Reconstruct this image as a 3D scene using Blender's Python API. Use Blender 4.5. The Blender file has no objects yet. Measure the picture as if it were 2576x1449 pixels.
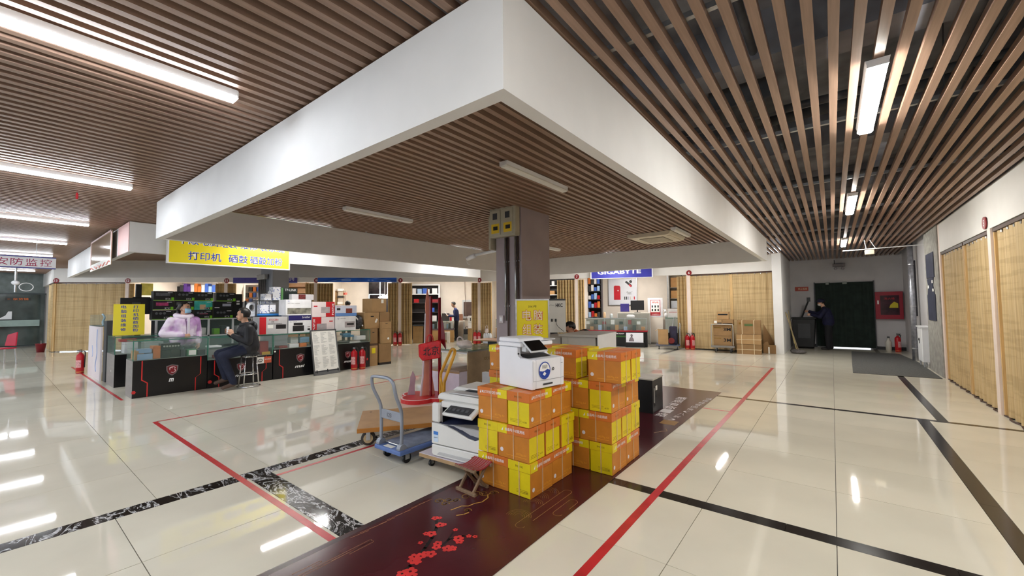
import bpy, bmesh, math, random
from mathutils import Vector, Matrix
random.seed(7)
SC = bpy.context.scene
COL = SC.collection

# ------------------------------------------------------------------ camera
cam_d = bpy.data.cameras.new('camera')
cam = bpy.data.objects.new('camera', cam_d)
COL.objects.link(cam)
cam_d.sensor_width = 36.0
cam_d.lens = 14.387
cam_d.clip_start = 0.05
cam_d.clip_end = 200
cam.matrix_world = Matrix(((0.78764873, 0.0351354, 0.61512192, 0.0),
                           (0.61605773, -0.03020733, -0.78712159, 0.0),
                           (-0.00907464, 0.99892593, -0.0454382, 1.5),
                           (0, 0, 0, 1)))
SC.camera = cam
# ------------------------------------------------------------------ world and exposure
wd = bpy.data.worlds.new('world')
SC.world = wd
wd.use_nodes = True
wd.node_tree.nodes['Background'].inputs[0].default_value = (0.86, 0.93, 1.0, 1)
wd.node_tree.nodes['Background'].inputs[1].default_value = 1.0
SC.view_settings.view_transform = 'Standard'
SC.view_settings.look = 'None'
SC.view_settings.gamma = 1.0
SC.view_settings.use_curve_mapping = False
SC.view_settings.exposure = 0.6
LAMP = 38.0        # emission of the strip lamps over the hall
LAMPR = 80.0       # panel lamps of the corridor
LAMPA = 100.0       # strip lamps over the aisles
SHOPLAMP = 52.0
cy = SC.cycles
cy.max_bounces = 7; cy.diffuse_bounces = 5; cy.glossy_bounces = 4; cy.transmission_bounces = 4; cy.transparent_max_bounces = 16
cy.caustics_reflective = False; cy.caustics_refractive = False
cy.sample_clamp_indirect = 6.0
cy.adaptive_threshold = 0.02

# ------------------------------------------------------------------ materials
def lin(c):
    c = c / 255.0
    return c / 12.92 if c <= 0.04045 else ((c + 0.055) / 1.055) ** 2.4
def S(r, g, b): return (lin(r), lin(g), lin(b))
MATS = {}
def M(name, col=(200, 200, 200), rough=0.5, metal=0.0, var=0.06, scale=6.0, stretch=(1, 1, 1), bump=0.0, emit=0.0,
      trans=0.0, ior=1.45, coat=0.0, col2=None, ramp=(0.35, 0.65), detail=3.0, alpha=1.0, kind='noise', spec=0.5):
    """procedural material: base colour broken by stretched noise"""
    if name in MATS: return MATS[name]
    m = bpy.data.materials.new(name)
    m.use_nodes = True
    nt = m.node_tree
    b = nt.nodes['Principled BSDF']
    c = S(*col)
    b.inputs['Roughness'].default_value = rough
    b.inputs['Metallic'].default_value = metal
    b.inputs['IOR'].default_value = ior
    b.inputs['Transmission Weight'].default_value = trans
    b.inputs['Coat Weight'].default_value = coat
    b.inputs['Alpha'].default_value = alpha
    b.inputs['Specular IOR Level'].default_value = spec
    tc = nt.nodes.new('ShaderNodeTexCoord')
    mp = nt.nodes.new('ShaderNodeMapping')
    mp.inputs['Scale'].default_value = stretch
    nt.links.new(tc.outputs['Object'], mp.inputs['Vector'])
    if kind == 'wave':
        no = nt.nodes.new('ShaderNodeTexWave')
        no.inputs['Scale'].default_value = scale
        no.inputs['Distortion'].default_value = 3.0
        no.inputs['Detail'].default_value = detail
        no.inputs['Detail Scale'].default_value = 1.5
        fac = no.outputs['Fac']
    elif kind == 'voronoi':
        no = nt.nodes.new('ShaderNodeTexVoronoi')
        no.inputs['Scale'].default_value = scale
        fac = no.outputs['Distance']
    else:
        no = nt.nodes.new('ShaderNodeTexNoise')
        no.inputs['Scale'].default_value = scale
        no.inputs['Detail'].default_value = detail
        fac = no.outputs['Fac']
    nt.links.new(mp.outputs['Vector'], no.inputs['Vector'])
    rp = nt.nodes.new('ShaderNodeValToRGB')
    rp.color_ramp.elements[0].position = ramp[0]
    rp.color_ramp.elements[1].position = ramp[1]
    if col2 is None:
        rp.color_ramp.elements[0].color = (*[x * (1 - var) for x in c], 1)
        rp.color_ramp.elements[1].color = (*[min(1, x * (1 + var)) for x in c], 1)
    else:
        rp.color_ramp.elements[0].color = (*c, 1)
        rp.color_ramp.elements[1].color = (*S(*col2), 1)
    nt.links.new(fac, rp.inputs['Fac'])
    nt.links.new(rp.outputs['Color'], b.inputs['Base Color'])
    if emit:
        nt.links.new(rp.outputs['Color'], b.inputs['Emission Color'])
        b.inputs['Emission Strength'].default_value = emit
    if bump:
        bp = nt.nodes.new('ShaderNodeBump')
        bp.inputs['Strength'].default_value = bump
        bp.inputs['Distance'].default_value = 0.01
        nt.links.new(fac, bp.inputs['Height'])
        nt.links.new(bp.outputs['Normal'], b.inputs['Normal'])
    MATS[name] = m
    return m

# ------------------------------------------------------------------ mesh helper
class MB:
    def __init__(s): s.v = []; s.f = []; s.m = []
    def add(s, vs, fs, mi=0):
        o = len(s.v); s.v += [tuple(v) for v in vs]
        for i, f in enumerate(fs):
            s.f.append(tuple(o + k for k in f)); s.m.append(mi[i] if isinstance(mi, (list, tuple)) else mi)
        return s
    def box(s, x0, x1, y0, y1, z0, z1, mi=0):
        # face order: -z +z -y +x +y -x
        return s.add([(x0, y0, z0), (x1, y0, z0), (x1, y1, z0), (x0, y1, z0), (x0, y0, z1), (x1, y0, z1), (x1, y1, z1), (x0, y1, z1)],
                     [(3, 2, 1, 0), (4, 5, 6, 7), (0, 1, 5, 4), (1, 2, 6, 5), (2, 3, 7, 6), (3, 0, 4, 7)], mi)
    def cbox(s, c, d, rz=0.0, mi=0, M4=None):
        hx, hy, hz = d[0] / 2, d[1] / 2, d[2] / 2
        R = M4 if M4 is not None else Matrix.Rotation(rz, 3, 'Z')
        vs = [R @ Vector(p) + Vector(c) for p in ((-hx, -hy, -hz), (hx, -hy, -hz), (hx, hy, -hz), (-hx, hy, -hz), (-hx, -hy, hz), (hx, -hy, hz), (hx, hy, hz), (-hx, hy, hz))]
        return s.add(vs, [(3, 2, 1, 0), (4, 5, 6, 7), (0, 1, 5, 4), (1, 2, 6, 5), (2, 3, 7, 6), (3, 0, 4, 7)], mi)
    def cyl(s, p0, p1, r0, r1=None, n=12, mi=0, caps=True):
        r1 = r0 if r1 is None else r1
        p0, p1 = Vector(p0), Vector(p1)
        a = (p1 - p0).normalized()
        u = a.orthogonal().normalized(); w = a.cross(u)
        vs = []
        for p, r in ((p0, r0), (p1, r1)):
            for k in range(n):
                t = 2 * math.pi * k / n
                vs.append(p + (u * math.cos(t) + w * math.sin(t)) * r)
        fs = [(k, (k + 1) % n, n + (k + 1) % n, n + k) for k in range(n)]
        if caps: fs += [tuple(range(n - 1, -1, -1)), tuple(range(n, 2 * n))]
        return s.add(vs, fs, mi)
    def tube(s, pts, r, n=8, mi=0, closed=False):
        pts = [Vector(p) for p in pts]
        N = len(pts); vs = []; fs = []
        u = None
        for i, p in enumerate(pts):
            if closed: d = pts[(i + 1) % N] - pts[i - 1]
            else: d = pts[min(i + 1, N - 1)] - pts[max(i - 1, 0)]
            d.normalize()
            if u is None: u = d.orthogonal().normalized()
            u = (u - d * u.dot(d)).normalized(); w = d.cross(u)
            for k in range(n):
                t = 2 * math.pi * k / n
                vs.append(p + (u * math.cos(t) + w * math.sin(t)) * r)
        for i in range(N if closed else N - 1):
            for k in range(n):
                j = (i + 1) % N
                fs.append((i * n + k, i * n + (k + 1) % n, j * n + (k + 1) % n, j * n + k))
        if not closed: fs += [tuple(range(n - 1, -1, -1)), tuple((N - 1) * n + k for k in range(n))]
        return s.add(vs, fs, mi)
    def lathe(s, prof, c=(0, 0, 0), n=16, mi=0):
        vs = []; fs = []
        for r, z in prof:
            for k in range(n):
                t = 2 * math.pi * k / n
                vs.append((c[0] + r * math.cos(t), c[1] + r * math.sin(t), c[2] + z))
        for i in range(len(prof) - 1):
            for k in range(n):
                fs.append((i * n + k, i * n + (k + 1) % n, (i + 1) * n + (k + 1) % n, (i + 1) * n + k))
        fs += [tuple(range(n - 1, -1, -1)), tuple((len(prof) - 1) * n + k for k in range(n))]
        return s.add(vs, fs, mi)
    def prism(s, poly, a0, a1, axis='z', mi=0):
        """polygon (2d, counter clockwise) extruded along an axis; for x: (y,z), for y: (x,z), for z: (x,y)"""
        def P(p, a): return {'z': (p[0], p[1], a), 'x': (a, p[0], p[1]), 'y': (p[0], a, p[1])}[axis]
        n = len(poly)
        vs = [P(p, a0) for p in poly] + [P(p, a1) for p in poly]
        fs = [(k, (k + 1) % n, n + (k + 1) % n, n + k) for k in range(n)] + [tuple(range(n - 1, -1, -1)), tuple(range(n, 2 * n))]
        return s.add(vs, fs, mi)
    def ball(s, c, r, n=12, k=8, mi=0):
        if not isinstance(r, (tuple, list)): r = (r, r, r)
        vs = [(c[0], c[1], c[2] - r[2])]; fs = []
        for i in range(1, k):
            a = math.pi * i / k - math.pi / 2
            for j in range(n):
                t = 2 * math.pi * j / n
                vs.append((c[0] + r[0] * math.cos(a) * math.cos(t), c[1] + r[1] * math.cos(a) * math.sin(t), c[2] + r[2] * math.sin(a)))
        vs.append((c[0], c[1], c[2] + r[2]))
        for j in range(n):
            fs.append((0, 1 + (j + 1) % n, 1 + j))
            for i in range(k - 2): fs.append((1 + i * n + j, 1 + i * n + (j + 1) % n, 1 + (i + 1) * n + (j + 1) % n, 1 + (i + 1) * n + j))
            fs.append((1 + (k - 2) * n + j, 1 + (k - 2) * n + (j + 1) % n, len(vs) - 1))
        return s.add(vs, fs, mi)
    def strip(s, pts, z0, z1, th=0.006, mi=0):
        """vertical sheet with thickness following a plan polyline"""
        P = [Vector((p[0], p[1])) for p in pts]; N = len(P); L = []; Rr = []
        for i in range(N):
            d = (P[min(i + 1, N - 1)] - P[max(i - 1, 0)]); d.normalize()
            nrm = Vector((-d.y, d.x)) * th / 2
            L.append(P[i] + nrm); Rr.append(P[i] - nrm)
        ring = L + Rr[::-1]
        n = len(ring)
        vs = [(p.x, p.y, z0) for p in ring] + [(p.x, p.y, z1) for p in ring]
        fs = [(k, (k + 1) % n, n + (k + 1) % n, n + k) for k in range(n)]
        for i in range(N - 1):
            a, b_, c_, d_ = i, i + 1, n - 2 - i, n - 1 - i
            fs.append((n + a, n + d_, n + c_, n + b_)); fs.append((a, b_, c_, d_))
        return s.add(vs, fs, mi)
    def mesh(s, name, mats, smooth=False, bevel=0.0, seg=1):
        me = bpy.data.meshes.new(name)
        me.from_pydata(s.v, [], s.f)
        if not isinstance(mats, (list, tuple)): mats = [mats]
        for m in mats: me.materials.append(m)
        for p, i in zip(me.polygons, s.m): p.material_index = i; p.use_smooth = smooth
        bm = bmesh.new(); bm.from_mesh(me)
        bmesh.ops.recalc_face_normals(bm, faces=bm.faces)
        if bevel:
            es = [e for e in bm.edges if len(e.link_faces) == 2 and e.calc_face_angle(0) > 0.6]
            bmesh.ops.bevel(bm, geom=es, offset=bevel, segments=seg, affect='EDGES', profile=0.6, clamp_overlap=True)
        bm.to_mesh(me); bm.free()
        return me
    def build(s, name, mats, parent=None, smooth=False, bevel=0.0, seg=1, loc=None):
        return link(name, s.mesh(name, mats, smooth, bevel, seg), parent, loc)

def link(name, me, parent=None, loc=None):
    o = bpy.data.objects.new(name, me)
    COL.objects.link(o)
    if parent is not None: o.parent = parent
    if loc is not None: o.location = loc
    return o
def tag(o, label=None, cat=None, group=None, kind=None):
    if label: o['label'] = label
    if cat: o['category'] = cat
    if group: o['group'] = group
    if kind: o['kind'] = kind
    return o
def thing(name, label, cat, loc=(0, 0, 0), rz=0.0, group=None, kind=None):
    o = bpy.data.objects.new(name, None); COL.objects.link(o)
    o.empty_display_size = 0.1
    o.location = loc; o.rotation_euler = (0, 0, rz)
    return tag(o, label, cat, group, kind)
def struct(o, label=None, cat=None): return tag(o, label, cat, None, 'structure')
def copy_tree(o, parent=None):
    c = o.copy(); COL.objects.link(c)
    if parent is not None: c.parent = parent
    for ch in list(o.children): copy_tree(ch, c)
    return c
def place(o, loc, rz=0.0, label=None, group=None):
    o.location = loc; o.rotation_euler = (0, 0, rz)
    return tag(o, label, None, group)

# ------------------------------------------------------------------ lettering, made in one go at the end
TEXTS = []
def text(body, parent, pos, u, v, h, mat, w=None, bold=0.0, name='lettering', align='C', vstack=False, italic=0.0):
    """flat print: pos = centre of the writing in the parent's frame, u/v = reading direction and up, h = letter height"""
    TEXTS.append((body, parent, Vector(pos), Vector(u).normalized(), Vector(v).normalized(), h, mat, w, bold, name, align, italic))
def flush_text():
    made = []
    for T in TEXTS:
        c = bpy.data.curves.new('lettering', 'FONT')
        c.body = T[0]; c.resolution_u = 2; c.offset = T[8]; c.align_x = 'CENTER'; c.shear = T[11]
        c.space_line = 0.86
        o = bpy.data.objects.new('lettering_source', c); COL.objects.link(o); made.append(o)
    dg = bpy.context.evaluated_depsgraph_get()
    for T, o in zip(TEXTS, made):
        me = bpy.data.meshes.new_from_object(o.evaluated_get(dg))
        body, parent, pos, u, v, h, mat, w, bold, name, align, it = T
        if len(me.vertices):
            xs = [q.co.x for q in me.vertices]; ys = [q.co.y for q in me.vertices]
            x0, x1, y0, y1 = min(xs), max(xs), min(ys), max(ys)
            sy = h / max(1e-6, y1 - y0); sx = sy if w is None else w / max(1e-6, x1 - x0)
            ax = {'C': (x0 + x1) / 2, 'L': x0, 'R': x1}[align]
            for q in me.vertices:
                q.co = pos + u * ((q.co.x - ax) * sx) + v * ((q.co.y - (y0 + y1) / 2) * sy)
            me.materials.clear(); me.materials.append(mat)
            me.name = name
            link(name, me, parent)
        bpy.data.objects.remove(o, do_unlink=True)
# ================================================================== THE SETTING
white = M('white_paint', (226, 226, 226), 0.62, var=0.025, scale=2.5)
fascia_m = M('fascia_paint', (228, 226, 222), 0.55, var=0.03, scale=2.0)
warmwall = M('cream_wall_paint', (230, 220, 208), 0.7, var=0.03, scale=3.0)
greywall = M('grey_white_wall', (196, 194, 196), 0.8, var=0.05, scale=2.0)
concrete = M('rough_concrete', (150, 148, 142), 0.9, var=0.16, scale=9.0, bump=0.25)
darkconc = M('dark_concrete_soffit', (150, 152, 160), 0.95, var=0.35, scale=2.2, bump=0.2)
slatm = M('walnut_film_slat', (150, 122, 104), 0.38, var=0.14, scale=5.0, stretch=(9, 0.35, 9))
grout = M('dark_floor_joint', (92, 88, 80), 0.7, var=0.15, scale=8)
steel = M('galvanised_steel', (190, 192, 194), 0.35, metal=0.9, var=0.1, scale=20)
chrome = M('chrome', (215, 216, 218), 0.16, metal=1.0, var=0.03)
blackm = M('black_plastic', (24, 24, 26), 0.4, var=0.1)
dgreym = M('dark_grey_plastic', (58, 60, 64), 0.5, var=0.08)
greym = M('grey_paint', (128, 122, 124), 0.6, var=0.05, scale=3)
redm = M('signal_red', (176, 22, 34), 0.4, var=0.08)
whitep = M('white_plastic', (236, 237, 240), 0.35, var=0.02)
paperm = M('white_paper', (238, 237, 232), 0.7, var=0.03)
black_ink = M('black_ink', (22, 20, 22), 0.6, var=0.05)
white_ink = M('white_ink', (240, 240, 240), 0.6, var=0.02)
red_ink = M('red_ink', (200, 30, 34), 0.6, var=0.05)
blue_ink = M('blue_ink', (38, 58, 160), 0.6, var=0.05)
glassm = M('clear_glass', (150, 178, 168), 0.03, trans=0.0, var=0.01, alpha=0.10, spec=0.9)
glassedge = M('green_glass_edge', (70, 130, 112), 0.1, var=0.05, alpha=0.75)

# ---- polished tile material (cream porcelain with faint clouds)
def tile_material():
    m = M('polished_cream_tile', (216, 211, 195), 0.07, var=0.045, scale=1.3, detail=5, spec=0.55)
    nt = m.node_tree; b = nt.nodes['Principled BSDF']
    tc = nt.nodes.new('ShaderNodeTexCoord'); n2 = nt.nodes.new('ShaderNodeTexNoise'); n2.inputs['Scale'].default_value = 1.1; n2.inputs['Detail'].default_value = 1.0
    nt.links.new(tc.outputs['Object'], n2.inputs['Vector'])
    bp = nt.nodes.new('ShaderNodeBump'); bp.inputs['Strength'].default_value = 0.045; bp.inputs['Distance'].default_value = 0.012
    nt.links.new(n2.outputs['Fac'], bp.inputs['Height']); nt.links.new(bp.outputs['Normal'], b.inputs['Normal'])
    n3 = nt.nodes.new('ShaderNodeTexNoise'); n3.inputs['Scale'].default_value = 2.3; n3.inputs['Detail'].default_value = 6
    nt.links.new(tc.outputs['Object'], n3.inputs['Vector'])
    mr = nt.nodes.new('ShaderNodeMapRange'); mr.inputs['To Min'].default_value = 0.012; mr.inputs['To Max'].default_value = 0.055
    nt.links.new(n3.outputs['Fac'], mr.inputs['Value']); nt.links.new(mr.outputs['Result'], b.inputs['Roughness'])
    return m
tilem = tile_material()
def marble_material():
    m = M('black_white_vein_marble', (16, 17, 19), 0.08, scale=7.0, detail=8, var=0.2)
    nt = m.node_tree; b = nt.nodes['Principled BSDF']
    tc = nt.nodes.new('ShaderNodeTexCoord')
    mp = nt.nodes.new('ShaderNodeMapping'); mp.inputs['Rotation'].default_value = (0, 0, 0.7); mp.inputs['Scale'].default_value = (1, 2.2, 1)
    nt.links.new(tc.outputs['Object'], mp.inputs['Vector'])
    n = nt.nodes.new('ShaderNodeTexNoise'); n.inputs['Scale'].default_value = 3.2; n.inputs['Detail'].default_value = 9; n.inputs['Roughness'].default_value = 0.62; n.inputs['Distortion'].default_value = 1.4
    nt.links.new(mp.outputs['Vector'], n.inputs['Vector'])
    r = nt.nodes.new('ShaderNodeValToRGB')
    e = r.color_ramp.elements
    e[0].position = 0.0; e[0].color = (0.006, 0.006, 0.008, 1); e[1].position = 1.0; e[1].color = (0.01, 0.01, 0.012, 1)
    for p, c in ((0.47, 0.009), (0.497, 0.5), (0.51, 0.75), (0.53, 0.03), (0.62, 0.007), (0.65, 0.22), (0.67, 0.01)):
        x = e.new(p); x.color = (c, c, c * 1.02, 1)
    nt.links.new(n.outputs['Fac'], r.inputs['Fac']); nt.links.new(r.outputs['Color'], b.inputs['Base Color'])
    return m
marble = marble_material()
darkband = M('dark_brown_stone_band', (34, 31, 30), 0.14, var=0.35, scale=5, detail=6)

# ------------------------------------------------------------------ floor
floor = struct(MB().box(-32, 3.2, -8, 21, -0.25, -0.012).build('floor', grout), 'polished cream tile floor with black stone bands', 'floor')
JW = 0.0022
def grid_rows(start, n, step): return [start + i * step for i in range(n + 1)]
cells = []
def zone(xs, ys):
    for (x0, x1) in xs:
        for (y0, y1) in ys: cells.append((x0, x1, y0, y1))
def spans(vals): return list(zip(vals[:-1], vals[1:]))
# zone on the right of the printed runner: bands every five tiles
ysR = spans([-1.65, -0.83, 0.0, 0.82, 1.64, 2.465, 3.29]) + spans([3.41, 4.21, 5.01, 5.81, 6.61, 7.41])
ysR2 = spans([7.5, 8.29, 9.08, 9.87, 10.66, 11.45]) + spans([11.45, 12.35, 13.16, 13.97, 14.78, 15.6, 16.4, 17.2, 18.0])
zone(spans([-2.45, -1.63, -0.81, -0.03, 0.81]) + [(0.92, 1.80)], ysR)
zone(spans([-2.45, -1.63, -0.81, -0.03, 1.0]) + [(1.10, 1.80)], ysR2)
# middle zone
ysM = spans([-1.03, -0.21, 0.61, 1.47]) + spans([1.65, 2.47, 3.29, 4.11, 4.93, 5.75, 6.57, 7.39, 8.21, 9.03, 9.85, 10.67, 11.49, 12.31, 13.13, 13.95, 14.77])
zone(spans([-4.12, -3.29, -2.45]), ysM)
# hall on the left
ysL = spans([-1.6, -0.77, 0.05, 0.87, 1.70, 2.52, 3.34, 4.16, 4.98, 5.80, 6.62, 7.44, 8.26, 9.08, 9.90, 10.72, 11.54, 12.36, 13.18, 14.0, 14.8])
xsL = [-4.28 - 0.905 * i for i in range(26)]
zone([(-4.28, -4.12)], spans([6.45, 7.4, 8.3, 9.2, 10.1, 11.0, 12.0, 13.0]))
zone([(b, a) for a, b in zip(xsL[:-1], xsL[1:])], ysL)
def seen(c):
    x = (c[0] + c[1]) / 2; y = (c[2] + c[3]) / 2
    fw = -0.616 * x + 0.788 * y; rt = 0.788 * x + 0.616 * y
    return fw > 0.35 and abs(rt) < fw * 1.32 + 0.9
def facade_y(x):
    for (a, b) in zip(FAC[:-1], FAC[1:]):
        if a[0] <= x <= b[0]: return a[1] + (b[1] - a[1]) * (x - a[0]) / (b[0] - a[0])
    return 1.44 if x < FAC[0][0] else 18.5
FAC = [(-22.36, 1.44), (-20.78, 3.18), (-18.39, 5.62), (-16.01, 7.92), (-13.73, 10.21), (-11.41, 12.40), (-7.55, 13.58), (-3.86, 14.75), (-1.33, 14.95)]
cells = [c for c in cells if (c[2] + c[3]) / 2 < facade_y((c[0] + c[1]) / 2) + 3.2 and (seen(c) or (c[0] > -4.5 and c[3] < 2))]
cells.sort(key=lambda c: math.hypot((c[0] + c[1]) / 2, (c[2] + c[3]) / 2))
tile_cache = {}
for i, (x0, x1, y0, y1) in enumerate(cells[:298]):
    w_, d_ = round(x1 - x0, 3), round(y1 - y0, 3)
    if (w_, d_) not in tile_cache:
        tile_cache[(w_, d_)] = MB().box(-w_ / 2 + JW, w_ / 2 - JW, -d_ / 2 + JW, d_ / 2 - JW, -0.012, 0.0).mesh('tile', tilem)
    o = link('tile', tile_cache[(w_, d_)], floor, ((x0 + x1) / 2, (y0 + y1) / 2, 0))
far = MB()
for (x0, x1, y0, y1) in cells[298:]: far.box(x0 + JW, x1 - JW, y0 + JW, y1 - JW, -0.012, 0.0)
tag(far.build('tile_field', tilem, floor), kind='stuff')
# black bands: marble along the left aisle, plain stone on the right
def bands(mat, rects, nm='stone_strip'):
    for (x0, x1, y0, y1) in rects: MB().box(x0 + 0.001, x1 - 0.001, y0 + 0.001, y1 - 0.001, -0.012, 0.0004).build(nm, mat, floor)
bands(marble, [(-4.28, -4.12, a, b) for a, b in spans([-2.0, -0.8, 0.4, 1.47, 1.65, 2.85, 4.05, 5.25, 6.45])])
bands(marble, [(a, b, 1.47, 1.65) for a, b in spans([-4.12, -3.5, -2.6, -1.9])], 'marble_strip')
bands(darkband, [(a, b, 3.29, 3.41) for a, b in spans([-2.45, -1.42, -0.93, -0.3, 0.5, 1.2, 1.8])])
bands(darkband, [(a, b, 7.41, 7.5) for a, b in spans([-2.45, -1.4, 0.0, 0.9, 1.8])])
bands(darkband, [(0.81, 0.92, a, b) for a, b in spans([-1.6, 0.2, 1.8, 3.29])])
bands(darkband, [(0.81, 0.92, a, b) for a, b in spans([3.41, 4.6, 5.8, 7.41])])
bands(darkband, [(1.0, 1.10, a, b) for a, b in spans([7.5, 8.8, 10.1, 11.45])])

# red floor tape
tapem = M('red_floor_tape', (184, 38, 46), 0.35, var=0.14, scale=9)
def tape(x0, x1, y0, y1, label, n=1):
    tag(MB().box(x0, x1, y0, y1, 0.0005, 0.0014).build('floor_tape', tapem), label, 'tape', 'red floor marking tape')
tape(-1.19, -1.13, -1.0, 11.44, 'long red tape line running beside the printed runner towards the corridor')
tape(-7.21, -1.55, 1.395, 1.445, 'red tape line along the marble band in front of the runner')
tape(-7.22, -7.18, 1.445, 11.3, 'thin red tape line between trolleys and the black glass counters')
tape(-7.2, -1.19, 11.40, 11.43, 'far red tape line across the aisle before the closed bamboo stall')
tape(-4.02, -3.98, 1.65, 3.0, 'short red tape running under the blue platform trolley')
tape(-2.6, -1.19, 6.44, 6.475, 'short red tape crossing the far end of the runner')
tape(-16.0, -9.36, 1.40, 1.44, 'red tape along the outer end of the glass counters')

# ------------------------------------------------------------------ ceiling: dark slab, slats, carriers
ZC = 3.05
ceiling = struct(MB().box(-32, 3.2, -8, 21, 3.95, 4.1).build('ceiling', darkconc), 'dark concrete slab above an open ceiling of brown slats', 'ceiling')
PITCH = 0.1128
slat_x = [-0.504 + PITCH * k for k in range(-226, 20)]
slat_cache = {}
def slat_mesh(L):
    L = round(L, 2)
    if L not in slat_cache:
        slat_cache[L] = MB().box(-0.025, 0.025, 0, L, 0.0, 0.05).mesh('slat', slatm)
    return slat_cache[L]
for x in slat_x:
    y1 = 17.9 if x > -1.3 else (facade_y(x) + 0.02 if x > -22.3 else 1.5)
    link('slat', slat_mesh(round((y1 + 3.6) * 4) / 4), ceiling, (x, round((y1 + 3.6) * 4) / -4 + y1, ZC))
for y in (-2.05, 0.15, 2.35, 4.55, 6.75, 8.95, 11.15, 13.2, 15.4):
    MB().box(-24 if y < 2 else -10, 1.75, y, y + 0.035, ZC + 0.052, ZC + 0.085).build('carrier_rail', steel, ceiling)
ductm = M('dusty_duct', (92, 94, 98), 0.8, var=0.3, scale=4)
for y in (1.2, 3.9, 6.6, 9.3, 12.0, 14.7):
    MB().box(-1.6, 2.2, y, y + 0.35, 3.55, 3.96).build('concrete_rib', darkconc, ceiling)
for (y, z, r) in ((4.75, 3.42, 0.035), (5.2, 3.5, 0.05), (7.9, 3.45, 0.04), (10.4, 3.45, 0.05), (13.6, 3.4, 0.04)):
    MB().cyl((-1.6, y, z), (2.2, y + 0.05, z), r, n=10).build('pipe_run', ductm, ceiling, True)
MB().cyl((0.95, -3, 3.5), (0.95, 17.5, 3.5), 0.06, n=10).build('pipe_run', ductm, ceiling, True)
MB().cyl((-0.45, -3, 3.62), (-0.45, 17.5, 3.62), 0.03, n=10).build('pipe_run', ductm, ceiling, True)
MB().box(-0.9, -0.35, 4.35, 4.75, 3.4, 3.62).box(-0.72, -0.52, 4.75, 5.25, 3.46, 3.58).build('fan_coil', ductm, ceiling, bevel=0.01)
MB().box(1.2, 1.65, -3, 17, 3.3, 3.34).box(1.2, 1.215, -3, 17, 3.34, 3.4).box(1.635, 1.65, -3, 17, 3.34, 3.4).build('cable_tray', ductm, ceiling)
for x in (-0.85, 0.05, 0.75, 1.45):
    for y in (4.55, 6.75, 8.95, 11.15, 13.2):
        MB().cyl((x, y + 0.02, ZC + 0.12), (x + 0.02, y + 0.02, 3.95), 0.005, n=5).build('hanger_rod', ductm, ceiling)

# ------------------------------------------------------------------ soffits
ZS = 2.51
T = 0.085
def soffit(name, label, poly):
    """closed ring of upright panels along a plan polygon (counter clockwise), thickness inwards"""
    n = len(poly); P = [Vector(p) for p in poly]; inn = []
    for i in range(n):
        d0 = (P[i] - P[i - 1]).normalized(); d1 = (P[(i + 1) % n] - P[i]).normalized()
        n0 = Vector((-d0.y, d0.x)); n1 = Vector((-d1.y, d1.x))
        b = (n0 + n1).normalized(); inn.append(P[i] + b * (T / max(0.2, b.dot(n0))))
    mb = MB()
    for i in range(n):
        j = (i + 1) % n
        q = [P[i], P[j], inn[j], inn[i]]
        mb.prism([(a.x, a.y) for a in q], ZS, ZC - 0.012)
    o = struct(mb.build(name, white), label, 'soffit')
    for i in range(n):          # small hangers between panel top and slats
        j = (i + 1) % n
        L = (P[j] - P[i]).length; k = max(2, int(L / 1.6))
        for t in range(k + 1):
            p = inn[i].lerp(inn[j], min(0.985, max(0.015, t / k)))
            MB().box(p.x - 0.012, p.x + 0.012, p.y - 0.012, p.y + 0.012, ZC - 0.013, ZC + 0.1).build('hanger', steel, o)
    return o
soffit('soffit_beam', 'large white dropped soffit frame above the boxes and column', [(-1.165, 1.44), (-1.165, 11.2), (-7.55, 11.2), (-7.55, 1.44)])
soffit('soffit_beam', 'triangular white soffit frame above the glass counters', [(-9.55, 1.47), (-9.55, 10.45), (-18.45, 1.47)])

# ------------------------------------------------------------------ stall fronts along the bent facade
ZB = 2.54
def offset_line(pts, d):
    P = [Vector(p) for p in pts]; out = []
    for i in range(len(P)):
        a = (P[i] - P[i - 1]).normalized() if i else (P[1] - P[0]).normalized()
        b = (P[i + 1] - P[i]).normalized() if i < len(P) - 1 else a
        na = Vector((-a.y, a.x)); nb = Vector((-b.y, b.x)); m = (na + nb).normalized()
        out.append(P[i] + m * (d / m.dot(na)))
    return out
fb = offset_line(FAC, 0.12)
mb = MB()
for i in range(len(FAC) - 1):
    mb.prism([FAC[i], FAC[i + 1], tuple(fb[i + 1]), tuple(fb[i])], ZB, ZC + 0.03)
mb.prism([(-27, 1.44), (-22.36, 1.44), (-22.36, 1.56), (-27, 1.56)], ZB, ZC + 0.03)
struct(mb.build('trim_1', fascia_m), 'white fascia beam running above all the stall fronts', 'beam')
postm = M('pink_white_post', (232, 216, 206), 0.5, var=0.03)
POST = {}
for i, nm in zip(range(9), ('13', '12', '11', '10', '9', '8', '7', '6', 'end')):
    if nm in ('end', '13'): continue
    p = Vector(FAC[i]); d = Vector(FAC[min(i + 1, 8)]) - Vector(FAC[i - 1]); d.normalize(); nrm = Vector((-d.y, d.x))
    POST[nm] = (p, d, nrm)
    mb = MB().cbox((p.x + nrm.x * 0.05, p.y + nrm.y * 0.05, ZB / 2), (0.115, 0.10, ZB), math.atan2(d.y, d.x))
    struct(mb.build('wall_post', postm), 'slim white post under disc ' + {'12': 'twelve', '11': 'eleven', '10': 'ten', '9': 'nine', '8': 'eight', '7': 'seven', '6': 'six'}[nm], 'post')
POST['13'] = (Vector(FAC[0]), (Vector(FAC[1]) - Vector(FAC[0])).normalized(), None)
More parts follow.
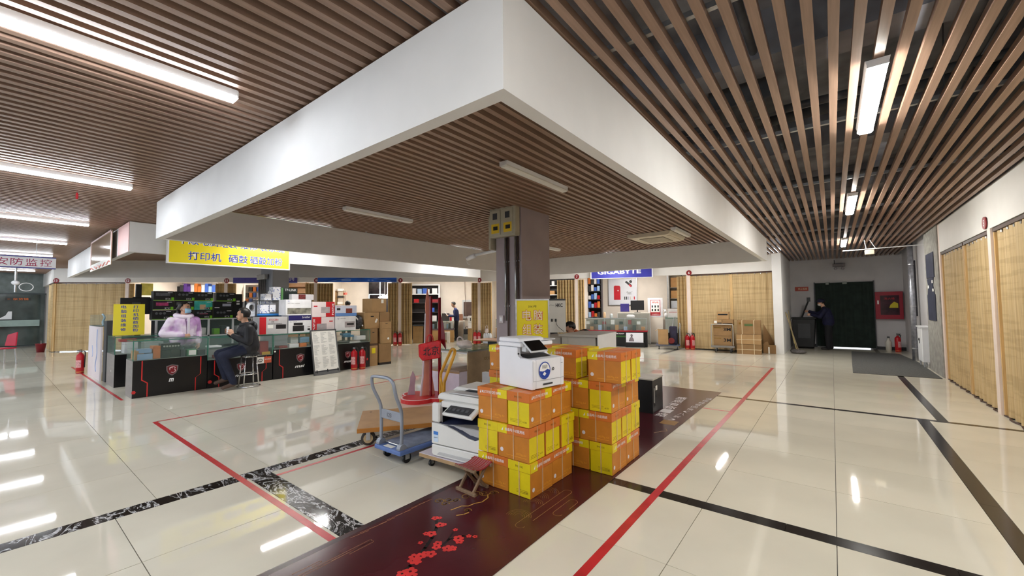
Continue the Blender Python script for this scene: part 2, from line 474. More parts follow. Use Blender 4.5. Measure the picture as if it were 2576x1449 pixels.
# back walls, partitions and stall ceilings
DEEP = 3.3
bk = offset_line(FAC, DEEP); bk2 = offset_line(FAC, DEEP + 0.15)
for i in range(len(FAC) - 1):
    mb = MB().prism([tuple(bk[i]), tuple(bk[i + 1]), tuple(bk2[i + 1]), tuple(bk2[i])], 0, 3.3)
    struct(mb.build('wall_back', warmwall), 'cream back wall of the stall behind disc ' + ('thirteen', 'twelve', 'eleven', 'ten', 'nine', 'eight', 'seven', 'six')[i], 'wall')
for i in (1, 2, 3, 4, 5, 6, 7):
    a = Vector(FAC[i]); b = bk[i]; d = (b - a).normalized(); n_ = Vector((-d.y, d.x)) * 0.04
    a = a + d * 0.12
    h = 3.2
    mb = MB().prism([(a.x - n_.x, a.y - n_.y), (b.x - n_.x, b.y - n_.y), (b.x + n_.x, b.y + n_.y), (a.x + n_.x, a.y + n_.y)], 0, h)
    struct(mb.build('wall_partition', warmwall), 'cream partition between stalls at disc ' + ('thirteen', 'twelve', 'eleven', 'ten', 'nine', 'eight', 'seven', 'six')[i], 'wall')
mb = MB()
for i in range(len(FAC) - 1): mb.prism([tuple(fb[i]), tuple(fb[i + 1]), tuple(bk2[i + 1]), tuple(bk2[i])], 2.95, 3.0)
struct(mb.build('ceiling_stalls', white), 'flat white ceiling inside the stalls', 'ceiling')

# ------------------------------------------------------------------ corridor on the right
YE = 17.9
struct(MB().box(-1.42, -1.18, 14.72, YE, 0, ZC + 0.02).build('wall_corridor', white, bevel=0.004), 'white wall end beside the closed bamboo stall', 'wall')
struct(MB().box(-1.42, 2.4, YE, YE + 0.2, 0, 3.95).build('wall_end', greywall), 'dim grey wall at the end of the corridor', 'wall')
struct(MB().box(1.95, 2.15, -8, YE + 0.2, 0, 3.95).build('wall_right', greywall), 'plain wall behind the corridor row of bamboo curtains', 'wall')
struct(MB().box(1.72, 1.95, -8, 11.62, 2.50, 3.07).build('trim_2', fascia_m), 'white fascia above the corridor row of bamboo curtains', 'beam')
struct(MB().box(1.70, 1.95, 11.75, 13.2, 0, 3.6).build('column_grey', concrete, bevel=0.006), 'bare concrete pier with dark poster beside the corridor mat', 'column')
struct(MB().box(1.80, 1.95, 13.2, YE, 0, 3.6).build('wall_recess', greywall), 'grey wall behind the silver pipe in the corridor recess', 'wall')
struct(MB().box(1.72, 1.95, 11.62, 11.75, 0, 3.07).build('wall_jamb', postm), 'pale jamb between concrete pier and bamboo curtain', 'wall')
struct(MB().box(1.715, 1.80, 8.32, 8.46, 0, 2.5).build('wall_post', postm), 'slim white post under disc five', 'post')
struct(MB().box(-1.16, -0.48, YE - 0.02, YE, 0, 0.1).box(1.1, 1.79, YE - 0.02, YE, 0, 0.1).build('baseboard_end', M('black_skirting', (30, 28, 30), 0.4)), 'black skirting on the corridor end wall', 'baseboard')

# ------------------------------------------------------------------ far end of the left hall: dark glass front
dglass = M('dark_shop_glass', (74, 84, 82), 0.06, var=0.3, scale=1.5, spec=0.6)
w1 = struct(MB().box(-27.3, -27.2, -8, 1.5, 0, 3.3).build('wall_far', M('dark_green_wall', (116, 126, 124), 0.5, var=0.15)), 'dark wall behind the shop glass at the far end of the hall', 'wall')
for y in (-5.2, -3.5, -1.8, -0.1):
    wn = struct(thing('window_1', 'dark shop window pane at the far end of the hall', 'window', (-27.1, y, 0)))
    MB().box(-0.02, 0.0, 0.02, 1.62, 0.05, 2.2).build('pane', dglass, wn)
    MB().box(-0.03, 0.03, -0.03, 0.03, 0, 3.0).box(-0.03, 0.03, 0.03, 1.65, 2.2, 2.26).build('frame', M('window_alu', (60, 66, 66), 0.4, metal=0.6), wn)
# ------------------------------------------------------------------ columns
def column(x0, x1, y0, y1, label, m):
    return struct(MB().box(x0, x1, y0, y1, 0, 3.3).build('column', m, bevel=0.006), label, 'column')
colm = M('mauve_grey_column_paint', (166, 154, 158), 0.55, var=0.06, scale=2.2)
col1 = column(-4.28, -3.76, 5.06, 5.86, 'mauve grey column carrying two meter boxes under the large soffit', colm)
col2 = column(-13.42, -12.62, 5.0, 5.45, 'grey column with pipes rising behind the printer boxes', M('cool_grey_column_paint', (172, 176, 184), 0.55, var=0.05, scale=2.2))

# ------------------------------------------------------------------ lamps
lampm = M('lit_lamp_tube', (244, 249, 255), 0.4, var=0.0, emit=LAMP)
lampR = M('lit_lamp_panel', (255, 253, 246), 0.4, var=0.0, emit=LAMPR)
lampA = M('lit_aisle_tube', (252, 251, 248), 0.4, var=0.0, emit=LAMPA)
lampoff = M('unlit_lamp_cover', (238, 238, 232), 0.3, var=0.02)
def strip_lamp(x, y0, y1, z, label, on, group, w=0.075, mat=None, name='strip_lamp'):
    t = thing(name, label, 'lamp', (x, y0, z), 0, group)
    L = y1 - y0
    MB().prism([(-w / 2 - 0.012, 0.05), (-w / 2, 0.012), (w / 2, 0.012), (w / 2 + 0.012, 0.05)], 0.0, L, 'y').build('housing', whitep, t)
    MB().prism([(-w / 2, 0.0), (-w / 2 + 0.012, -0.014), (w / 2 - 0.012, -0.014), (w / 2, 0.0), (w / 2, 0.0125), (-w / 2, 0.0125)], 0.004, L - 0.004, 'y').build('diffuser', mat or (lampm if on else lampoff), t)
    for yy in (-0.006, L - 0.004): MB().box(-w / 2 - 0.004, w / 2 + 0.004, yy, yy + 0.01, 0.0, 0.046).build('end_cap', whitep, t)
    return t
hall = ('first', 'second', 'third', 'fourth', 'fifth', 'sixth', 'seventh')
for k, x in enumerate((-3.33, -6.8, -10.3, -13.55, -16.9, -20.3, -23.7)):
    strip_lamp(x, -1.4, 1.05, ZC - 0.05, hall[k] + ' lit strip lamp of the bright hall row counting from the soffit corner', True, 'lit strip lamps over the hall', w=0.09)
    if k < 6: strip_lamp(x, -5.6, -3.15, ZC - 0.05, hall[k] + ' lit strip lamp of the hidden row behind the viewer', True, 'lit strip lamps behind the viewer', w=0.09)
for k, (a, b) in enumerate(((-4.6, -3.35), (-0.55, 0.7), (3.42, 4.70), (7.40, 8.85), (12.4, 13.8))):
    strip_lamp(0.28, a, b, ZC - 0.05, ('rearmost lit panel lamp behind the viewer over the corridor', 'lit panel lamp overhead behind the viewer over the corridor', 'largest lit panel lamp over the corridor', 'middle lit panel lamp over the corridor', 'smallest lit panel lamp near the dark corridor end')[k], True, 'lit panel lamps over the corridor', w=0.10, mat=lampR)
for (x, a, b, lb) in ((-2.69, 3.31, 4.57, 'unlit white strip lamp under the soffit between its near corner and the column'), (-5.77, 3.28, 4.53, 'unlit white strip lamp under the soffit above the camera arm'),
                  (-2.42, 8.27, 9.37, 'unlit short strip lamp beside the ceiling air conditioner'), (-5.75, 8.2, 9.43, 'unlit strip lamp peeking out behind the column')):
    strip_lamp(x, a, b, ZC - 0.06, lb, False, 'unlit strip lamps under the large soffit', w=0.085)
for (x, a, b, lb) in ((-2.66, 12.5, 13.75, 'lit strip lamp over the aisle before the closed bamboo stall'), (-5.77, 12.2, 13.45, 'lit strip lamp over the aisle before the phone stall'), (-8.6, 3.3, 4.55, 'lit strip lamp over the aisle between both soffits, counter end'), (-8.6, 8.2, 9.45, 'lit strip lamp over the aisle between both soffits, stall end')):
    strip_lamp(x, a, b, ZC - 0.05, lb, True, 'lit strip lamps over the aisles', w=0.09, mat=lampA)
slm = M('lit_stall_lamp', (255, 250, 243), 0.4, var=0.0, emit=SHOPLAMP)
for i in range(1, 8):
    a = (Vector(FAC[i]) + Vector(FAC[min(i + 1, 8)])) / 2
    b = (bk[i] + bk[min(i + 1, 8)]) / 2
    c = a.lerp(b, 0.42)
    d = Vector(FAC[min(i + 1, 8)]) - Vector(FAC[i]); rz = math.atan2(d.y, d.x) - math.pi / 2
    if i == 7: continue
    t = strip_lamp(0, -0.9, 0.9, 2.88, 'lit ceiling lamp inside the stall that follows disc ' + ('thirteen', 'twelve', 'eleven', 'ten', 'nine', 'eight', 'seven', 'six')[i], True, 'lit lamps inside the stalls', w=0.16, mat=slm, name='stall_lamp')
    t.location = (c.x + math.sin(rz) * 0.9, c.y - math.cos(rz) * 0.9, 2.88); t.rotation_euler = (0, 0, rz)
# ================================================================== stall fronts: curtains, discs, boards
NUM = ('thirteen', 'twelve', 'eleven', 'ten', 'nine', 'eight', 'seven', 'six')
def seg(i):
    a = Vector(FAC[i]); b = Vector(FAC[i + 1]); u = (b - a).normalized()
    return a, u, Vector((-u.y, u.x)), (b - a).length, math.atan2(u.y, u.x)
def fpt(i, s, off=0.0, z=0.0):
    a, u, n, L, rz = seg(i)
    p = a + u * s + n * off
    return (p.x, p.y, z)
def frz(i): return seg(i)[4]
def bamboo():
    m = M('woven_bamboo_sheet', (196, 166, 116), 0.65, var=0.1, scale=3.0)
    nt = m.node_tree; b = nt.nodes['Principled BSDF']
    tc = nt.nodes.new('ShaderNodeTexCoord')
    mp = nt.nodes.new('ShaderNodeMapping'); mp.inputs['Scale'].default_value = (60, 60, 1.2); nt.links.new(tc.outputs['Object'], mp.inputs['Vector'])
    n1 = nt.nodes.new('ShaderNodeTexNoise'); n1.inputs['Scale'].default_value = 1.0; n1.inputs['Detail'].default_value = 3; nt.links.new(mp.outputs['Vector'], n1.inputs['Vector'])
    mp2 = nt.nodes.new('ShaderNodeMapping'); mp2.inputs['Scale'].default_value = (0.6, 0.6, 14); nt.links.new(tc.outputs['Object'], mp2.inputs['Vector'])
    n2 = nt.nodes.new('ShaderNodeTexNoise'); n2.inputs['Scale'].default_value = 1.0; n2.inputs['Detail'].default_value = 2; nt.links.new(mp2.outputs['Vector'], n2.inputs['Vector'])
    r1 = nt.nodes.new('ShaderNodeValToRGB'); e = r1.color_ramp.elements
    e[0].position = 0.3; e[0].color = (*S(176, 150, 106), 1); e[1].position = 0.7; e[1].color = (*S(206, 182, 138), 1)
    nt.links.new(n1.outputs['Fac'], r1.inputs['Fac'])
    r2 = nt.nodes.new('ShaderNodeValToRGB'); e = r2.color_ramp.elements
    e[0].position = 0.40; e[0].color = (0.68, 0.66, 0.6, 1); e[1].position = 0.5; e[1].color = (1, 1, 1, 1)
    nt.links.new(n2.outputs['Fac'], r2.inputs['Fac'])
    mx = nt.nodes.new('ShaderNodeMixRGB'); mx.blend_type = 'MULTIPLY'; mx.inputs[0].default_value = 0.42
    nt.links.new(r1.outputs['Color'], mx.inputs[1]); nt.links.new(r2.outputs['Color'], mx.inputs[2]); nt.links.new(mx.outputs[0], b.inputs['Base Color'])
    bp = nt.nodes.new('ShaderNodeBump'); bp.inputs['Strength'].default_value = 0.35; bp.inputs['Distance'].default_value = 0.004
    nt.links.new(n1.outputs['Fac'], bp.inputs['Height']); nt.links.new(bp.outputs['Normal'], b.inputs['Normal'])
    return m
bam = bamboo()
stripm = M('pale_wood_strip', (206, 172, 118), 0.5, var=0.12, scale=5, stretch=(6, 6, 0.5))
brownm = M('dark_brown_track', (70, 46, 34), 0.5, var=0.1)
def curtain(i, s0, s1, label, group, pitch=0.28, amp=0.025, z0=0.03, z1=None, off=0.05, track=True):
    """folded bamboo sheet hanging under the fascia of one facade segment; local x along the front"""
    z1 = ZB - 0.05 if z1 is None else z1
    t = thing('bamboo_curtain', label, 'curtain', fpt(i, s0, off), frz(i), group)
    fold_sheet(t, s1 - s0, pitch, amp, z0, z1, track)
    return t
def fold_sheet(t, L, pitch, amp, z0, z1, track=True):
    n = max(2, int(round(L / pitch)))
    pts = []
    if pitch > 0.15:
        k = n * 5
        for j in range(k + 1):
            x = L * j / k
            pts.append((x, amp * math.sin(2 * math.pi * j / 5 + 0.7) + 0.35 * amp * math.sin(x * 5.3)))
    else:
        for j in range(n + 1): pts.append((L * j / n, amp * (1 if j % 2 else -1) * (0.85 + 0.3 * random.random())))
    MB().strip(pts, z0, z1, 0.010).build('folded_sheet', bam, t)
    if track:
        MB().box(0, L, -0.03, 0.03, z1 + 0.005, z1 + 0.05).build('track', brownm, t)
    for x in (0.0, L): MB().box(x - 0.018, x + 0.018, -0.02, 0.02, z0 - 0.01, z1).build('edge_strip', stripm, t)
    if pitch > 0.15:
        for j in range(1, n): MB().cyl((L * j / n, 0, z1 - 0.03), (L * j / n, 0, z1 + 0.03), 0.012, n=6).build('glide', steel, t)
    return t
gB = 'gathered bamboo curtains beside the stall posts'
curtain(0, 0.04, 2.27, 'wide closed bamboo curtain under disc thirteen at the hall end', 'closed bamboo curtains', pitch=0.32, amp=0.03)
curtain(7, 0.07, 1.27, 'closed bamboo curtain panel behind the cart of tape cartons', 'closed bamboo curtains', pitch=0.17, amp=0.012)
curtain(7, 1.31, 2.45, 'closed bamboo curtain panel next to the white corridor wall', 'closed bamboo curtains', pitch=0.17, amp=0.012)
for (i, a, b, lb) in ((1, 0.09, 0.2, 'narrow gathered brown curtain under disc twelve'), (1, 3.05, 3.34, 'gathered curtain on the twelve side of the eleven post'), (2, 0.07, 0.33, 'gathered curtain on the ten side of the eleven post'),
                      (2, 2.93, 3.23, 'gathered curtain on the eleven side of the ten post'), (3, 0.07, 0.63, 'gathered curtain on the nine side of the ten post'),
                      (3, 2.78, 3.15, 'gathered curtain behind the tall cardboard cartons'), (4, 0.07, 0.46, 'gathered curtain on the eight side of the nine post'),
                      (4, 2.9, 3.12, 'gathered curtain on the nine side of the eight post'), (5, 0.07, 0.52, 'gathered curtain behind the plastic bag of bottles'),
                      (5, 3.3, 3.96, 'gathered curtain behind the white branded panel'), (6, 0.07, 0.27, 'gathered curtain on the six side of the seven post'), (6, 3.52, 3.80, 'gathered curtain behind the small trolley of tools')):
    curtain(i, a, b, lb, gB, pitch=0.055, amp=0.05, track=False)
# row along the corridor
gC = 'bamboo curtains of the corridor row'
for (y0, y1, lb) in ((9.93, 11.60, 'far bamboo curtain of the corridor row beside the concrete pier'), (8.49, 9.87, 'bamboo curtain of the corridor row beyond the white post'), (6.42, 8.29, 'nearest bamboo curtain of the corridor row'), (4.4, 6.38, 'hidden bamboo curtain of the corridor row nearer than the frame')):
    t = thing('bamboo_curtain', lb, 'curtain', (1.76, y1, 0), -math.pi / 2, gC)
    fold_sheet(t, y1 - y0, 0.23, 0.018, 0.02, 2.44)
    MB().tube([((y1 - y0) * q / 14, 0.02 * math.sin(q * 1.9) - 0.02, 0.008) for q in range(15)], 0.012, 5).build('bottom_hem', brownm, t)
t = thing('bamboo_curtain', 'narrow end of the bamboo curtain turning into the side wall at disc thirteen', 'curtain', (-22.39, 1.47, 0), math.pi, 'closed bamboo curtains')
fold_sheet(t, 1.7, 0.3, 0.03, 0.03, ZB - 0.05)
struct(MB().box(-27.2, -22.36, 1.56, 1.66, 0, 3.3).build('wall_side', warmwall), 'cream wall behind the end of the bamboo curtain at the hall end', 'wall')
struct(MB().box(-32, -27.3, 1.4, 1.6, 0, 4).build('wall_side', greywall), 'plain wall closing the hall beyond the dark glass', 'wall')

# number discs
discm = M('dark_red_disc', (138, 26, 32), 0.4, var=0.05)
def disc(p, rz, num, word):
    t = thing('number_disc', 'small red disc with the white numeral ' + word, 'sign', p, rz, 'numbered red discs on the fascia')
    MB().cyl((0, 0, 0), (0, -0.012, 0), 0.088, n=28).build('plate', discm, t)
    text(num, t, (0, -0.0135, 0), (1, 0, 0), (0, 0, 1), 0.09, white_ink, bold=0.02)
for i, num in enumerate(('13', '12', '11', '10', '9', '8', '7', '6')):
    p = fpt(i, 0.09 if i == 0 else 0.03, -0.005, 2.60); disc(p, frz(i), num, NUM[i])
disc((1.71, 8.5, 2.60), -math.pi / 2, '5', 'five')

# sign boards on the fascia
bluem = M('blue_banner', (28, 92, 200), 0.4, var=0.3, scale=1.6, stretch=(1, 1, 4), detail=1)
purple = M('violet_blue_board', (74, 66, 150), 0.45, var=0.08)
gigab = M('deep_blue_board', (56, 58, 158), 0.4, var=0.05)
t = thing('banner_board', 'bright blue banner strip on the fascia between discs ten and nine', 'sign', fpt(3, 0.09, -0.03, 2.53), frz(3))
MB().box(0, 3.02, -0.012, 0.012, 0.0, 0.34).build('panel', bluem, t)
for (a, b, h) in ((0.9, 1.25, 0.05), (1.9, 1.98, 0.03), (2.05, 2.12, 0.03)): MB().box(a, b, -0.016, -0.0125, 0.06, 0.06 + h).build('printed_mark', M('pale_blue_print', (140, 176, 232), 0.5), t)
MB().tube([(0.4 + 0.1 * k, -0.013, 0.02 + 0.16 * math.sin(k / 8)) for k in range(25)], 0.006, 5).build('printed_swoosh', M('pale_blue_print'), t)
t = thing('banner_board', 'violet blue board on the fascia half hidden by the grey column', 'sign', fpt(2, 0.28, -0.03, 2.51), frz(2))
MB().box(0, 2.35, -0.012, 0.012, 0.0, 0.36).build('panel', purple, t)
MB().box(0, 2.35, -0.016, 0.016, -0.02, 0.0).build('white_rim', whitep, t)
text('02号', t, (2.12, -0.0135, 0.14), (1, 0, 0), (0, 0, 1), 0.12, white_ink)
t = thing('sign_board', 'deep blue lightbox sign with white capital letters above the phone stall', 'sign', fpt(6, 0.56, -0.14, 2.50), frz(6))
MB().box(0.04, 2.14, 0.0, 0.12, 0.0, 0.42).build('panel', gigab, t)
MB().box(0, 0.04, -0.012, 0.13, -0.012, 0.43).box(2.14, 2.18, -0.012, 0.13, -0.012, 0.43).box(0.04, 2.14, -0.006, 0.13, -0.014, 0.0).box(0.04, 2.14, -0.006, 0.13, 0.42, 0.434).build('frame', whitep, t)
text('GIGABYTE', t, (1.02, -0.002, 0.215), (1, 0, 0), (0, 0, 1), 0.16, white_ink, w=1.52, bold=0.03)

# big yellow hanging sign over the glass counters
yell = M('yellow_sign_face', (234, 216, 30), 0.35, var=0.05, scale=1.2)
t = thing('hanging_sign', 'large yellow hanging sign with blue characters above the glass counters', 'sign', (-9.40, 1.95, 2.34), math.pi / 2)
MB().box(0.02, 2.08, -0.05, 0.05, 0.02, 0.62).build('panel', yell, t)
MB().box(0, 0.02, -0.055, 0.055, 0, 0.64).box(2.08, 2.10, -0.055, 0.055, 0, 0.64).box(0.02, 2.08, -0.055, 0.055, 0, 0.02).box(0.02, 2.08, -0.055, 0.055, 0.62, 0.64).build('frame', whitep, t)
for x in (0.3, 1.8): MB().cyl((x, 0, 0.64), (x, 0, 0.76), 0.006, n=6).build('hanger', steel, t)
def twotone(body, t, pos, h, w, bold=0.008, ink=None, halo=None, u=(1, 0, 0)):
    text(body, t, (pos[0], pos[1] + 0.0006, pos[2]), u, (0, 0, 1), h * 1.06, halo or white_ink, w=w * 1.02, bold=0.022, name='lettering_outline')
    text(body, t, pos, u, (0, 0, 1), h, ink or blue_ink, w=w, bold=bold)
twotone('千顺电脑组装 维修 装系统', t, (1.06, -0.052, 0.45), 0.17, 1.82)
twotone('打印机', t, (0.56, -0.052, 0.16), 0.16, 0.52)
twotone('硒鼓', t, (1.11, -0.052, 0.16), 0.16, 0.34)
twotone('硒鼓加粉', t, (1.63, -0.052, 0.16), 0.16, 0.62)

# white hanging sign with crimson characters in the left hall
signlit = M('white_lightbox_face', (240, 240, 244), 0.4, var=0.02)
crim = M('crimson_ink', (170, 24, 84), 0.5, var=0.04)
t = thing('hanging_sign', 'white hanging sign with crimson characters over the bright hall', 'sign', (-13.3, -0.9, 2.42), math.pi / 2)
MB().box(0, 1.78, -0.03, 0.03, 0, 0.21).build('panel', signlit, t)
MB().box(0, 1.78, -0.034, 0.034, -0.02, 0.0).box(0, 1.78, -0.034, 0.034, 0.21, 0.23).build('rim', M('navy_rim', (62, 66, 150), 0.4), t)
for x in (0.2, 1.5): MB().cyl((x, 0, 0.23), (x, 0, 0.6), 0.005, n=6).build('hanger', steel, t)
for ch, x in zip('安防监控', (1.04, 1.235, 1.435, 1.635)): text(ch, t, (x, -0.032, 0.105), (1, 0, 0), (0, 0, 1), 0.15, crim, w=0.165)

# clear framed poster hung on the outer face of the triangular soffit
t = thing('poster_and_light_tint', 'clear framed poster hung on the outer face of the triangular soffit', 'poster', (-13.1, 1.40, 2.36), 0)
post_m = M('glossy_amber_poster', (150, 128, 104), 0.1, var=0.25, scale=2.5, detail=2)
MB().box(0, 2.5, -0.012, 0.0, 0.0, 0.66).build('panel', post_m, t)
MB().box(0, 2.5, -0.02, -0.012, 0.63, 0.66).box(2.45, 2.5, -0.02, -0.012, 0.12, 0.66).box(0, 0.05, -0.02, -0.012, 0.12, 0.66).build('frame', M('pale_pink_frame', (236, 206, 206), 0.4), t)
MB().box(0.0, 2.5, -0.016, -0.012, 0.0, 0.14).build('white_strip', paperm, t)
for k in range(5): MB().tube([(0.1 + 0.48 * k + 0.1 * q, -0.018, 0.05 + 0.03 * math.sin(q * 1.3 + k)) for q in range(5)], 0.012, 5).build('printed_wave', M('coral_print', (232, 150, 140), 0.5), t)
t = thing('poster_and_light_tint', 'added pale pink panel holding the tint of red sign light at the near end of the triangular soffit', 'poster', (-10.5, 1.468, 2.515), 0)  # red sign light on the soffit face, put into an added pink panel
MB().box(0, 0.945, -0.006, 0.0, 0.0, 0.52).build('panel', M('pink_light_tint', (238, 192, 188), 0.5, var=0.06, scale=1.5), t)

# far hall: orange sign, white emblem and ledge on the dark glass, red chair, red bucket
t = thing('wall_sign', 'small glowing orange sign on the dark glass at the hall end', 'sign', (-27.05, 0.42, 1.95), math.pi / 2)
MB().box(0, 0.7, -0.01, 0.01, 0, 0.12).build('panel', M('dark_sign_panel', (50, 52, 50), 0.5), t)
MB().lathe([(0.04, 0), (0.045, 0.01)], (0.1, 0, 0.05), 12).build('emblem', M('orange_sign_ink', (236, 120, 40), 0.5), t)
text('杂货铺', t, (0.42, -0.012, 0.06), (1, 0, 0), (0, 0, 1), 0.1, M('orange_sign_ink'), w=0.42)
tag(MB().prism([(0, 0), (0.62, 0), (0.62, 0.33), (0.52, 0.33), (0.45, 0.16), (0.3, 0.05), (0, 0.03)], -27.06, -27.02, 'x').build('window_decal', whitep, None, loc=(0, 0.0, 1.16)), 'white curved decal low on the dark glass at the hall end', 'decal')
tag(MB().box(-27.06, -26.9, -2, 1.38, 0.86, 1.12).build('display_ledge', M('pale_green_ledge', (150, 170, 164), 0.4)), 'pale green display ledge along the dark glass at the hall end', 'ledge')
t = thing('bucket', 'dark red bucket on the floor at the corner of the closed bamboo curtain', 'bucket', (-22.75, 1.22, 0))
MB().lathe([(0.10, 0), (0.14, 0.3), (0.15, 0.31), (0.135, 0.29), (0.09, 0.02)], n=14).build('body', M('dark_red_plastic', (120, 20, 34), 0.4), t, True)
MB().tube([(0.145 * math.cos(a), 0, 0.3 + 0.12 * math.sin(a)) for a in [math.pi * k / 8 for k in range(9)]], 0.006, 6).build('handle', steel, t)
# red plastic chair, cut by the frame edge
t = thing('plastic_chair', 'red plastic chair seen at the frame edge of the far hall', 'chair', (-18.6, 0.25, 0), 0.5)
rp_ = M('red_plastic', (186, 30, 60), 0.35, var=0.05)
MB().box(-0.22, 0.22, -0.22, 0.22, 0.43, 0.46).build('seat', rp_, t, bevel=0.01)
MB().prism([(-0.2, 0.5), (0.2, 0.5), (0.24, 0.9), (-0.1, 0.82)], 0.19, 0.22, 'y').build('backrest', rp_, t, bevel=0.006)
for sx in (-1, 1):
    for sy in (-1, 1): MB().cyl((sx * 0.19, sy * 0.19, 0.43), (sx * 0.22, sy * 0.22, 0), 0.018, n=8).build('leg', steel, t)
# projector type fittings hanging over the hall
t = thing('ceiling_camera', 'white dome camera on a bracket hanging over the near hall', 'camera', (-6.86, -0.08, 2.78))
MB().cyl((0, 0, 0), (0, 0, 0.27), 0.018, n=8).build('bracket', whitep, t)
MB().lathe([(0.02, 0.02), (0.075, 0.0), (0.085, -0.06), (0.07, -0.12), (0.03, -0.15)], n=16).build('body', whitep, t, True)
MB().box(-0.06, 0.06, -0.07, -0.03, -0.12, -0.06).build('lens', dgreym, t, bevel=0.008)
t = thing('ceiling_fan', 'white fitting with round guard hanging on a pole before the dark glass', 'fan', (-22.0, 0.55, 2.35))
MB().cyl((0, 0, -0.2), (0, 0, 0.68), 0.03, n=8).build('pole', steel, t)
MB().ball((0, 0, 0.12), (0.1, 0.1, 0.08)).build('motor', whitep, t, True)
MB().tube([(0.03, 0.24 + 0.16 * math.cos(a), -0.02 + 0.14 * math.sin(a)) for a in [2 * math.pi * k / 16 for k in range(16)]], 0.012, 6, closed=True).build('guard', whitep, t)
t = thing('red_tassel', 'thin red ornament hanging from the slats of the left hall', 'ornament', (-7.6, 0.66, 2.93))
t.scale = (0.5, 0.5, 0.44)
MB().cyl((0, 0, 0.2), (0, 0, 0.27), 0.003, n=5).build('cord', redm, t)
MB().lathe([(0.005, 0.2), (0.022, 0.16), (0.03, 0.08), (0.018, 0.0)], n=10).build('body', redm, t, True)

# ceiling cassette air conditioner
ivory = M('ivory_plastic', (222, 212, 190), 0.4, var=0.03)
t = thing('air_conditioner', 'ivory ceiling cassette air conditioner between the slats under the soffit', 'air conditioner', (-3.06, 9.2, 2.97))
MB().prism([(-0.47, 0.08), (-0.44, 0.02), (-0.36, 0.0), (0.36, 0.0), (0.44, 0.02), (0.47, 0.08)], -0.55, 0.55, 'y').build('panel', ivory, t)
MB().box(-0.26, 0.26, -0.34, 0.34, -0.012, 0.002).build('intake_grille', M('grey_grille', (150, 140, 124), 0.6), t)
for k in range(9): MB().box(-0.25, 0.25, -0.32 + 0.075 * k, -0.30 + 0.075 * k, -0.016, -0.011).build('louvre', ivory, t)
for sx in (-1, 1): MB().box(sx * 0.38 - 0.03, sx * 0.38 + 0.03, -0.4, 0.4, -0.004, 0.01).build('flap', ivory, t)

# ------------------------------------------------------------------ fittings on the big column
t = thing('meter_box', 'beige double meter box with yellow warning labels high on the column', 'meter box', (-4.30, 4.93, 2.60))
beige = M('beige_meter_plastic', (176, 170, 150), 0.45, var=0.05)
MB().box(0, 0.52, 0, 0.12, 0, 0.46).build('case', beige, t, bevel=0.008)
MB().box(-0.04, 0.0, 0.02, 0.5, -0.18, 0.36).build('side_case', beige, t, bevel=0.006)
for x in (0.02, 0.27):
    d = MB().box(x, x + 0.21, -0.012, 0.001, 0.03, 0.43).build('door', beige, t, bevel=0.004)
    MB().box(x + 0.06, x + 0.15, -0.015, -0.011, 0.28, 0.38).build('window', dgreym, d)
    MB().box(x + 0.03, x + 0.19, -0.014, -0.0115, 0.06, 0.21).build('warning_label', M('yellow_label', (226, 190, 40), 0.5), d)
    MB().box(x + 0.07, x + 0.16, -0.0155, -0.0135, 0.11, 0.17).build('printed_symbol', black_ink, d)
tag(t, None, None)
for (x, z0, lb) in ((-4.06, 1.30, 'vertical steel conduit pair on the dim column, outer one'), (-3.86, 1.0, 'vertical steel conduit pair on the dim column, corner one')):
    t = thing('conduit', lb, 'conduit', (x, 5.035, 0), 0, 'steel conduits down the column')
    MB().cyl((0, 0, 1.28), (0, 0, 2.595), 0.018, n=10).build('pipe', steel, t, True)
    MB().cyl((0.045, 0, 0.02), (0.045, 0, 2.595), 0.015, n=10).build('pipe', M('brown_conduit', (88, 74, 70), 0.4, metal=0.4), t, True)
    for z in (1.5, 2.2): MB().box(-0.03, 0.07, 0.0, 0.024, z, z + 0.02).build('clip', steel, t)
t = thing('wall_switch', 'small pale switch plate on the column below the conduit', 'switch', (-4.20, 5.03, 1.24))
MB().box(0, 0.085, 0, 0.028, 0, 0.12).build('plate', M('pale_mauve_plastic', (200, 190, 194), 0.4), t, bevel=0.004)
MB().box(0.02, 0.065, -0.004, 0.001, 0.03, 0.09).build('rocker', whitep, t)
# white wall mounted camera arm
t = thing('camera_arm', 'white pipe arm with a camera reaching out from the column', 'camera', (-4.285, 5.5, 2.52))
MB().cyl((0, 0, 0), (-1.15, 0.28, -0.02), 0.028, n=10).build('arm', whitep, t, True)
MB().cyl((-1.1, 0.25, -0.03), (-1.38, 0.33, -0.06), 0.045, n=12).build('camera_body', whitep, t, True)
MB().tube([(-1.3 + 0.08 * math.cos(a), 0.3, -0.1 + 0.09 * math.sin(a)) for a in [2 * math.pi * k / 14 for k in range(12)]], 0.006, 5).build('cable_loop', whitep, t)
# conduit bundle on the grey column
t = thing('conduit', 'bundle of four steel conduits with a junction box on the grey column', 'conduit', (-13.34, 4.93, 0))
for k in range(4): MB().cyl((0.13 * k, 0, 0.9), (0.13 * k, 0, 2.36), 0.03, n=10).build('pipe', steel, t, True)
MB().box(-0.06, 0.48, -0.06, 0.04, 2.36, 2.5).build('junction_box', steel, t, bevel=0.006)
for z in (1.2, 1.8): MB().box(-0.04, 0.44, 0.02, 0.05, z, z + 0.03).build('clip', steel, t)
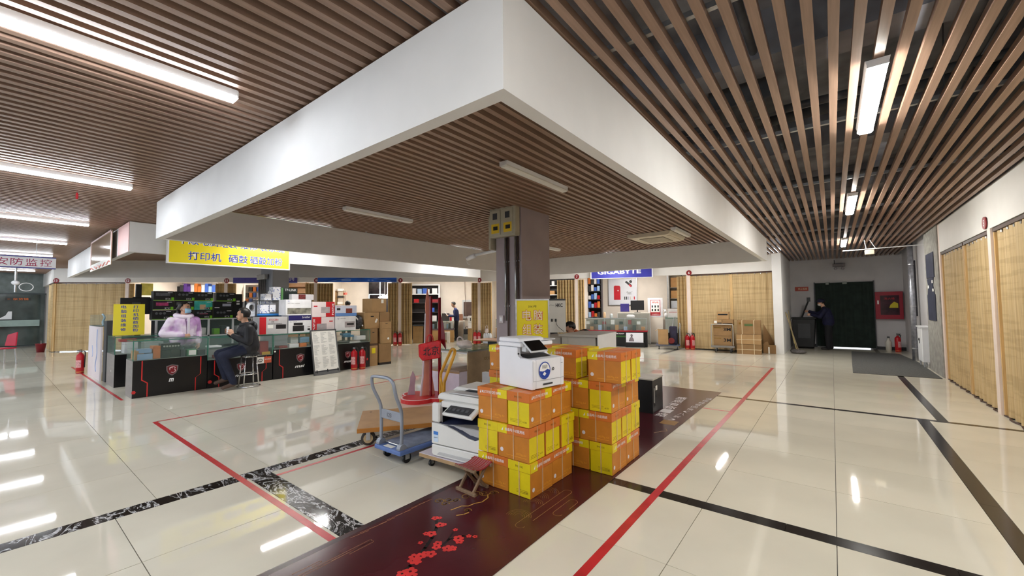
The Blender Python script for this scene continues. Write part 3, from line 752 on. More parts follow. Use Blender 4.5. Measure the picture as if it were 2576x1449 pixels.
# ================================================================== printed runner
runner_m = M('maroon_vinyl_runner', (70, 24, 32), 0.22, var=0.22, scale=2.0, detail=6, spec=0.5)
gold = M('gold_print', (190, 148, 70), 0.4, var=0.12, scale=10)
t = thing('runner_mat', 'long maroon vinyl runner printed with red plum blossoms and gold clouds', 'mat', (-2.6, 0, 0.0012))
MB().box(0, 1.055, -1.2, 7.77, 0, 0.003).build('sheet', runner_m, t)
MB().box(0.005, 0.05, -1.0, 7.7, 0.003, 0.0033).build('border_band', M('runner_border', (52, 26, 32), 0.3, var=0.3, scale=5), t)  # darker strip along one long edge of the runner
ZR = 0.0036
def ribbon(mb, pts, w):
    """flat line lying on the runner"""
    n = len(pts)
    for (a, b) in zip(pts[:-1], pts[1:]):
        d = Vector((b[0] - a[0], b[1] - a[1])); 
        if d.length < 1e-6: continue
        d.normalize(); q = Vector((-d.y, d.x)) * w / 2; e = d * w * 0.3
        mb.add([(a[0] - q.x - e.x, a[1] - q.y - e.y, ZR), (b[0] - q.x + e.x, b[1] - q.y + e.y, ZR), (b[0] + q.x + e.x, b[1] + q.y + e.y, ZR), (a[0] + q.x - e.x, a[1] + q.y - e.y, ZR)], [(0, 1, 2, 3)])
    return mb
def arc(cx, cy, r, a0, a1, n=14): return [(cx + r * math.cos(math.radians(a0 + (a1 - a0) * k / n)), cy + r * math.sin(math.radians(a0 + (a1 - a0) * k / n))) for k in range(n + 1)]
def spiral(cx, cy, r, turns, a0=0, n=26, sgn=1): return [(cx + r * (1 - 0.85 * k / n) * math.cos(a0 + sgn * turns * 2 * math.pi * k / n), cy + r * (1 - 0.85 * k / n) * math.sin(a0 + sgn * turns * 2 * math.pi * k / n)) for k in range(n + 1)]
# swirling clouds (beside the stool)
mb = MB()
for (cx, cy, r, sg) in ((0.15, 2.19, 0.04, 1), (0.20, 2.25, 0.04, -1), (0.22, 2.19, 0.035, 1), (0.25, 2.28, 0.03, 1), (0.27, 2.37, 0.05, 1), (0.34, 2.50, 0.05, -1), (0.30, 2.44, 0.06, 1), (0.40, 2.55, 0.04, 1), (0.43, 2.22, 0.03, 1)):
    ribbon(mb, spiral(cx, cy, r, 1.3, 0.6, sgn=sg), 0.008)
ribbon(mb, [(0.33, 2.15), (0.35, 2.24), (0.39, 2.27), (0.40, 2.33), (0.43, 2.38), (0.42, 2.46), (0.38, 2.50)], 0.010)
ribbon(mb, [(0.42, 2.12), (0.45, 2.16), (0.46, 2.20)], 0.012)
mb.build('printed_cloud', gold, t)
# scale clouds with long loops on the other half
mb = MB()
for (cx, cy, k0) in ((0.74, 2.82, 5), (0.72, 2.70, 5), (0.75, 2.60, 4), (0.78, 2.38, 5)):
    for k in range(k0): ribbon(mb, arc(cx, cy, 0.028 + 0.016 * k, 20, 200, 12), 0.0025)
for (x, y0, y1) in ((0.865, 2.29, 2.92), (0.985, 2.58, 2.80)):
    ribbon(mb, [(x - 0.035, y0), (x - 0.035, y1)] + arc(x, y1, 0.035, 180, 0, 8) + [(x + 0.035, y0 + 0.1)], 0.004)
    ribbon(mb, arc(x, y0, 0.035, 180, 360, 8), 0.004)
mb.build('printed_scale_cloud', M('dull_gold_print', (150, 112, 60), 0.4, var=0.1), t)
mb = MB()
for (a, b, x) in ((0.6, 1.56, 0.19), (1.30, 1.56, 0.21), (1.1, 1.25, 0.15)):
    ribbon(mb, [(x, a), (x + 0.005, b)] + arc(x + 0.014, b, 0.01, 180, 0, 5) + [(x + 0.024, a + 0.1)], 0.004)
for k in range(9): ribbon(mb, [(0.07 + 0.012 * random.random(), 1.5 + 0.07 * k), (0.08 + 0.012 * random.random(), 1.62 + 0.07 * k)], 0.004)
mb.build('printed_line', M('copper_print', (150, 104, 70), 0.4), t)
# plum branch and blossoms
mb = MB()
for pts, w in (([(0.66, 1.35), (0.62, 1.55), (0.55, 1.72), (0.50, 1.82), (0.43, 1.92), (0.36, 1.98)], 0.022), ([(0.58, 1.68), (0.62, 1.78), (0.60, 1.88), (0.64, 1.96), (0.70, 1.99)], 0.016), ([(0.60, 1.86), (0.56, 1.95)], 0.010), ([(0.52, 1.76), (0.47, 1.74)], 0.010)):
    ribbon(mb, pts, w)
mb.build('printed_branch', M('black_branch_print', (24, 16, 18), 0.4), t)
blm = M('red_blossom_print', (206, 52, 52), 0.4, var=0.15, scale=14)
mb = MB()
def blossom(x, y, r, n=5):
    for k in range(n):
        a = 2 * math.pi * k / n + x * 9
        cx, cy = x + 0.6 * r * math.cos(a), y + 0.6 * r * math.sin(a)
        ring = [(cx + 0.42 * r * math.cos(q), cy + 0.42 * r * math.sin(q), ZR + 0.0004 + 0.00006 * k) for q in [2 * math.pi * j / 9 for j in range(9)]]
        mb.add(ring, [tuple(range(9))])
for (x, y, r) in ((0.326, 2.0, 0.028), (0.35, 2.02, 0.02), (0.421, 1.96, 0.034), (0.44, 1.98, 0.02), (0.46, 1.85, 0.036), (0.43, 1.83, 0.022), (0.483, 1.74, 0.018), (0.551, 1.98, 0.018), (0.676, 1.98, 0.02), (0.713, 2.0, 0.018), (0.64, 1.92, 0.036), (0.67, 1.90, 0.03), (0.578, 1.80, 0.03), (0.60, 1.77, 0.03), (0.666, 1.80, 0.036), (0.69, 1.82, 0.03), (0.628, 1.70, 0.036), (0.60, 1.68, 0.03), (0.595, 1.65, 0.034), (0.57, 1.62, 0.034), (0.594, 1.595, 0.036), (0.62, 1.60, 0.03), (0.662, 1.52, 0.04), (0.64, 1.48, 0.034), (0.70, 1.50, 0.034), (0.67, 1.44, 0.04)): blossom(x, y, r)
mb.build('printed_blossom', blm, t)
# brush writing and seal at the far end
for k, ch in enumerate('感恩有你一路'): text(ch, t, (0.64 + 0.014 * k, 6.9 - 0.235 * k, ZR), (1, 0, 0), (0, 1, 0), 0.2, M('white_brush_print', (228, 222, 224), 0.4), w=0.15, bold=0.01)
for k, ch in enumerate('诚信经营回馈(八折)'): text(ch, t, (1.0 - 0.012 * k, 7.1 - 0.17 * k, ZR), (1, 0, 0), (0, 1, 0), 0.12, M('white_brush_print'), w=0.085)
MB().box(0.81, 1.0, 5.30, 5.50, 0.003, ZR).build('printed_seal', M('dull_gold_print'), t)
ribbon(MB(), [(0.90, 4.86), (0.95, 4.98), (1.0, 5.02), (0.96, 5.1)], 0.010).build('printed_line', M('pale_print', (170, 140, 110), 0.4), t)

# ================================================================== cartons of copy paper
c_or = M('orange_carton', (198, 126, 42), 0.42, var=0.07, scale=8)
c_ye = M('yellow_carton', (224, 204, 22), 0.4, var=0.05, scale=8)
l_or = M('orange_carton_lid', (208, 114, 44), 0.38, var=0.07, scale=8)
strapm = M('clear_packing_strap', (232, 200, 160), 0.3, var=0.1, alpha=0.6)
goldtxt = M('pale_orange_print', (226, 160, 50), 0.5)
brntxt = M('brown_print', (120, 92, 20), 0.6)
LX, LY, LH = 0.157, 0.107, 0.268
def carton_parts():
    t = bpy.data.objects.new('paper_carton', None); COL.objects.link(t); t.empty_display_size = 0.05
    MB().box(-LX, LX, -LY, LY, 0, LH - 0.004, mi=[0, 0, 0, 1, 0, 1]).build('body', [c_or, c_ye], t, bevel=0.003)
    d = 0.005
    lid = MB().box(-LX - d, -0.06, -LY - d, LY + d, LH - 0.075, LH, mi=1).box(-0.06, LX + d, -LY - d, LY + d, LH - 0.075, LH, mi=0).build('lid', [l_or, c_ye], t, bevel=0.002)
    MB().box(0.002, 0.010, -LY - d - 0.0012, LY + d + 0.0012, 0.004, LH + 0.0012).build('strap', strapm, t)
    MB().box(-LX - d - 0.001, LX + d + 0.001, -0.004, 0.004, 0.004, LH + 0.0016).build('strap', strapm, t)
    for s in (-1, 1):
        yy = s * (LY + d + 0.0008); yb = s * (LY + 0.0008); u = (-s, 0, 0)
        text('金晶鸣多功能用纸' if s < 0 else 'MULTI PURPOSE PAPER', lid, (0.02 if s < 0 else 0.005, yy, LH - 0.036), u, (0, 0, 1), 0.026 if s < 0 else 0.023, white_ink, w=0.2 if s < 0 else 0.21, bold=0.008)
        MB().prism([(-0.118, LH - 0.05), (-0.102, LH - 0.05), (-0.098, LH - 0.022)] if s < 0 else [(0.118, LH - 0.05), (0.134, LH - 0.05), (0.122, LH - 0.022)], yy - 0.0004, yy + 0.0004, 'y').build('printed_logo', white_ink, lid)
        text('60/70g A4', t, (0.08 * -s, yb, 0.052), u, (0, 0, 1), 0.022, goldtxt, w=0.1)
        MB().box(-0.07, 0.13, yb - 0.0003, yb + 0.0003, 0.03, 0.033).build('printed_rule', goldtxt, t)
        MB().cyl((-s * -0.118, yb - 0.0002, 0.062), (-s * -0.118, yb + s * 0.0006, 0.062), 0.017, n=16).build('logo_disc', M('white_logo_disc', (226, 220, 226), 0.5), t)
        xb = s * (LX + 0.0008)
        text('静电复印纸', lid, (s * (LX + d + 0.0008), 0, LH - 0.036), (0, s, 0), (0, 0, 1), 0.018, brntxt, w=0.075)
        text('A4 500', t, (xb, s * 0.06, 0.04), (0, s, 0), (0, 0, 1), 0.014, brntxt, w=0.04)
        for k in range(3): MB().box(xb - 0.0003, xb + 0.0003, -0.085, 0.03, 0.03 + 0.011 * k, 0.032 + 0.011 * k).build('printed_rule', brntxt, t)
    return t
carton0 = carton_parts()
CART = []
R90 = math.pi / 2
def carton(x0, y0, z, rot, label, group, tilt=0.0):
    """x0,y0 = lower corner of the footprint"""
    w, d = (2 * LX, 2 * LY) if rot in (0, 180) else (2 * LY, 2 * LX)
    CART.append(((x0 + w / 2, y0 + d / 2, z), math.radians(rot) + tilt, label, group))
gA = 'paper cartons in the front stack'; gBx = 'paper cartons in the rear stack'
z1, z2, z3, z4 = 0.0045, 0.2765, 0.5485, 0.8205
A = 'front carton stack'
carton(-2.105, 2.63, z1, 90, 'yellow-ended carton standing lowest at the near corner of the ' + A, gA)
carton(-2.11, 2.96, z1, 270, 'lowest carton at the far side of the ' + A, gA, -0.02)
carton(-2.435, 2.635, z1, 0, 'lowest carton beside the folding stool', gA, 0.015)
carton(-2.21, 2.625, z2, 0, 'middle layer orange carton at the near corner of the ' + A, gA, -0.01)
carton(-2.21, 2.86, z2, 0, 'middle layer yellow-ended carton with an orange lid in the ' + A, gA)
carton(-2.20, 3.09, z2, 180, 'middle layer yellow-ended carton with a yellow lid in the ' + A, gA)
carton(-2.435, 2.63, z2, 90, 'middle layer carton next to the grey office copier', gA)
carton(-2.44, 2.635, z3, 180, 'top layer carton nearest the copier under the white printer', gA, 0.01)
carton(-2.105, 2.625, z3, 270, 'top layer carton with a torn orange lid under the white printer', gA)
carton(-2.115, 2.965, z3, 270, 'top layer carton at the far side under the white printer', gA, -0.02)
carton(-2.44, 2.865, z3, 0, 'hidden top layer carton under the back of the white printer', gA)
Bk = 'rear carton stack'
carton(-1.785, 3.42, z1, 90, 'lowest carton at the near corner of the ' + Bk, gBx)
carton(-1.79, 3.75, z1, 90, 'lowest carton at the far side of the ' + Bk, gBx)
carton(-2.115, 3.425, z1, 180, 'lowest carton in the gap between both stacks', gBx)
carton(-1.885, 3.415, z2, 0, 'second layer orange carton at the near corner of the ' + Bk, gBx, 0.01)
carton(-1.885, 3.645, z2, 0, 'second layer yellow-ended carton in the middle of the ' + Bk, gBx)
carton(-1.89, 3.875, z2, 180, 'second layer yellow-lidded carton at the far side of the ' + Bk, gBx)
carton(-2.215, 3.42, z2, 180, 'second layer carton sliver in the gap between both stacks', gBx)
carton(-1.78, 3.41, z3, 270, 'third layer carton showing a plain yellow end in the ' + Bk, gBx, 0.015)
carton(-1.785, 3.745, z3, 270, 'third layer carton at the far side of the ' + Bk, gBx)
carton(-2.11, 3.42, z3, 180, 'third layer carton with a yellow-lidded side in the ' + Bk, gBx)
carton(-1.775, 3.39, z4, 0, 'topmost orange carton at the near corner of the ' + Bk, gBx)
carton(-1.775, 3.625, z4, 0, 'topmost yellow-ended carton at the far side of the ' + Bk, gBx)
carton(-2.215, 3.39, z4, 0, 'topmost carton just behind the white printer', gBx)
carton(-2.21, 3.63, z4, 180, 'topmost carton whose yellow top shows below the grey cabinet', gBx)
carton(-2.54, 3.64, z4, 180, 'topmost carton hidden behind the touch screen of the printer', gBx)
carton(-2.96, 3.38, z4, 0, 'topmost carton at the desk end of the ' + Bk, gBx)
carton(-2.75, 3.39, z3, 270, 'orange-lidded carton under the desk end of the ' + Bk, gBx)
carton(-2.97, 3.39, z3, 270, 'orange-lidded outermost carton at the desk end of the ' + Bk, gBx)
carton(-2.97, 3.4, z2, 0, 'hidden second layer carton at the desk end of the ' + Bk, gBx)
carton(-2.97, 3.4, z1, 0, 'hidden lowest carton at the desk end of the ' + Bk, gBx)
carton(-2.54, 3.42, z3, 0, 'hidden third layer carton behind the white printer', gBx)
carton(-2.54, 3.42, z2, 0, 'hidden second layer carton behind the white printer', gBx)
carton(-2.54, 3.42, z1, 0, 'hidden lowest carton behind the white printer', gBx)
def place_cartons():
    """run after the lettering exists so that every copy carries it"""
    for k, (loc, rz, lb, g) in enumerate(CART):
        o = carton0 if k == 0 else copy_tree(carton0)
        o.location = loc; o.rotation_euler = (0, 0, rz); tag(o, lb, 'carton', g)

# ================================================================== white multifunction printer on the cartons
pr_w = M('printer_white', (233, 234, 240), 0.38, var=0.015)
pr_g = M('printer_light_grey', (206, 208, 212), 0.4, var=0.02)
scr = M('dark_touch_screen', (10, 10, 12), 0.12, var=0.05)
seam = M('seam_grey', (150, 152, 158), 0.5)
t = thing('laser_printer', 'white multifunction laser printer with a touch screen standing on the paper cartons', 'printer', (-2.095, 2.945, 0.8225), math.radians(80))
# local: x = width (0.40), front = -y, depth 0.42
hw = 0.195
MB().prism([(-0.205, 0.0), (0.205, 0.0), (0.205, 0.335), (-0.03, 0.335), (-0.03, 0.265), (-0.055, 0.25), (-0.20, 0.242), (-0.212, 0.23)], -hw, -hw + 0.045, 'x').build('side_panel', pr_w, t, bevel=0.006)
MB().prism([(-0.205, 0.0), (0.205, 0.0), (0.205, 0.335), (0.09, 0.335), (0.02, 0.30), (-0.03, 0.25), (-0.20, 0.242), (-0.212, 0.23)], hw - 0.045, hw, 'x').build('side_panel', pr_w, t, bevel=0.006)
MB().box(-hw + 0.045, hw - 0.045, -0.208, 0.205, 0.004, 0.242).build('body', pr_w, t, bevel=0.005)
MB().box(-hw + 0.045, hw - 0.045, 0.06, 0.205, 0.242, 0.335).build('rear_body', pr_w, t)
MB().prism([(-0.10, 0.245), (0.06, 0.235), (0.06, 0.262), (-0.02, 0.262)], -hw + 0.05, hw - 0.05, 'x').build('output_tray', M('tray_charcoal', (46, 48, 52), 0.4), t)
MB().box(-hw - 0.004, hw + 0.004, -0.075, 0.212, 0.338, 0.372).build('scanner_bed', pr_w, t, bevel=0.006)
MB().prism([(-0.06, 0.374), (0.208, 0.374), (0.208, 0.412), (-0.02, 0.412), (-0.055, 0.402)], -hw, hw - 0.09, 'x').build('document_feeder', pr_w, t, bevel=0.008)
MB().prism([(-0.06, 0.376), (0.20, 0.376), (0.20, 0.386), (-0.06, 0.386)], hw - 0.12, hw + 0.06, 'x').build('feeder_tray', pr_g, t, bevel=0.004)
MB().box(hw - 0.10, hw - 0.085, 0.0, 0.18, 0.386, 0.402).build('paper_guide', dgreym, t)
Rm = Matrix.Rotation(math.radians(38), 3, 'X')
sc_ = MB().cbox((-0.085, -0.135, 0.343), (0.20, 0.135, 0.016), M4=Rm).build('touch_panel', pr_g, t, bevel=0.004)
MB().cbox((-0.085, -0.141, 0.3515), (0.186, 0.118, 0.003), M4=Rm).build('screen', scr, sc_)
MB().box(-0.16, -0.02, -0.10, -0.05, 0.30, 0.345).build('panel_bracket', pr_g, t)
for z in (0.068,): MB().box(-hw + 0.004, hw - 0.004, -0.2135, -0.2125, z, z + 0.0025).build('seam', seam, t)
MB().box(-hw + 0.004, -hw + 0.006, -0.2135, -0.2125, 0.068, 0.235).build('seam', seam, t)
MB().box(-0.075, 0.04, -0.2145, -0.2125, 0.028, 0.042).build('drawer_grip', dgreym, t, bevel=0.001)
for k in range(1): MB().box(-hw - 0.0008, -hw + 0.0002, -0.07, 0.204, 0.336, 0.339).box(-hw - 0.0008, -hw + 0.0002, -0.07, -0.067, 0.24, 0.336).build('seam', seam, t)
MB().box(-hw + 0.006, -hw + 0.02, -0.036, -0.028, 0.275, 0.287).build('usb_port', blackm, t)
fy = -0.2135
def disc_y(mb, c, r, y0, y1, n=28, sx=1.0, sz=1.0, clip=None):
    mb.prism([(c[0] + r * sx * math.cos(2 * math.pi * k / n), c[1] + r * sz * math.sin(2 * math.pi * k / n)) for k in range(n)], y0, y1, 'y'); return mb
stk = disc_y(MB(), (-0.055, 0.148), 0.072, fy - 0.0006, fy, sx=0.95).build('round_sticker', M('sticker_blue', (28, 66, 160), 0.4), t)
disc_y(MB(), (-0.055, 0.148), 0.063, fy - 0.0010, fy - 0.0004, sx=0.95).build('sticker_white', white_ink, stk)
MB().prism([(-0.055 + 0.0595 * math.cos(a), 0.148 + 0.0625 * math.sin(a)) for a in [math.pi + math.pi * k / 14 for k in range(15)]] + [(-0.025, 0.158), (-0.05, 0.146), (-0.08, 0.142)], fy - 0.0016, fy - 0.0009, 'y').build('sticker_wave', M('sticker_blue'), stk)
MB().prism([(-0.08, 0.118), (-0.058, 0.103), (-0.038, 0.122), (-0.06, 0.138)], fy - 0.0021, fy - 0.0015, 'y').build('sticker_icon', white_ink, stk)
text('激光打印\n彩色复印', stk, (-0.055, fy - 0.0018, 0.178), (1, 0, 0), (0, 0, 1), 0.03, black_ink, w=0.06)
lg = disc_y(MB(), (0.048, 0.152), 0.0135, fy - 0.0008, fy, 20).build('brand_disc', dgreym, t)
text('hp', lg, (0.048, fy - 0.0012, 0.152), (1, 0, 0), (0, 0, 1), 0.014, white_ink, italic=0.2)
MB().box(0.145, 0.17, fy - 0.0006, fy, 0.19, 0.196).build('model_mark', seam, t)

# ================================================================== grey office copier on a wooden dolly
xg = M('copier_pale_grey', (222, 222, 220), 0.42, var=0.02)
xg2 = M('copier_mid_grey', (188, 188, 190), 0.45, var=0.03)
navy = M('copier_navy', (30, 36, 62), 0.4, var=0.08)
t = thing('office_copier', 'pale grey office copier with a navy output bay standing on a wooden dolly', 'copier', (-2.98, 2.575, 0.132), 0.10)
# local: front at y=0 facing -y, x 0..0.6, depth 0.56
MB().prism([(0.02, 0), (0.58, 0), (0.6, 0.02), (0.6, 0.10), (0.0, 0.10), (0.0, 0.02)], 0.0, 0.54, 'y').build('paper_drawer', xg, t, bevel=0.008)
dr = MB().prism([(0.07, 0.02), (0.53, 0.02), (0.50, 0.045), (0.10, 0.045)], -0.006, 0.002, 'y').build('drawer_grip', xg2, t, bevel=0.002)
door = MB()
curve = [(0.0, 0.11), (0.6, 0.11), (0.6, 0.30), (0.565, 0.29), (0.56, 0.225), (0.50, 0.205), (0.42, 0.215), (0.30, 0.255), (0.18, 0.285), (0.07, 0.30), (0.0, 0.30)]
door.prism(curve, 0.0, 0.05, 'y').build('front_door', xg, t, bevel=0.006)
MB().box(0.0, 0.095, 0.0, 0.05, 0.305, 0.48).build('side_tower', xg, t, bevel=0.012)
MB().box(0.005, 0.595, 0.05, 0.54, 0.10, 0.29).build('body', xg2, t)
MB().box(0.005, 0.095, 0.05, 0.54, 0.29, 0.46).box(0.095, 0.595, 0.42, 0.54, 0.29, 0.46).build('rear_body', xg2, t)
bay = MB(); nx = 12
prof = [(0.0, 0.298), (0.07, 0.297), (0.18, 0.282), (0.30, 0.252), (0.42, 0.212), (0.50, 0.203), (0.56, 0.222), (0.60, 0.225)]
for (px_, pz_) in prof: bay.v += [(px_, 0.012, pz_), (px_, 0.16, 0.30 + 0.35 * (pz_ - 0.25)), (px_, 0.42, 0.37)]
for k in range(len(prof) - 1):
    for j in range(2): bay.f.append((3 * k + j, 3 * k + 3 + j, 3 * k + 4 + j, 3 * k + 1 + j)); bay.m.append(0)
bo_ = bay.build('output_bay', navy, t, True); sd_ = bo_.modifiers.new('thickness', 'SOLIDIFY'); sd_.thickness = 0.006
MB().box(0.095, 0.595, 0.405, 0.42, 0.34, 0.46).box(0.095, 0.10, 0.05, 0.42, 0.30, 0.46).build('bay_recess', blackm, t)
MB().box(0.095, 0.6, 0.03, 0.54, 0.445, 0.50).build('upper_body', xg, t, bevel=0.006)
Rx = Matrix.Rotation(math.radians(24), 3, 'X')
cp = MB().cbox((0.37, -0.02, 0.44), (0.34, 0.13, 0.03), M4=Rx).build('control_panel', xg, t, bevel=0.008)
MB().cbox((0.36, -0.026, 0.457), (0.27, 0.095, 0.004), M4=Rx).build('key_field', dgreym, cp)
for k in range(5): MB().cbox((0.25 + 0.05 * k, -0.03, 0.460), (0.03, 0.03, 0.003), M4=Rx).build('key', M('dark_key', (84, 86, 92), 0.5), cp)
MB().prism([(0.02, 0.50), (0.6, 0.50), (0.6, 0.555), (0.06, 0.565), (0.02, 0.54)], 0.06, 0.56, 'y').build('scanner_lid', xg, t, bevel=0.012)
MB().prism([(0.06, 0.563), (0.6, 0.558), (0.6, 0.595), (0.12, 0.60)], 0.22, 0.55, 'y').build('document_feeder', xg, t, bevel=0.012)
MB().prism([(0.22, 0.566), (0.6, 0.566), (0.6, 0.59), (0.27, 0.59)], 0.19, 0.225, 'y').build('feeder_slot', blackm, t)
MB().prism([(0.14, 0.565), (0.6, 0.562), (0.6, 0.574), (0.2, 0.578)], 0.08, 0.19, 'y').build('feeder_tray', xg2, t, bevel=0.003)
MB().box(0.03, 0.085, -0.002, 0.0005, 0.13, 0.225).build('energy_label', M('label_blue_white', (196, 214, 236), 0.5), t)
MB().box(0.03, 0.085, -0.003, -0.0015, 0.195, 0.225).build('label_head', M('label_blue', (60, 120, 200), 0.5), t)
text('中国能效标识', t, (0.057, -0.0028, 0.17), (1, 0, 0), (0, 0, 1), 0.009, black_ink, w=0.045)
MB().box(0.0, 0.6, -0.0015, 0.001, 0.302, 0.305).build('seam', seam, t)
wood_e = M('pale_board_edge', (170, 140, 104), 0.6, var=0.15, scale=6, stretch=(1, 1, 6))
lil = M('lilac_board_top', (206, 198, 208), 0.5, var=0.05)
t = thing('dolly', 'low wooden dolly on casters carrying the office copier', 'dolly', (-3.14, 2.56, 0), 0.06)
MB().box(0, 0.66, 0, 0.62, 0.09, 0.123).build('board', wood_e, t, bevel=0.003)
MB().box(0.002, 0.658, 0.002, 0.618, 0.123, 0.127).build('laminate', lil, t)
def caster(t, x, y, r, zt, wm=None, name='caster'):
    c = MB().box(x - r * 0.55, x + r * 0.55, y - r * 0.5, y + r * 0.5, zt - 0.012, zt).box(x - 0.018, x - 0.012, y - r * 0.5, y + r * 0.5, r * 0.8, zt - 0.01).box(x + 0.012, x + 0.018, y - r * 0.5, y + r * 0.5, r * 0.8, zt - 0.01).build('caster_fork', steel, t)
    MB().cyl((x - 0.012, y, r), (x + 0.012, y, r), r, n=16).build('wheel', wm or blackm, c)
for (x, y) in ((0.1, 0.07), (0.58, 0.07), (0.1, 0.55), (0.58, 0.55)): caster(t, x, y, 0.032, 0.09)

# ================================================================== folding stool with a striped seat
sw = M('weathered_stool_wood', (132, 108, 84), 0.75, var=0.18, scale=8, stretch=(4, 4, 1))
def stripes():
    m = M('striped_webbing', (150, 50, 56), 0.8)
    nt = m.node_tree; b = nt.nodes['Principled BSDF']
    tc = nt.nodes.new('ShaderNodeTexCoord'); wv = nt.nodes.new('ShaderNodeTexWave'); wv.inputs['Scale'].default_value = 6.5; wv.bands_direction = 'X'
    nt.links.new(tc.outputs['Object'], wv.inputs['Vector'])
    r = nt.nodes.new('ShaderNodeValToRGB'); r.color_ramp.interpolation = 'CONSTANT'; e = r.color_ramp.elements
    e[0].position = 0; e[0].color = (*S(150, 44, 52), 1); e[1].position = 0.42; e[1].color = (*S(206, 176, 140), 1)
    x = e.new(0.55); x.color = (*S(112, 90, 120), 1); x = e.new(0.78); x.color = (*S(160, 52, 58), 1)
    nt.links.new(wv.outputs['Fac'], r.inputs['Fac']); nt.links.new(r.outputs['Color'], b.inputs['Base Color'])
    return m
t = thing('folding_stool', 'low folding wooden stool with a red striped webbing seat', 'stool', (-2.375, 2.505, 0.0005), -0.06)
MB().box(-0.115, 0.115, -0.10, -0.075, 0.0, 0.026).build('foot_bar', sw, t, bevel=0.004)
MB().box(-0.095, 0.075, 0.08, 0.105, 0.0, 0.026).build('foot_bar', sw, t, bevel=0.004)
for x in (-0.085, 0.075): MB().cbox((x, 0.0, 0.11), (0.02, 0.022, 0.24), M4=Matrix.Rotation(math.radians(-40), 3, 'X')).build('leg', sw, t, bevel=0.003)
for x in (-0.06, 0.05): MB().cbox((x, 0.0, 0.11), (0.02, 0.022, 0.24), M4=Matrix.Rotation(math.radians(40), 3, 'X')).build('leg', sw, t, bevel=0.003)
MB().box(-0.12, 0.12, -0.105, -0.08, 0.185, 0.21).build('seat_rail', sw, t, bevel=0.004)
MB().box(-0.12, 0.12, 0.08, 0.105, 0.185, 0.21).build('seat_rail', sw, t, bevel=0.004)
seat = MB()
pts = [(-0.108 + 0.216 * k / 8, 0.214 - 0.03 * math.sin(math.pi * k / 8)) for k in range(9)]
seat.prism([(y, z) for y, z in pts] + [(y, z + 0.006) for y, z in pts[::-1]], -0.105, 0.105, 'x').build('seat', stripes(), t)

# ================================================================== blue platform trolley
blu = M('blue_plastic_deck', (92, 118, 176), 0.5, var=0.1, scale=6)
deckg = M('scuffed_grey_blue_mat', (120, 132, 156), 0.6, var=0.2, scale=9)
tubeg = M('grey_blue_tube', (146, 152, 164), 0.35, metal=0.3, var=0.06)
t = thing('platform_trolley', 'blue platform trolley with a grey tube handle', 'trolley', (-3.45, 2.42, 0), 0.0)
MB().box(-0.21, 0.21, 0, 0.74, 0.10, 0.145).build('deck', blu, t, bevel=0.014, seg=2)
MB().box(-0.185, 0.185, 0.09, 0.72, 0.145, 0.149).build('deck_mat', deckg, t)
h = [(-0.165, 0.05, 0.12), (-0.165, 0.05, 0.45), (-0.165, 0.03, 0.56), (-0.185, -0.03, 0.70), (-0.18, -0.05, 0.80), (-0.14, -0.05, 0.825), (0.0, -0.05, 0.83), (0.10, -0.05, 0.825), (0.155, -0.04, 0.78), (0.172, -0.02, 0.66), (0.172, 0.03, 0.54), (0.165, 0.05, 0.45), (0.165, 0.05, 0.12)]
def smooth(pts, n=4):
    out = []
    P = [Vector(p) for p in pts]
    for i in range(len(P) - 1):
        p0, p1, p2, p3 = P[max(i - 1, 0)], P[i], P[i + 1], P[min(i + 2, len(P) - 1)]
        for k in range(n):
            s = k / n
            out.append(0.5 * ((2 * p1) + (p2 - p0) * s + (2 * p0 - 5 * p1 + 4 * p2 - p3) * s * s + (3 * p1 - p0 - 3 * p2 + p3) * s ** 3))
    out.append(P[-1]); return out
MB().tube(smooth(h), 0.0165, 10).build('handle', tubeg, t, True)
pl = MB().box(-0.158, 0.158, 0.042, 0.058, 0.40, 0.49).build('handle_plate', tubeg, t, bevel=0.004)
text('123', pl, (-0.02, 0.0412, 0.445), (1, 0, 0), (0, 0, 1), 0.04, black_ink)
for x in (-0.165, 0.165):
    MB().box(x - 0.022, x + 0.022, 0.01, 0.10, 0.145, 0.165).cyl((x - 0.026, 0.05, 0.16), (x + 0.026, 0.05, 0.16), 0.04, n=14).build('hinge', tubeg, t)
MB().cyl((-0.165, 0.075, 0.165), (0.165, 0.075, 0.165), 0.006, n=8).build('release_bar', chrome, t)
MB().box(-0.08, 0.05, 0.015, 0.07, 0.1455, 0.147).build('deck_label', paperm, t)
for (x, y) in ((-0.15, 0.12), (0.15, 0.12), (-0.15, 0.62), (0.15, 0.62)): caster(t, x, y, 0.048, 0.10)

# ================================================================== flat wooden cart with a yellow handle
plyw = M('worn_plywood', (176, 138, 98), 0.55, var=0.1, scale=4)
orgedge = M('orange_varnished_edge', (176, 114, 44), 0.45, var=0.12)
ytube = M('mustard_tube', (196, 142, 40), 0.4, var=0.12, scale=10)
t = thing('flat_cart', 'flat plywood cart with rubber wheels and a mustard tube handle', 'cart', (-3.94, 2.40, 0), math.atan2(0.46, -0.63))
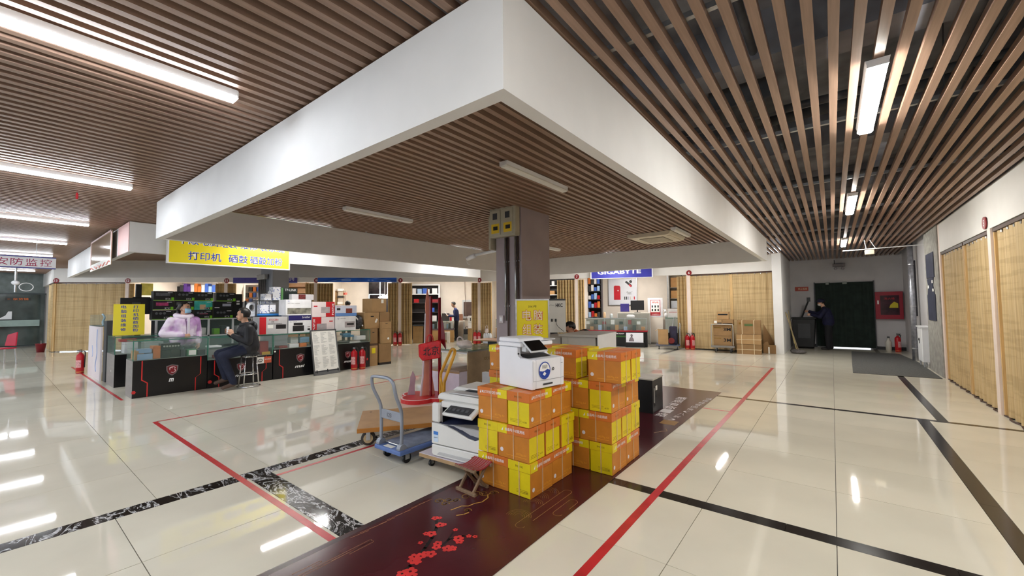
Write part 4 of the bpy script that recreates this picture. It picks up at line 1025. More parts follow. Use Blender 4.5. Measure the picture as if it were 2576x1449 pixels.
# local x along the near short side, local -y along the length
MB().box(0, 0.79, -1.04, 0, 0.195, 0.2395).build('frame_edge', orgedge, t, bevel=0.003)
MB().box(0.006, 0.784, -1.034, -0.006, 0.2395, 0.2425).build('deck', plyw, t)
MB().prism([(0.69 + 0.018 * math.cos(a) * (1 if k % 2 else 0.4), -0.1 + 0.018 * math.sin(a) * (1 if k % 2 else 0.4)) for k, a in enumerate([math.pi * q / 5 for q in range(10)])], 0.2425, 0.2432).build('star_mark', black_ink, t)
rub = M('grey_rubber', (58, 54, 50), 0.7, var=0.15)
hubm = M('cream_hub', (186, 166, 128), 0.5)
for (x, y) in ((0.22, -0.10), (0.66, -0.10), (0.22, -0.92), (0.66, -0.92)):
    f_ = MB().box(x - 0.03, x + 0.03, y - 0.04, y + 0.04, 0.17, 0.195).box(x - 0.034, x - 0.028, y - 0.022, y + 0.022, 0.06, 0.18).box(x + 0.028, x + 0.034, y - 0.022, y + 0.022, 0.06, 0.18).build('caster_fork', steel, t)
    MB().cyl((x - 0.022, y, 0.077), (x + 0.022, y, 0.077), 0.076, n=24).build('tyre', rub, f_, True, bevel=0.006)
    MB().cyl((x - 0.0245, y, 0.077), (x + 0.0245, y, 0.077), 0.05, n=18).cyl((x - 0.029, y, 0.077), (x + 0.029, y, 0.077), 0.018, n=10).build('hub', hubm, f_)
# handle at the far end
hy = -0.94
MB().tube(smooth([(0.74, hy, 0.2), (0.74, hy, 0.60), (0.73, hy - 0.02, 0.70), (0.72, hy - 0.10, 0.88), (0.69, hy - 0.13, 0.95), (0.62, hy - 0.14, 0.97), (0.45, hy - 0.14, 0.97), (0.38, hy - 0.13, 0.94), (0.36, hy - 0.09, 0.84), (0.35, hy - 0.02, 0.66), (0.35, hy, 0.56), (0.35, hy, 0.2)]), 0.019, 10).build('handle', ytube, t, True)
MB().cyl((0.74, hy, 0.62), (0.35, hy, 0.40), 0.014, n=8).build('handle_brace', ytube, t)

# ================================================================== red cloud-base display stand
crd = M('display_red', (196, 40, 44), 0.35, var=0.06)
crim2 = M('dark_crimson_acrylic', (132, 14, 24), 0.15, var=0.08, alpha=0.92)
pnk = M('salmon_board', (216, 140, 122), 0.4, var=0.1, scale=3)
mauve = M('mauve_board', (168, 138, 150), 0.45, var=0.08)
edgew = M('lilac_board_edge', (202, 186, 196), 0.5)
t = thing('display_stand', 'red cloud-shaped display stand with tall cut-out towers', 'display stand', (-5.3, 4.42, 0.0))
def lobes(sc): return [(-0.26, 0.02, 0.20 * sc), (0.0, -0.12, 0.27 * sc), (0.20, 0.18, 0.26 * sc), (-0.08, 0.14, 0.24 * sc)]
def disc_union(r, z0, z1, mat, nm, par):
    mb = MB()
    for k, (x, y, q) in enumerate(lobes(1.0)): mb.lathe([(q - r, z0), (q - r, z1 + 0.0002 * k)], (x, y, 0), 30)
    return mb.build(nm, mat, par)
bs = disc_union(0.0, 0.0, 0.06, crd, 'base', t)
disc_union(0.005, 0.06, 0.063, M('white_ring', (224, 206, 206), 0.4), 'white_ring', bs)
disc_union(0.03, 0.063, 0.066, crd, 'red_field', bs)
def slab(poly, p, rz, th, mat, nm):
    o = MB().prism(poly, -th / 2, th / 2, 'y').build(nm, mat, t, bevel=0.002); o.location = p; o.rotation_euler = (0, 0, rz); return o
av = math.radians(70)
slab([(-0.10, 0.06), (0.13, 0.06), (0.06, 0.5), (0.035, 1.1), (0.03, 1.5), (0.045, 1.52), (0.02, 1.68), (0.0, 1.82), (-0.025, 1.68), (-0.04, 1.52), (-0.03, 1.4), (-0.045, 0.8), (-0.07, 0.35)], (0.03, 0.05, 0), av, 0.02, pnk, 'tower_cutout')
slab([(-0.115, 0.06), (-0.09, 0.06), (-0.055, 0.4), (-0.03, 0.85), (-0.015, 1.4), (-0.03, 1.4), (-0.045, 0.85), (-0.075, 0.4)], (0.02, 0.045, 0), av, 0.035, edgew, 'tower_edge')
slab([(-0.06, 0.06), (0.06, 0.06), (0.045, 0.3), (0.05, 0.5), (0.03, 0.7), (0.02, 0.86), (-0.0, 0.92), (-0.02, 0.86), (-0.035, 0.7), (-0.04, 0.5), (-0.055, 0.3)], (-0.10, 0.10, 0), av + 0.2, 0.018, mauve, 'tower_cutout')
slab([(-0.075, 0.06), (0.05, 0.06), (0.045, 0.22), (0.06, 0.34), (0.03, 0.42), (0.01, 0.46), (-0.01, 0.40), (-0.03, 0.36), (-0.035, 0.25)], (-0.20, -0.08, 0), 0.9, 0.02, mauve, 'pavilion_cutout')
MB().box(0.115, 0.15, 0.015, 0.05, 0.06, 1.68).build('pole', crim2, t)
MB().box(0.20, 0.232, 0.13, 0.162, 0.06, 1.66).build('pole', crim2, t)
slab([(0.0, 0.95), (0.10, 0.80), (0.08, 1.05), (0.05, 1.25), (0.01, 1.4)], (0.215, 0.16, 0), 0.6, 0.01, crim2, 'curved_fin')
t2 = thing('gift_bag', 'glossy red carrier bag hanging on the display stand', 'bag', (-5.12, 4.40, 0.64), math.radians(28))
t2.scale = (0.78, 0.8, 0.9)
bagm = M('glossy_red_foil', (196, 20, 26), 0.18, var=0.2, scale=12, bump=0.3)
MB().prism([(-0.24, 0.08), (-0.16, 0.0), (0.22, 0.06), (0.23, 0.36), (0.16, 0.37), (-0.2, 0.30), (-0.25, 0.29)], -0.03, 0.03, 'y').build('body', bagm, t2, bevel=0.012)
for y in (-0.02, 0.02): MB().tube(smooth([(-0.08, y, 0.30), (-0.05, y, 0.44), (0.03, y, 0.46), (0.08, y, 0.32)]), 0.007, 6).build('handle', bagm, t2)
text('北京', t2, (0.03, -0.0325, 0.18), (1, 0, 0.12), (0, 0, 1), 0.16, black_ink, w=0.34, bold=0.01)

# ================================================================== glass topped desk, low chest, things on it
pb = M('particle_board', (162, 140, 108), 0.65, var=0.1, scale=7)
deskg = M('grey_desk_top', (150, 144, 134), 0.25, var=0.06)
t = thing('desk', 'open desk with a glass top and a particle board end panel', 'desk', (-5.72, 5.12, 0))
MB().box(0, 0.74, 0, 1.25, 0.71, 0.735).build('top', deskg, t)
MB().box(-0.01, 0.75, -0.015, 1.26, 0.736, 0.744).build('glass_sheet', glassedge, t)
MB().box(0.72, 0.74, 0.0, 1.25, 0, 0.71).build('end_panel', pb, t)
text('欢迎光临', t, (0.7415, 0.62, 0.57), (0, 1, 0), (0, 0, 1), 0.06, brntxt, w=0.42)
for (x, y) in ((0.01, 0.01), (0.01, 1.22)): MB().box(x, x + 0.025, y, y + 0.025, 0, 0.71).build('leg', steel, t)
MB().box(0.0, 0.74, 0.012, 0.026, 0.68, 0.71).build('rail', whitep, t)
t = thing('low_chest', 'low white chest with a worn wood top standing in the open desk', 'chest', (-5.74, 4.93, 0))
MB().box(0, 0.74, 0, 0.75, 0.0, 0.40).build('body', M('lilac_white_laminate', (214, 206, 222), 0.45, var=0.05), t, bevel=0.004)
MB().box(-0.012, 0.752, -0.012, 0.76, 0.40, 0.425).build('top', M('worn_chest_top', (150, 130, 116), 0.6, var=0.15), t)
MB().box(0.0, 0.745, -0.002, 0.002, 0.37, 0.40).build('edge_strip', wood_e, t)
t = thing('plastic_bag', 'crumpled pale plastic carrier bag on the glass desk', 'bag', (-5.35, 5.42, 0.745))
pbag = M('thin_pale_plastic', (240, 226, 224), 0.3, var=0.1, scale=14, alpha=0.6)
mb = MB(); mb.ball((0, 0, 0.07), (0.17, 0.13, 0.075), 18, 10)
mb.v = [(x + 0.015 * math.sin(41 * y + 23 * z), y + 0.012 * math.sin(37 * x), max(0.001, z + 0.012 * math.sin(31 * x + 17 * y))) for x, y, z in mb.v]
mb.build('body', pbag, t, True)
MB().tube(smooth([(-0.15, -0.03, 0.06), (-0.17, -0.02, 0.16), (-0.13, 0.0, 0.20), (-0.08, 0.02, 0.17), (-0.06, 0.03, 0.10)]), 0.014, 8).build('handle', pbag, t, True)
t = thing('wood_sheet', 'thin orange-topped sheet lying over the back of the glass desk', 'board', (-5.9, 6.22, 0.80), 0.12)
MB().box(0, 0.95, 0, 0.55, 0.0, 0.022).build('sheet', M('salmon_laminate', (226, 166, 120), 0.35, var=0.04), t)
MB().box(0.02, 0.93, -0.002, 0.0, 0.001, 0.021).build('edge', wood_e, t)
MB().box(0.3, 0.5, 0.1, 0.4, -0.055, 0.0).build('packing_block', dgreym, t)
tag(MB().box(-4.02, -3.62, 4.42, 4.50, 0, 0.56).build('upright_partition', M('light_grey_panel', (176, 176, 178), 0.5, var=0.05), bevel=0.004), 'light grey upright panel between the desk and the cartons', 'panel')

# ================================================================== yellow notice stand by the column
t = thing('notice_stand', 'yellow framed notice stand with big outlined characters before the column', 'sign stand', (-3.23, 4.58, 0), math.radians(38))
MB().box(-0.215, 0.215, -0.006, 0.006, 0.95, 1.58).build('poster', yell, t)
MB().box(-0.232, -0.212, -0.012, 0.012, 0.93, 1.60).box(0.212, 0.232, -0.012, 0.012, 0.93, 1.60).box(-0.212, 0.212, -0.012, 0.012, 1.58, 1.60).box(-0.212, 0.212, -0.012, 0.012, 0.93, 0.95).build('frame', steel, t)
MB().cyl((0, 0.02, 0.02), (0, 0.02, 0.95), 0.016, n=10).build('pole', steel, t)
MB().lathe([(0.17, 0), (0.17, 0.012), (0.03, 0.025)], n=20).build('foot', steel, t)
text('2063号', t, (0.0, -0.0075, 1.50), (1, 0, 0), (0, 0, 1), 0.032, black_ink, w=0.115)
pale = M('cream_ink', (238, 226, 190), 0.5)
for ch, x, z in (('电', -0.075, 1.38), ('脑', 0.075, 1.38), ('组', -0.075, 1.19), ('装', 0.075, 1.19), ('维', -0.075, 1.02), ('修', 0.075, 1.02)):
    text(ch, t, (x, -0.0072, z), (1, 0, 0), (0, 0, 1), 0.15, red_ink, w=0.134, bold=0.03, name='lettering_outline')
    text(ch, t, (x, -0.0080, z), (1, 0, 0), (0, 0, 1), 0.14, pale, w=0.122, bold=0.006)

# ================================================================== grey cabinet, branded panel and black cabinet behind the cartons
gcab = M('grey_laminate', (176, 172, 164), 0.45, var=0.06, scale=4)
t = thing('grey_cabinet', 'grey waist-high cabinet behind the rear carton stack', 'cabinet', (-3.68, 5.20, 0), 0.12)
MB().box(0.5, 1.02, 0, 0.9, 0, 1.05).build('body', gcab, t)
MB().box(0.46, 1.05, -0.02, 0.92, 1.05, 1.085).build('top', gcab, t, bevel=0.003)
MB().box(0.02, 0.46, 0.05, 0.9, 0, 1.03).build('side_unit', gcab, t, bevel=0.003)
MB().box(0.60, 0.602, -0.003, 0.0, 0.1, 1.04).build('joint', seam, t)
MB().box(1.05, 1.06, 0.0, 0.85, 0.2, 1.08).build('white_side', whitep, t)
t = thing('brand_display', 'white display panel with bold black brand letters and two sockets', 'panel', (-3.44, 5.42, 1.09), math.radians(36))
MB().box(-0.32, 0.205, 0, 0.10, 0, 0.50).build('board', M('pale_panel', (212, 210, 204), 0.45, var=0.03), t, bevel=0.003)
MB().box(-0.32, 0.207, -0.004, 0.10, 0.50, 0.525).build('top_rim', dgreym, t)
text('HKC', t, (0.105, -0.001, 0.425), (1, 0, 0), (0, 0, 1), 0.06, black_ink, w=0.11, bold=0.03)
text('HongCheng', t, (-0.03, -0.001, 0.425), (1, 0, 0), (0, 0, 1), 0.03, M('grey_ink', (130, 130, 130), 0.5), w=0.12)
for x in (-0.01, 0.05): MB().box(x - 0.012, x + 0.012, -0.015, 0.0, 0.17, 0.215).build('socket', blackm, t, bevel=0.003)
MB().tube(smooth([(0.05, -0.015, 0.17), (0.07, -0.03, 0.11), (0.12, -0.05, 0.06), (0.17, -0.07, 0.02)]), 0.004, 5).build('cable', dgreym, t)
t = thing('black_cabinet', 'black cabinet with a pale top standing on the printed runner', 'cabinet', (-2.55, 5.68, 0.0045), 0.02)
bcab = M('black_laminate', (22, 24, 26), 0.35, var=0.15)
MB().box(0.05, 0.55, 0, 0.45, 0.0, 0.455).build('body', bcab, t)
MB().box(0.046, 0.56, -0.008, 0.455, 0.455, 0.472).build('top', M('pale_grey_top', (186, 184, 176), 0.2, var=0.06), t)
MB().box(0.551, 0.554, 0.13, 0.20, 0.30, 0.36).build('label', paperm, t)
MB().box(0.551, 0.56, 0.05, 0.065, 0.14, 0.34).build('cable_loop', M('pale_cable', (170, 170, 170), 0.5), t)
for (y, z) in ((0.1, 0.1), (0.16, 0.22), (0.33, 0.2)): MB().cyl((0.55, y, z), (0.556, y, z), 0.016, n=10).build('knob', dgreym, t)
# ================================================================== black glass counters
cbase = M('counter_black_vinyl', (17, 16, 18), 0.28, var=0.15, scale=4)
cend = M('brushed_grey_laminate', (140, 136, 134), 0.35, var=0.08, scale=3, stretch=(1, 1, 5))
credm = M('counter_red_line', (196, 40, 40), 0.45, var=0.06)
shieldg = M('shield_grey', (112, 104, 106), 0.4, var=0.15, scale=12)
shieldr = M('shield_dark_red', (120, 18, 30), 0.4, var=0.25, scale=14)
shieldp = M('shield_pale', (206, 170, 172), 0.4, var=0.1)
def circuit(t, x, z0, z1, sgn):
    """bent red line on the counter front (local x along, z up)"""
    w = 0.016
    k = z0 + (z1 - z0) * 0.42
    MB().prism([(x - w / 2, z1), (x - w / 2, k + 0.03), (x + sgn * 0.075 - w / 2, k - 0.03), (x + sgn * 0.075 - w / 2, z0), (x + sgn * 0.075 + w / 2, z0), (x + sgn * 0.075 + w / 2, k - 0.022), (x + w / 2, k + 0.038), (x + w / 2, z1)], -0.003, 0.0005, 'y').build('red_line', credm, t)
def emblem(t, x, z, txt, s=1.0):
    sh = [(-0.085, 0.075), (-0.05, 0.085), (0.0, 0.10), (0.05, 0.085), (0.085, 0.075), (0.082, 0.0), (0.055, -0.06), (0.0, -0.10), (-0.055, -0.06), (-0.082, 0.0)]
    e = MB().prism([(x + a * s, z + b * s) for a, b in sh[::-1]], -0.004, 0.0005, 'y').build('shield', shieldg, t)
    MB().prism([(x + a * s * 0.82, z + b * s * 0.82) for a, b in sh[::-1]], -0.0055, -0.0035, 'y').build('shield_field', shieldr, e)
    for (cx, cz, r, a0, a1) in ((0.005, 0.015, 0.042, 20, 200), (0.01, -0.012, 0.034, -140, 60), (-0.02, 0.03, 0.02, 0, 180)):
        pts = [(x + s * (cx + r * math.cos(math.radians(a0 + (a1 - a0) * k / 8))), -0.006, z + s * (cz + r * math.sin(math.radians(a0 + (a1 - a0) * k / 8)))) for k in range(9)]
        MB().tube(pts, 0.007 * s, 5).build('dragon_curl', shieldp, e)
    text(txt, t, (x - 0.01, -0.003, z - 0.175 * s), (1, 0, 0), (0, 0, 1), 0.062 * s, white_ink, w=0.062 * s * 1.15 * len(txt), bold=0.03, italic=0.25)
def hexmark(t, x, z, r=0.035):
    MB().prism([(x + r * math.cos(a), z + r * math.sin(a)) for a in [math.pi * k / 3 for k in range(6)]][::-1], -0.003, 0.0005, 'y').build('red_hexagon', credm, t)
def glass_counter(label, loc, L, zb, zt, depth=0.52, rz=R90, end=True, base=True):
    t = thing('glass_counter', label, 'display counter', loc, rz, 'black glass-topped counters')
    if base: MB().box(0, L, 0, depth, 0, zb).build('base', cbase, t)
    if end: MB().box(-0.004, 0.0, -0.002, depth, 0, zb).build('end_panel', cend, t)
    MB().box(0, L, 0.002, depth - 0.002, zb, zb + 0.008).build('case_floor', M('case_floor_grey', (120, 126, 120), 0.4), t)
    th = 0.008
    MB().box(0, L, 0, th, zb, zt).build('front_pane', glassm, t)
    MB().box(0, th, th, depth - th, zb, zt).build('end_pane', glassm, t)
    MB().box(L - th, L, th, depth - th, zb, zt).build('end_pane', glassm, t)
    MB().box(0, L, depth - th, depth, zb, zt).build('rear_pane', glassm, t)
    MB().box(0, L, 0, depth, zt, zt + th).build('top_pane', glassm, t)
    e = 0.006
    MB().box(0, L, -e, e, zt - e, zt + th + 0.002).box(-e, e, -e, e, zb, zt).box(-e, e, 0, depth, zt - e, zt + th + 0.002).box(L - e, L + e, -e, e, zb, zt).box(0, L, depth - e, depth, zt - e, zt + th).build('glass_edge', glassedge, t)
    MB().box(0, L, 0.03, depth - 0.03, (zb + zt) / 2 + 0.02, (zb + zt) / 2 + 0.026).build('glass_shelf', glassm, t)
    return t
gc1 = glass_counter('near glass counter with the red dragon shield at its end', (-9.38, 1.54, 0), 1.05, 0.63, 0.965)
circuit(gc1, 0.12, 0.005, 0.62, 1); circuit(gc1, 0.95, 0.005, 0.62, -1); emblem(gc1, 0.53, 0.42, 'm'); hexmark(gc1, 0.02, 0.1, 0.03)
gc2 = glass_counter('glass counter with a lower case behind the seated man', (-9.38, 2.60, 0), 1.14, 0.53, 0.955, end=False)
circuit(gc2, 0.11, 0.005, 0.52, 1); circuit(gc2, 1.02, 0.005, 0.52, -1); hexmark(gc2, 0.04, 0.12); emblem(gc2, 0.56, 0.34, 'msi', 0.9)
MB().box(0.83, 1.12, -0.006, 0.0, 0.37, 0.50).build('processor_sticker', M('sticker_orange', (196, 88, 60), 0.5), gc2)
MB().box(0.83, 0.975, -0.0075, -0.0055, 0.37, 0.50).build('sticker_half', paperm, gc2)
MB().tube([(0.905 + 0.04 * math.cos(a), -0.009, 0.435 + 0.025 * math.sin(a)) for a in [2 * math.pi * k / 14 for k in range(14)]], 0.005, 5, closed=True).build('sticker_ring', dgreym, gc2)
text('AMD锐龙', gc2, (1.05, -0.0078, 0.45), (1, 0, 0), (0, 0, 1), 0.03, white_ink, w=0.12)
gc3 = glass_counter('long glass counter carrying the printer boxes', (-9.38, 3.76, 0), 2.30, 0.63, 0.945, end=False)
circuit(gc3, 0.12, 0.005, 0.62, 1); emblem(gc3, 0.56, 0.40, 'msi'); emblem(gc3, 1.70, 0.36, 'msi', 0.9); hexmark(gc3, 2.22, 0.2)
MB().cyl((0.03, -0.002, 0.59), (0.03, 0.001, 0.59), 0.018, n=14).build('oval_sticker', paperm, gc3)
gc4 = glass_counter('inner glass counter with a grey end beside the white board', (-11.0, 1.54, 0), 1.3, 0.63, 0.97, depth=0.8)
MB().cyl((-0.005, 0.3, 0.3), (-0.007, 0.3, 0.3), 0.02, n=12).build('end_sticker', paperm, gc4)

def product_box(name, label, loc, rz, dims, mat, prints=(), texts=(), cat='box', group=None, bev=0.002):
    """box with its front at local -y; prints = (x0,x1,z0,z1,mat) on the front as fractions, texts = (string,x,z,h,mat,w)"""
    t = thing(name, label, cat, loc, rz, group)
    w, d, h = dims
    MB().box(-w / 2, w / 2, 0, d, 0, h).build('carton', mat, t, bevel=bev)
    for k, (x0, x1, z0, z1, m) in enumerate(prints):
        MB().box(-w / 2 + w * x0, -w / 2 + w * x1, -0.0012 - 0.0004 * k, 0.0005, h * z0, h * z1).build('printed_panel', m, t)
    for (s, x, z, hh, m, ww) in texts:
        text(s, t, (-w / 2 + w * x, -0.0045, h * z), (1, 0, 0), (0, 0, 1), h * hh, m, w=w * ww)
    return t
# ---- graphics card boxes
gblk = M('gpu_box_black', (26, 28, 30), 0.35, var=0.2, scale=5)
ggrn = M('gpu_lime', (128, 206, 40), 0.4, var=0.06)
ggry = M('gpu_grey_print', (92, 94, 98), 0.4, var=0.3, scale=16)
gmag = M('gpu_magenta_print', (176, 60, 110), 0.4, var=0.5, scale=7)
gcyan = M('gpu_cyan_print', (64, 190, 176), 0.4, var=0.3, scale=6)
gGPU = 'graphics card boxes stacked on the inner showcase'
def gpu_box(label, y, z, w=0.365, h=0.215, style=0, x=-12.2):
    P = [(0.0, 1.0, 0.0, 0.06, ggrn), (0.86, 1.0, 0.0, 0.34, ggrn), (0.56, 0.85, 0.06, 0.30, blackm)]
    if style == 1: P += [(0.1, 0.8, 0.5, 0.85, ggry)]
    if style == 2: P += [(0.15, 0.75, 0.45, 0.8, gmag)]
    if style == 3: P = [(0.0, 1.0, 0.0, 1.0, gcyan), (0.3, 0.62, 0.05, 0.6, M('peach_print', (226, 190, 150), 0.5))] + P[1:]
    if style == 4: P = [(0.45, 0.9, 0.4, 0.72, M('silver_print', (186, 188, 206), 0.4)), (0.05, 0.3, 0.2, 0.3, white_ink)]
    if style == 5: P += [(0.3, 0.75, 0.5, 0.6, M('pink_bar_print', (190, 90, 120), 0.4))]
    t = product_box('graphics_card_box', label, (x, y + w / 2, z), R90, (w, 0.24, h), gblk, P, [] if style == 4 else [('RTX', 0.70, 0.18, 0.2, white_ink, 0.24)], 'box', gGPU)
    if style in (0, 1, 5):
        for k in range(3): MB().cyl((-w * 0.28 + 0.07 * k, -0.001, h * 0.66), (-w * 0.28 + 0.07 * k, -0.005, h * 0.66), 0.028, n=14).build('printed_fan', ggry, t)
    MB().box(w * 0.18, w * 0.42, -0.003, 0.0, h * 0.82, h * 0.88).build('printed_caption', white_ink, t)
for (lb, y, z, st) in (('black graphics card box at the top of the leftmost column'.replace('leftmost', 'monitor-side'), 2.32, 1.715, 1), ('black graphics card box topmost above the woman', 2.71, 1.715, 0), ('black graphics card box at the top right of the cyan one'.replace('top right of', 'very top above'), 3.09, 1.71, 0),
                       ('graphics card box with a magenta print in the middle row', 2.31, 1.495, 2), ('black graphics card box half hidden behind the head of the woman', 2.70, 1.495, 1), ('cyan printed graphics card box in the middle row', 3.08, 1.49, 3),
                       ('black graphics card box at the bottom of the monitor-side column', 2.30, 1.275, 0), ('black graphics card box hidden behind the woman', 2.69, 1.275, 0), ('black graphics card box with a pink bar at the bottom below the cyan one', 3.08, 1.275, 5),
                       ('black box with a silver card picture beside the cyan one', 3.475, 1.49, 4), ('lowest black box with red fans beside the seated man', 3.475, 1.275, 0), ('small black graphics card box alone on top near the bamboo curtain', 3.53, 1.705, 0)):
    gpu_box(lb, y, z, style=st, w=0.37 if y < 3.4 else 0.42, h=0.215 if st != 4 else 0.21)
product_box('case_box', 'tall slim black product box standing beside the graphics cards', (-12.25, 4.02, 1.275), R90, (0.2, 0.25, 0.62), gblk, [(0.35, 0.7, 0.55, 0.62, white_ink), (0.35, 0.7, 0.66, 0.72, white_ink)], [], 'box')
product_box('fan_box', 'white product box with a round fan print near the grey column', (-12.2, 4.27, 1.275), R90, (0.26, 0.25, 0.42), M('white_box', (226, 226, 228), 0.4), [(0.2, 0.8, 0.5, 0.85, M('fan_grey_print', (120, 122, 126), 0.4))], [], 'box')
# ---- inner showcase (white frame)
wf = M('white_metal_frame', (226, 226, 228), 0.4, var=0.02)
t = thing('showcase', 'white framed glass showcase under the graphics card boxes', 'showcase', (-12.18, 2.38, 0), R90)
L = 2.1
MB().box(0, L, 0.03, 0.5, 0.0, 0.5).build('plinth', wf, t)
for x in (0.0, 1.0, 1.52, L): MB().box(x - 0.02, x + 0.02, 0.0, 0.04, 0.5, 1.25).build('post', wf, t)
MB().box(-0.02, L + 0.02, 0, 0.5, 1.25, 1.272).build('top', wf, t)
MB().box(-0.02, L + 0.02, 0, 0.04, 0.84, 0.87).build('rail', wf, t)
MB().box(0, L, 0.015, 0.02, 0.5, 1.25).build('front_pane', glassm, t)
MB().box(0, L, 0.47, 0.49, 0.5, 1.25).build('back_panel', M('showcase_dark', (62, 62, 66), 0.5, var=0.15), t)
MB().box(0, L, 0.05, 0.46, 0.86, 0.866).build('shelf', glassm, t)
for k, (x, w, h, m) in enumerate(((0.15, 0.14, 0.2, dgreym), (0.35, 0.2, 0.14, blackm), (0.75, 0.1, 0.16, whitep), (0.9, 0.08, 0.18, paperm), (1.15, 0.12, 0.15, ggrn), (1.3, 0.14, 0.22, dgreym), (1.65, 0.08, 0.2, whitep), (1.85, 0.16, 0.12, blackm))):
    o = MB().box(x, x + w, 0.12, 0.32, 0.867, 0.867 + h).build('parts_box', m, None, bevel=0.003)
    o.location = (-12.18, 2.38, 0); o.rotation_euler = (0, 0, R90)
    tag(o, ('dark grey', 'black', 'white', 'pale paper', 'lime green', 'charcoal', 'white plastic', 'flat black')[k] + ' small parts box behind the showcase glass, place ' + ('one', 'two', 'three', 'four', 'five', 'six', 'seven', 'eight')[k] + ' from the monitors', 'box', 'small parts boxes in the showcase')
# ---- monitors seen from behind on a stand
t = thing('monitor', 'black monitor seen from behind beside the yellow folded sign', 'monitor', (-12.55, 1.82, 0.98), R90)
MB().box(0.0, 0.56, 0.02, 0.05, 0.42, 0.80).build('screen_back', blackm, t, bevel=0.008)
MB().box(0.2, 0.34, -0.03, 0.02, 0.5, 0.7).build('mount_box', dgreym, t, bevel=0.006)
MB().cyl((0.27, 0.05, 0.02), (0.27, 0.05, 0.5), 0.022, n=10).build('stand_pole', blackm, t)
MB().box(0.15, 0.39, -0.06, 0.14, 0.0, 0.02).build('foot', blackm, t)
MB().box(0.09, 0.12, 0.012, 0.021, 0.56, 0.6).build('logo_mark', whitep, t)
t = thing('monitor_pole', 'thick black pole stand with a second tilted monitor', 'monitor', (-12.7, 2.10, 0.0), R90)
MB().box(0.0, 0.10, 0, 0.08, 0.9, 2.1).build('pole', blackm, t)
MB().box(-0.06, 0.26, -0.03, 0.0, 1.42, 1.80).build('screen_back', blackm, t, bevel=0.008)
MB().box(-0.15, 0.3, -0.15, 0.2, 0.88, 0.9).build('base_plate', blackm, t)
tag(MB().box(-0.3, 0.6, 0, 0.5, 0, 0.88).build('side_cabinet', M('dark_cabinet', (50, 48, 50), 0.5), None, loc=(-13.2, 2.0, 0)), 'dark cabinet under the monitor pole', 'cabinet')
tag(MB().box(-20.4, -20.37, 3.5, 3.85, 2.05, 2.5).build('wall_paper_charm', M('yellow_paper_charm', (206, 196, 96), 0.6, var=0.15, scale=6), None), 'yellow paper charm hung high beyond the monitors', 'poster')
# ---- yellow folded sign on the inner counter
t = thing('folded_sign', 'yellow folded card sign with two columns of blue characters on the glass counter', 'sign', (-11.58, 1.58, 0.98), R90 - 0.12)
t.scale = (1.1, 1.0, 1.04)
MB().prism([(0.0, 0.0), (0.012, 0.0), (0.12, 0.62), (0.108, 0.62)], 0.0, 0.44, 'x').build('front_leaf', yell, t)
MB().prism([(0.23, 0.0), (0.242, 0.0), (0.12, 0.62), (0.108, 0.62)], 0.0, 0.44, 'x').build('rear_leaf', M('pale_pink_card', (226, 200, 196), 0.5), t)
vv = Vector((0, 0.108, 0.62)).normalized()
for k, ch in enumerate('打印机硒鼓加粉'): text(ch, t, (0.31, -0.002 + 0.174 * (0.56 - 0.078 * k) , 0.565 - 0.078 * k), (1, 0, 0), vv, 0.066, blue_ink, w=0.078, bold=0.008)
for k, ch in enumerate('电脑组装维修'): text(ch, t, (0.14, -0.002 + 0.174 * (0.56 - 0.09 * k), 0.565 - 0.09 * k), (1, 0, 0), vv, 0.066, blue_ink, w=0.078, bold=0.008)
# ---- white leaning board, glass tank and grey block at the hall end of the counters
t = thing('white_board', 'tall white board streaked with blue paint closing the counter end', 'board', (-14.0, 1.50, 0))
MB().box(0, 1.68, 0, 0.03, 0.0, 1.14).build('sheet', M('white_laminate_board', (226, 218, 222), 0.45, var=0.03, scale=2), t)
MB().tube(smooth([(1.25, -0.001, 1.08), (1.22, -0.001, 0.8), (1.28, -0.001, 0.55), (1.12, -0.001, 0.3), (1.2, -0.001, 0.16)]), 0.012, 5).build('paint_streak', M('pale_blue_streak', (150, 170, 214), 0.5), t)
MB().tube(smooth([(0.6, -0.001, 0.7), (0.7, -0.001, 0.5), (0.62, -0.001, 0.45)]), 0.008, 5).build('paint_streak', M('pale_blue_streak'), t)
t = thing('glass_tank', 'small glass tank with pale tubing on top of the white board', 'tank', (-13.9, 1.50, 1.14))
MB().box(0, 1.3, 0, 0.006, 0, 0.26).box(0, 0.006, 0, 0.35, 0, 0.26).box(1.294, 1.3, 0, 0.35, 0, 0.26).box(0, 1.3, 0.344, 0.35, 0, 0.26).build('panes', glassm, t)
MB().tube(smooth([(0.9, 0.1, 0.27), (1.0, 0.12, 0.2), (0.95, 0.1, 0.1), (1.05, 0.1, 0.02)]), 0.02, 6).build('tubing', M('pale_blue_tube', (170, 196, 210), 0.4), t)
MB().box(0, 1.3, 0, 0.35, 0.0, 0.01).build('floor', M('case_floor_grey'), t)
tag(MB().box(-12.3, -12.0, 1.54, 1.68, 0.0, 1.28).build('grey_block', M('charcoal_block', (58, 60, 62), 0.5), bevel=0.006), 'charcoal upright block between white board and yellow folded sign', 'cabinet')
t = thing('blue_scooter', 'small blue bar with a black wheel behind the white board', 'scooter', (-15.5, 1.75, 0))
MB().cyl((-0.4, 0, 0.22), (0.6, 0, 0.18), 0.03, n=8).build('bar', M('blue_bar', (60, 90, 160), 0.4), t)
MB().cyl((0.2, -0.02, 0.09), (0.2, 0.02, 0.09), 0.09, n=16).build('wheel', blackm, t)
MB().cyl((0.2, 0, 0.09), (0.1, 0, 0.22), 0.015, n=6).build('fork', blackm, t)

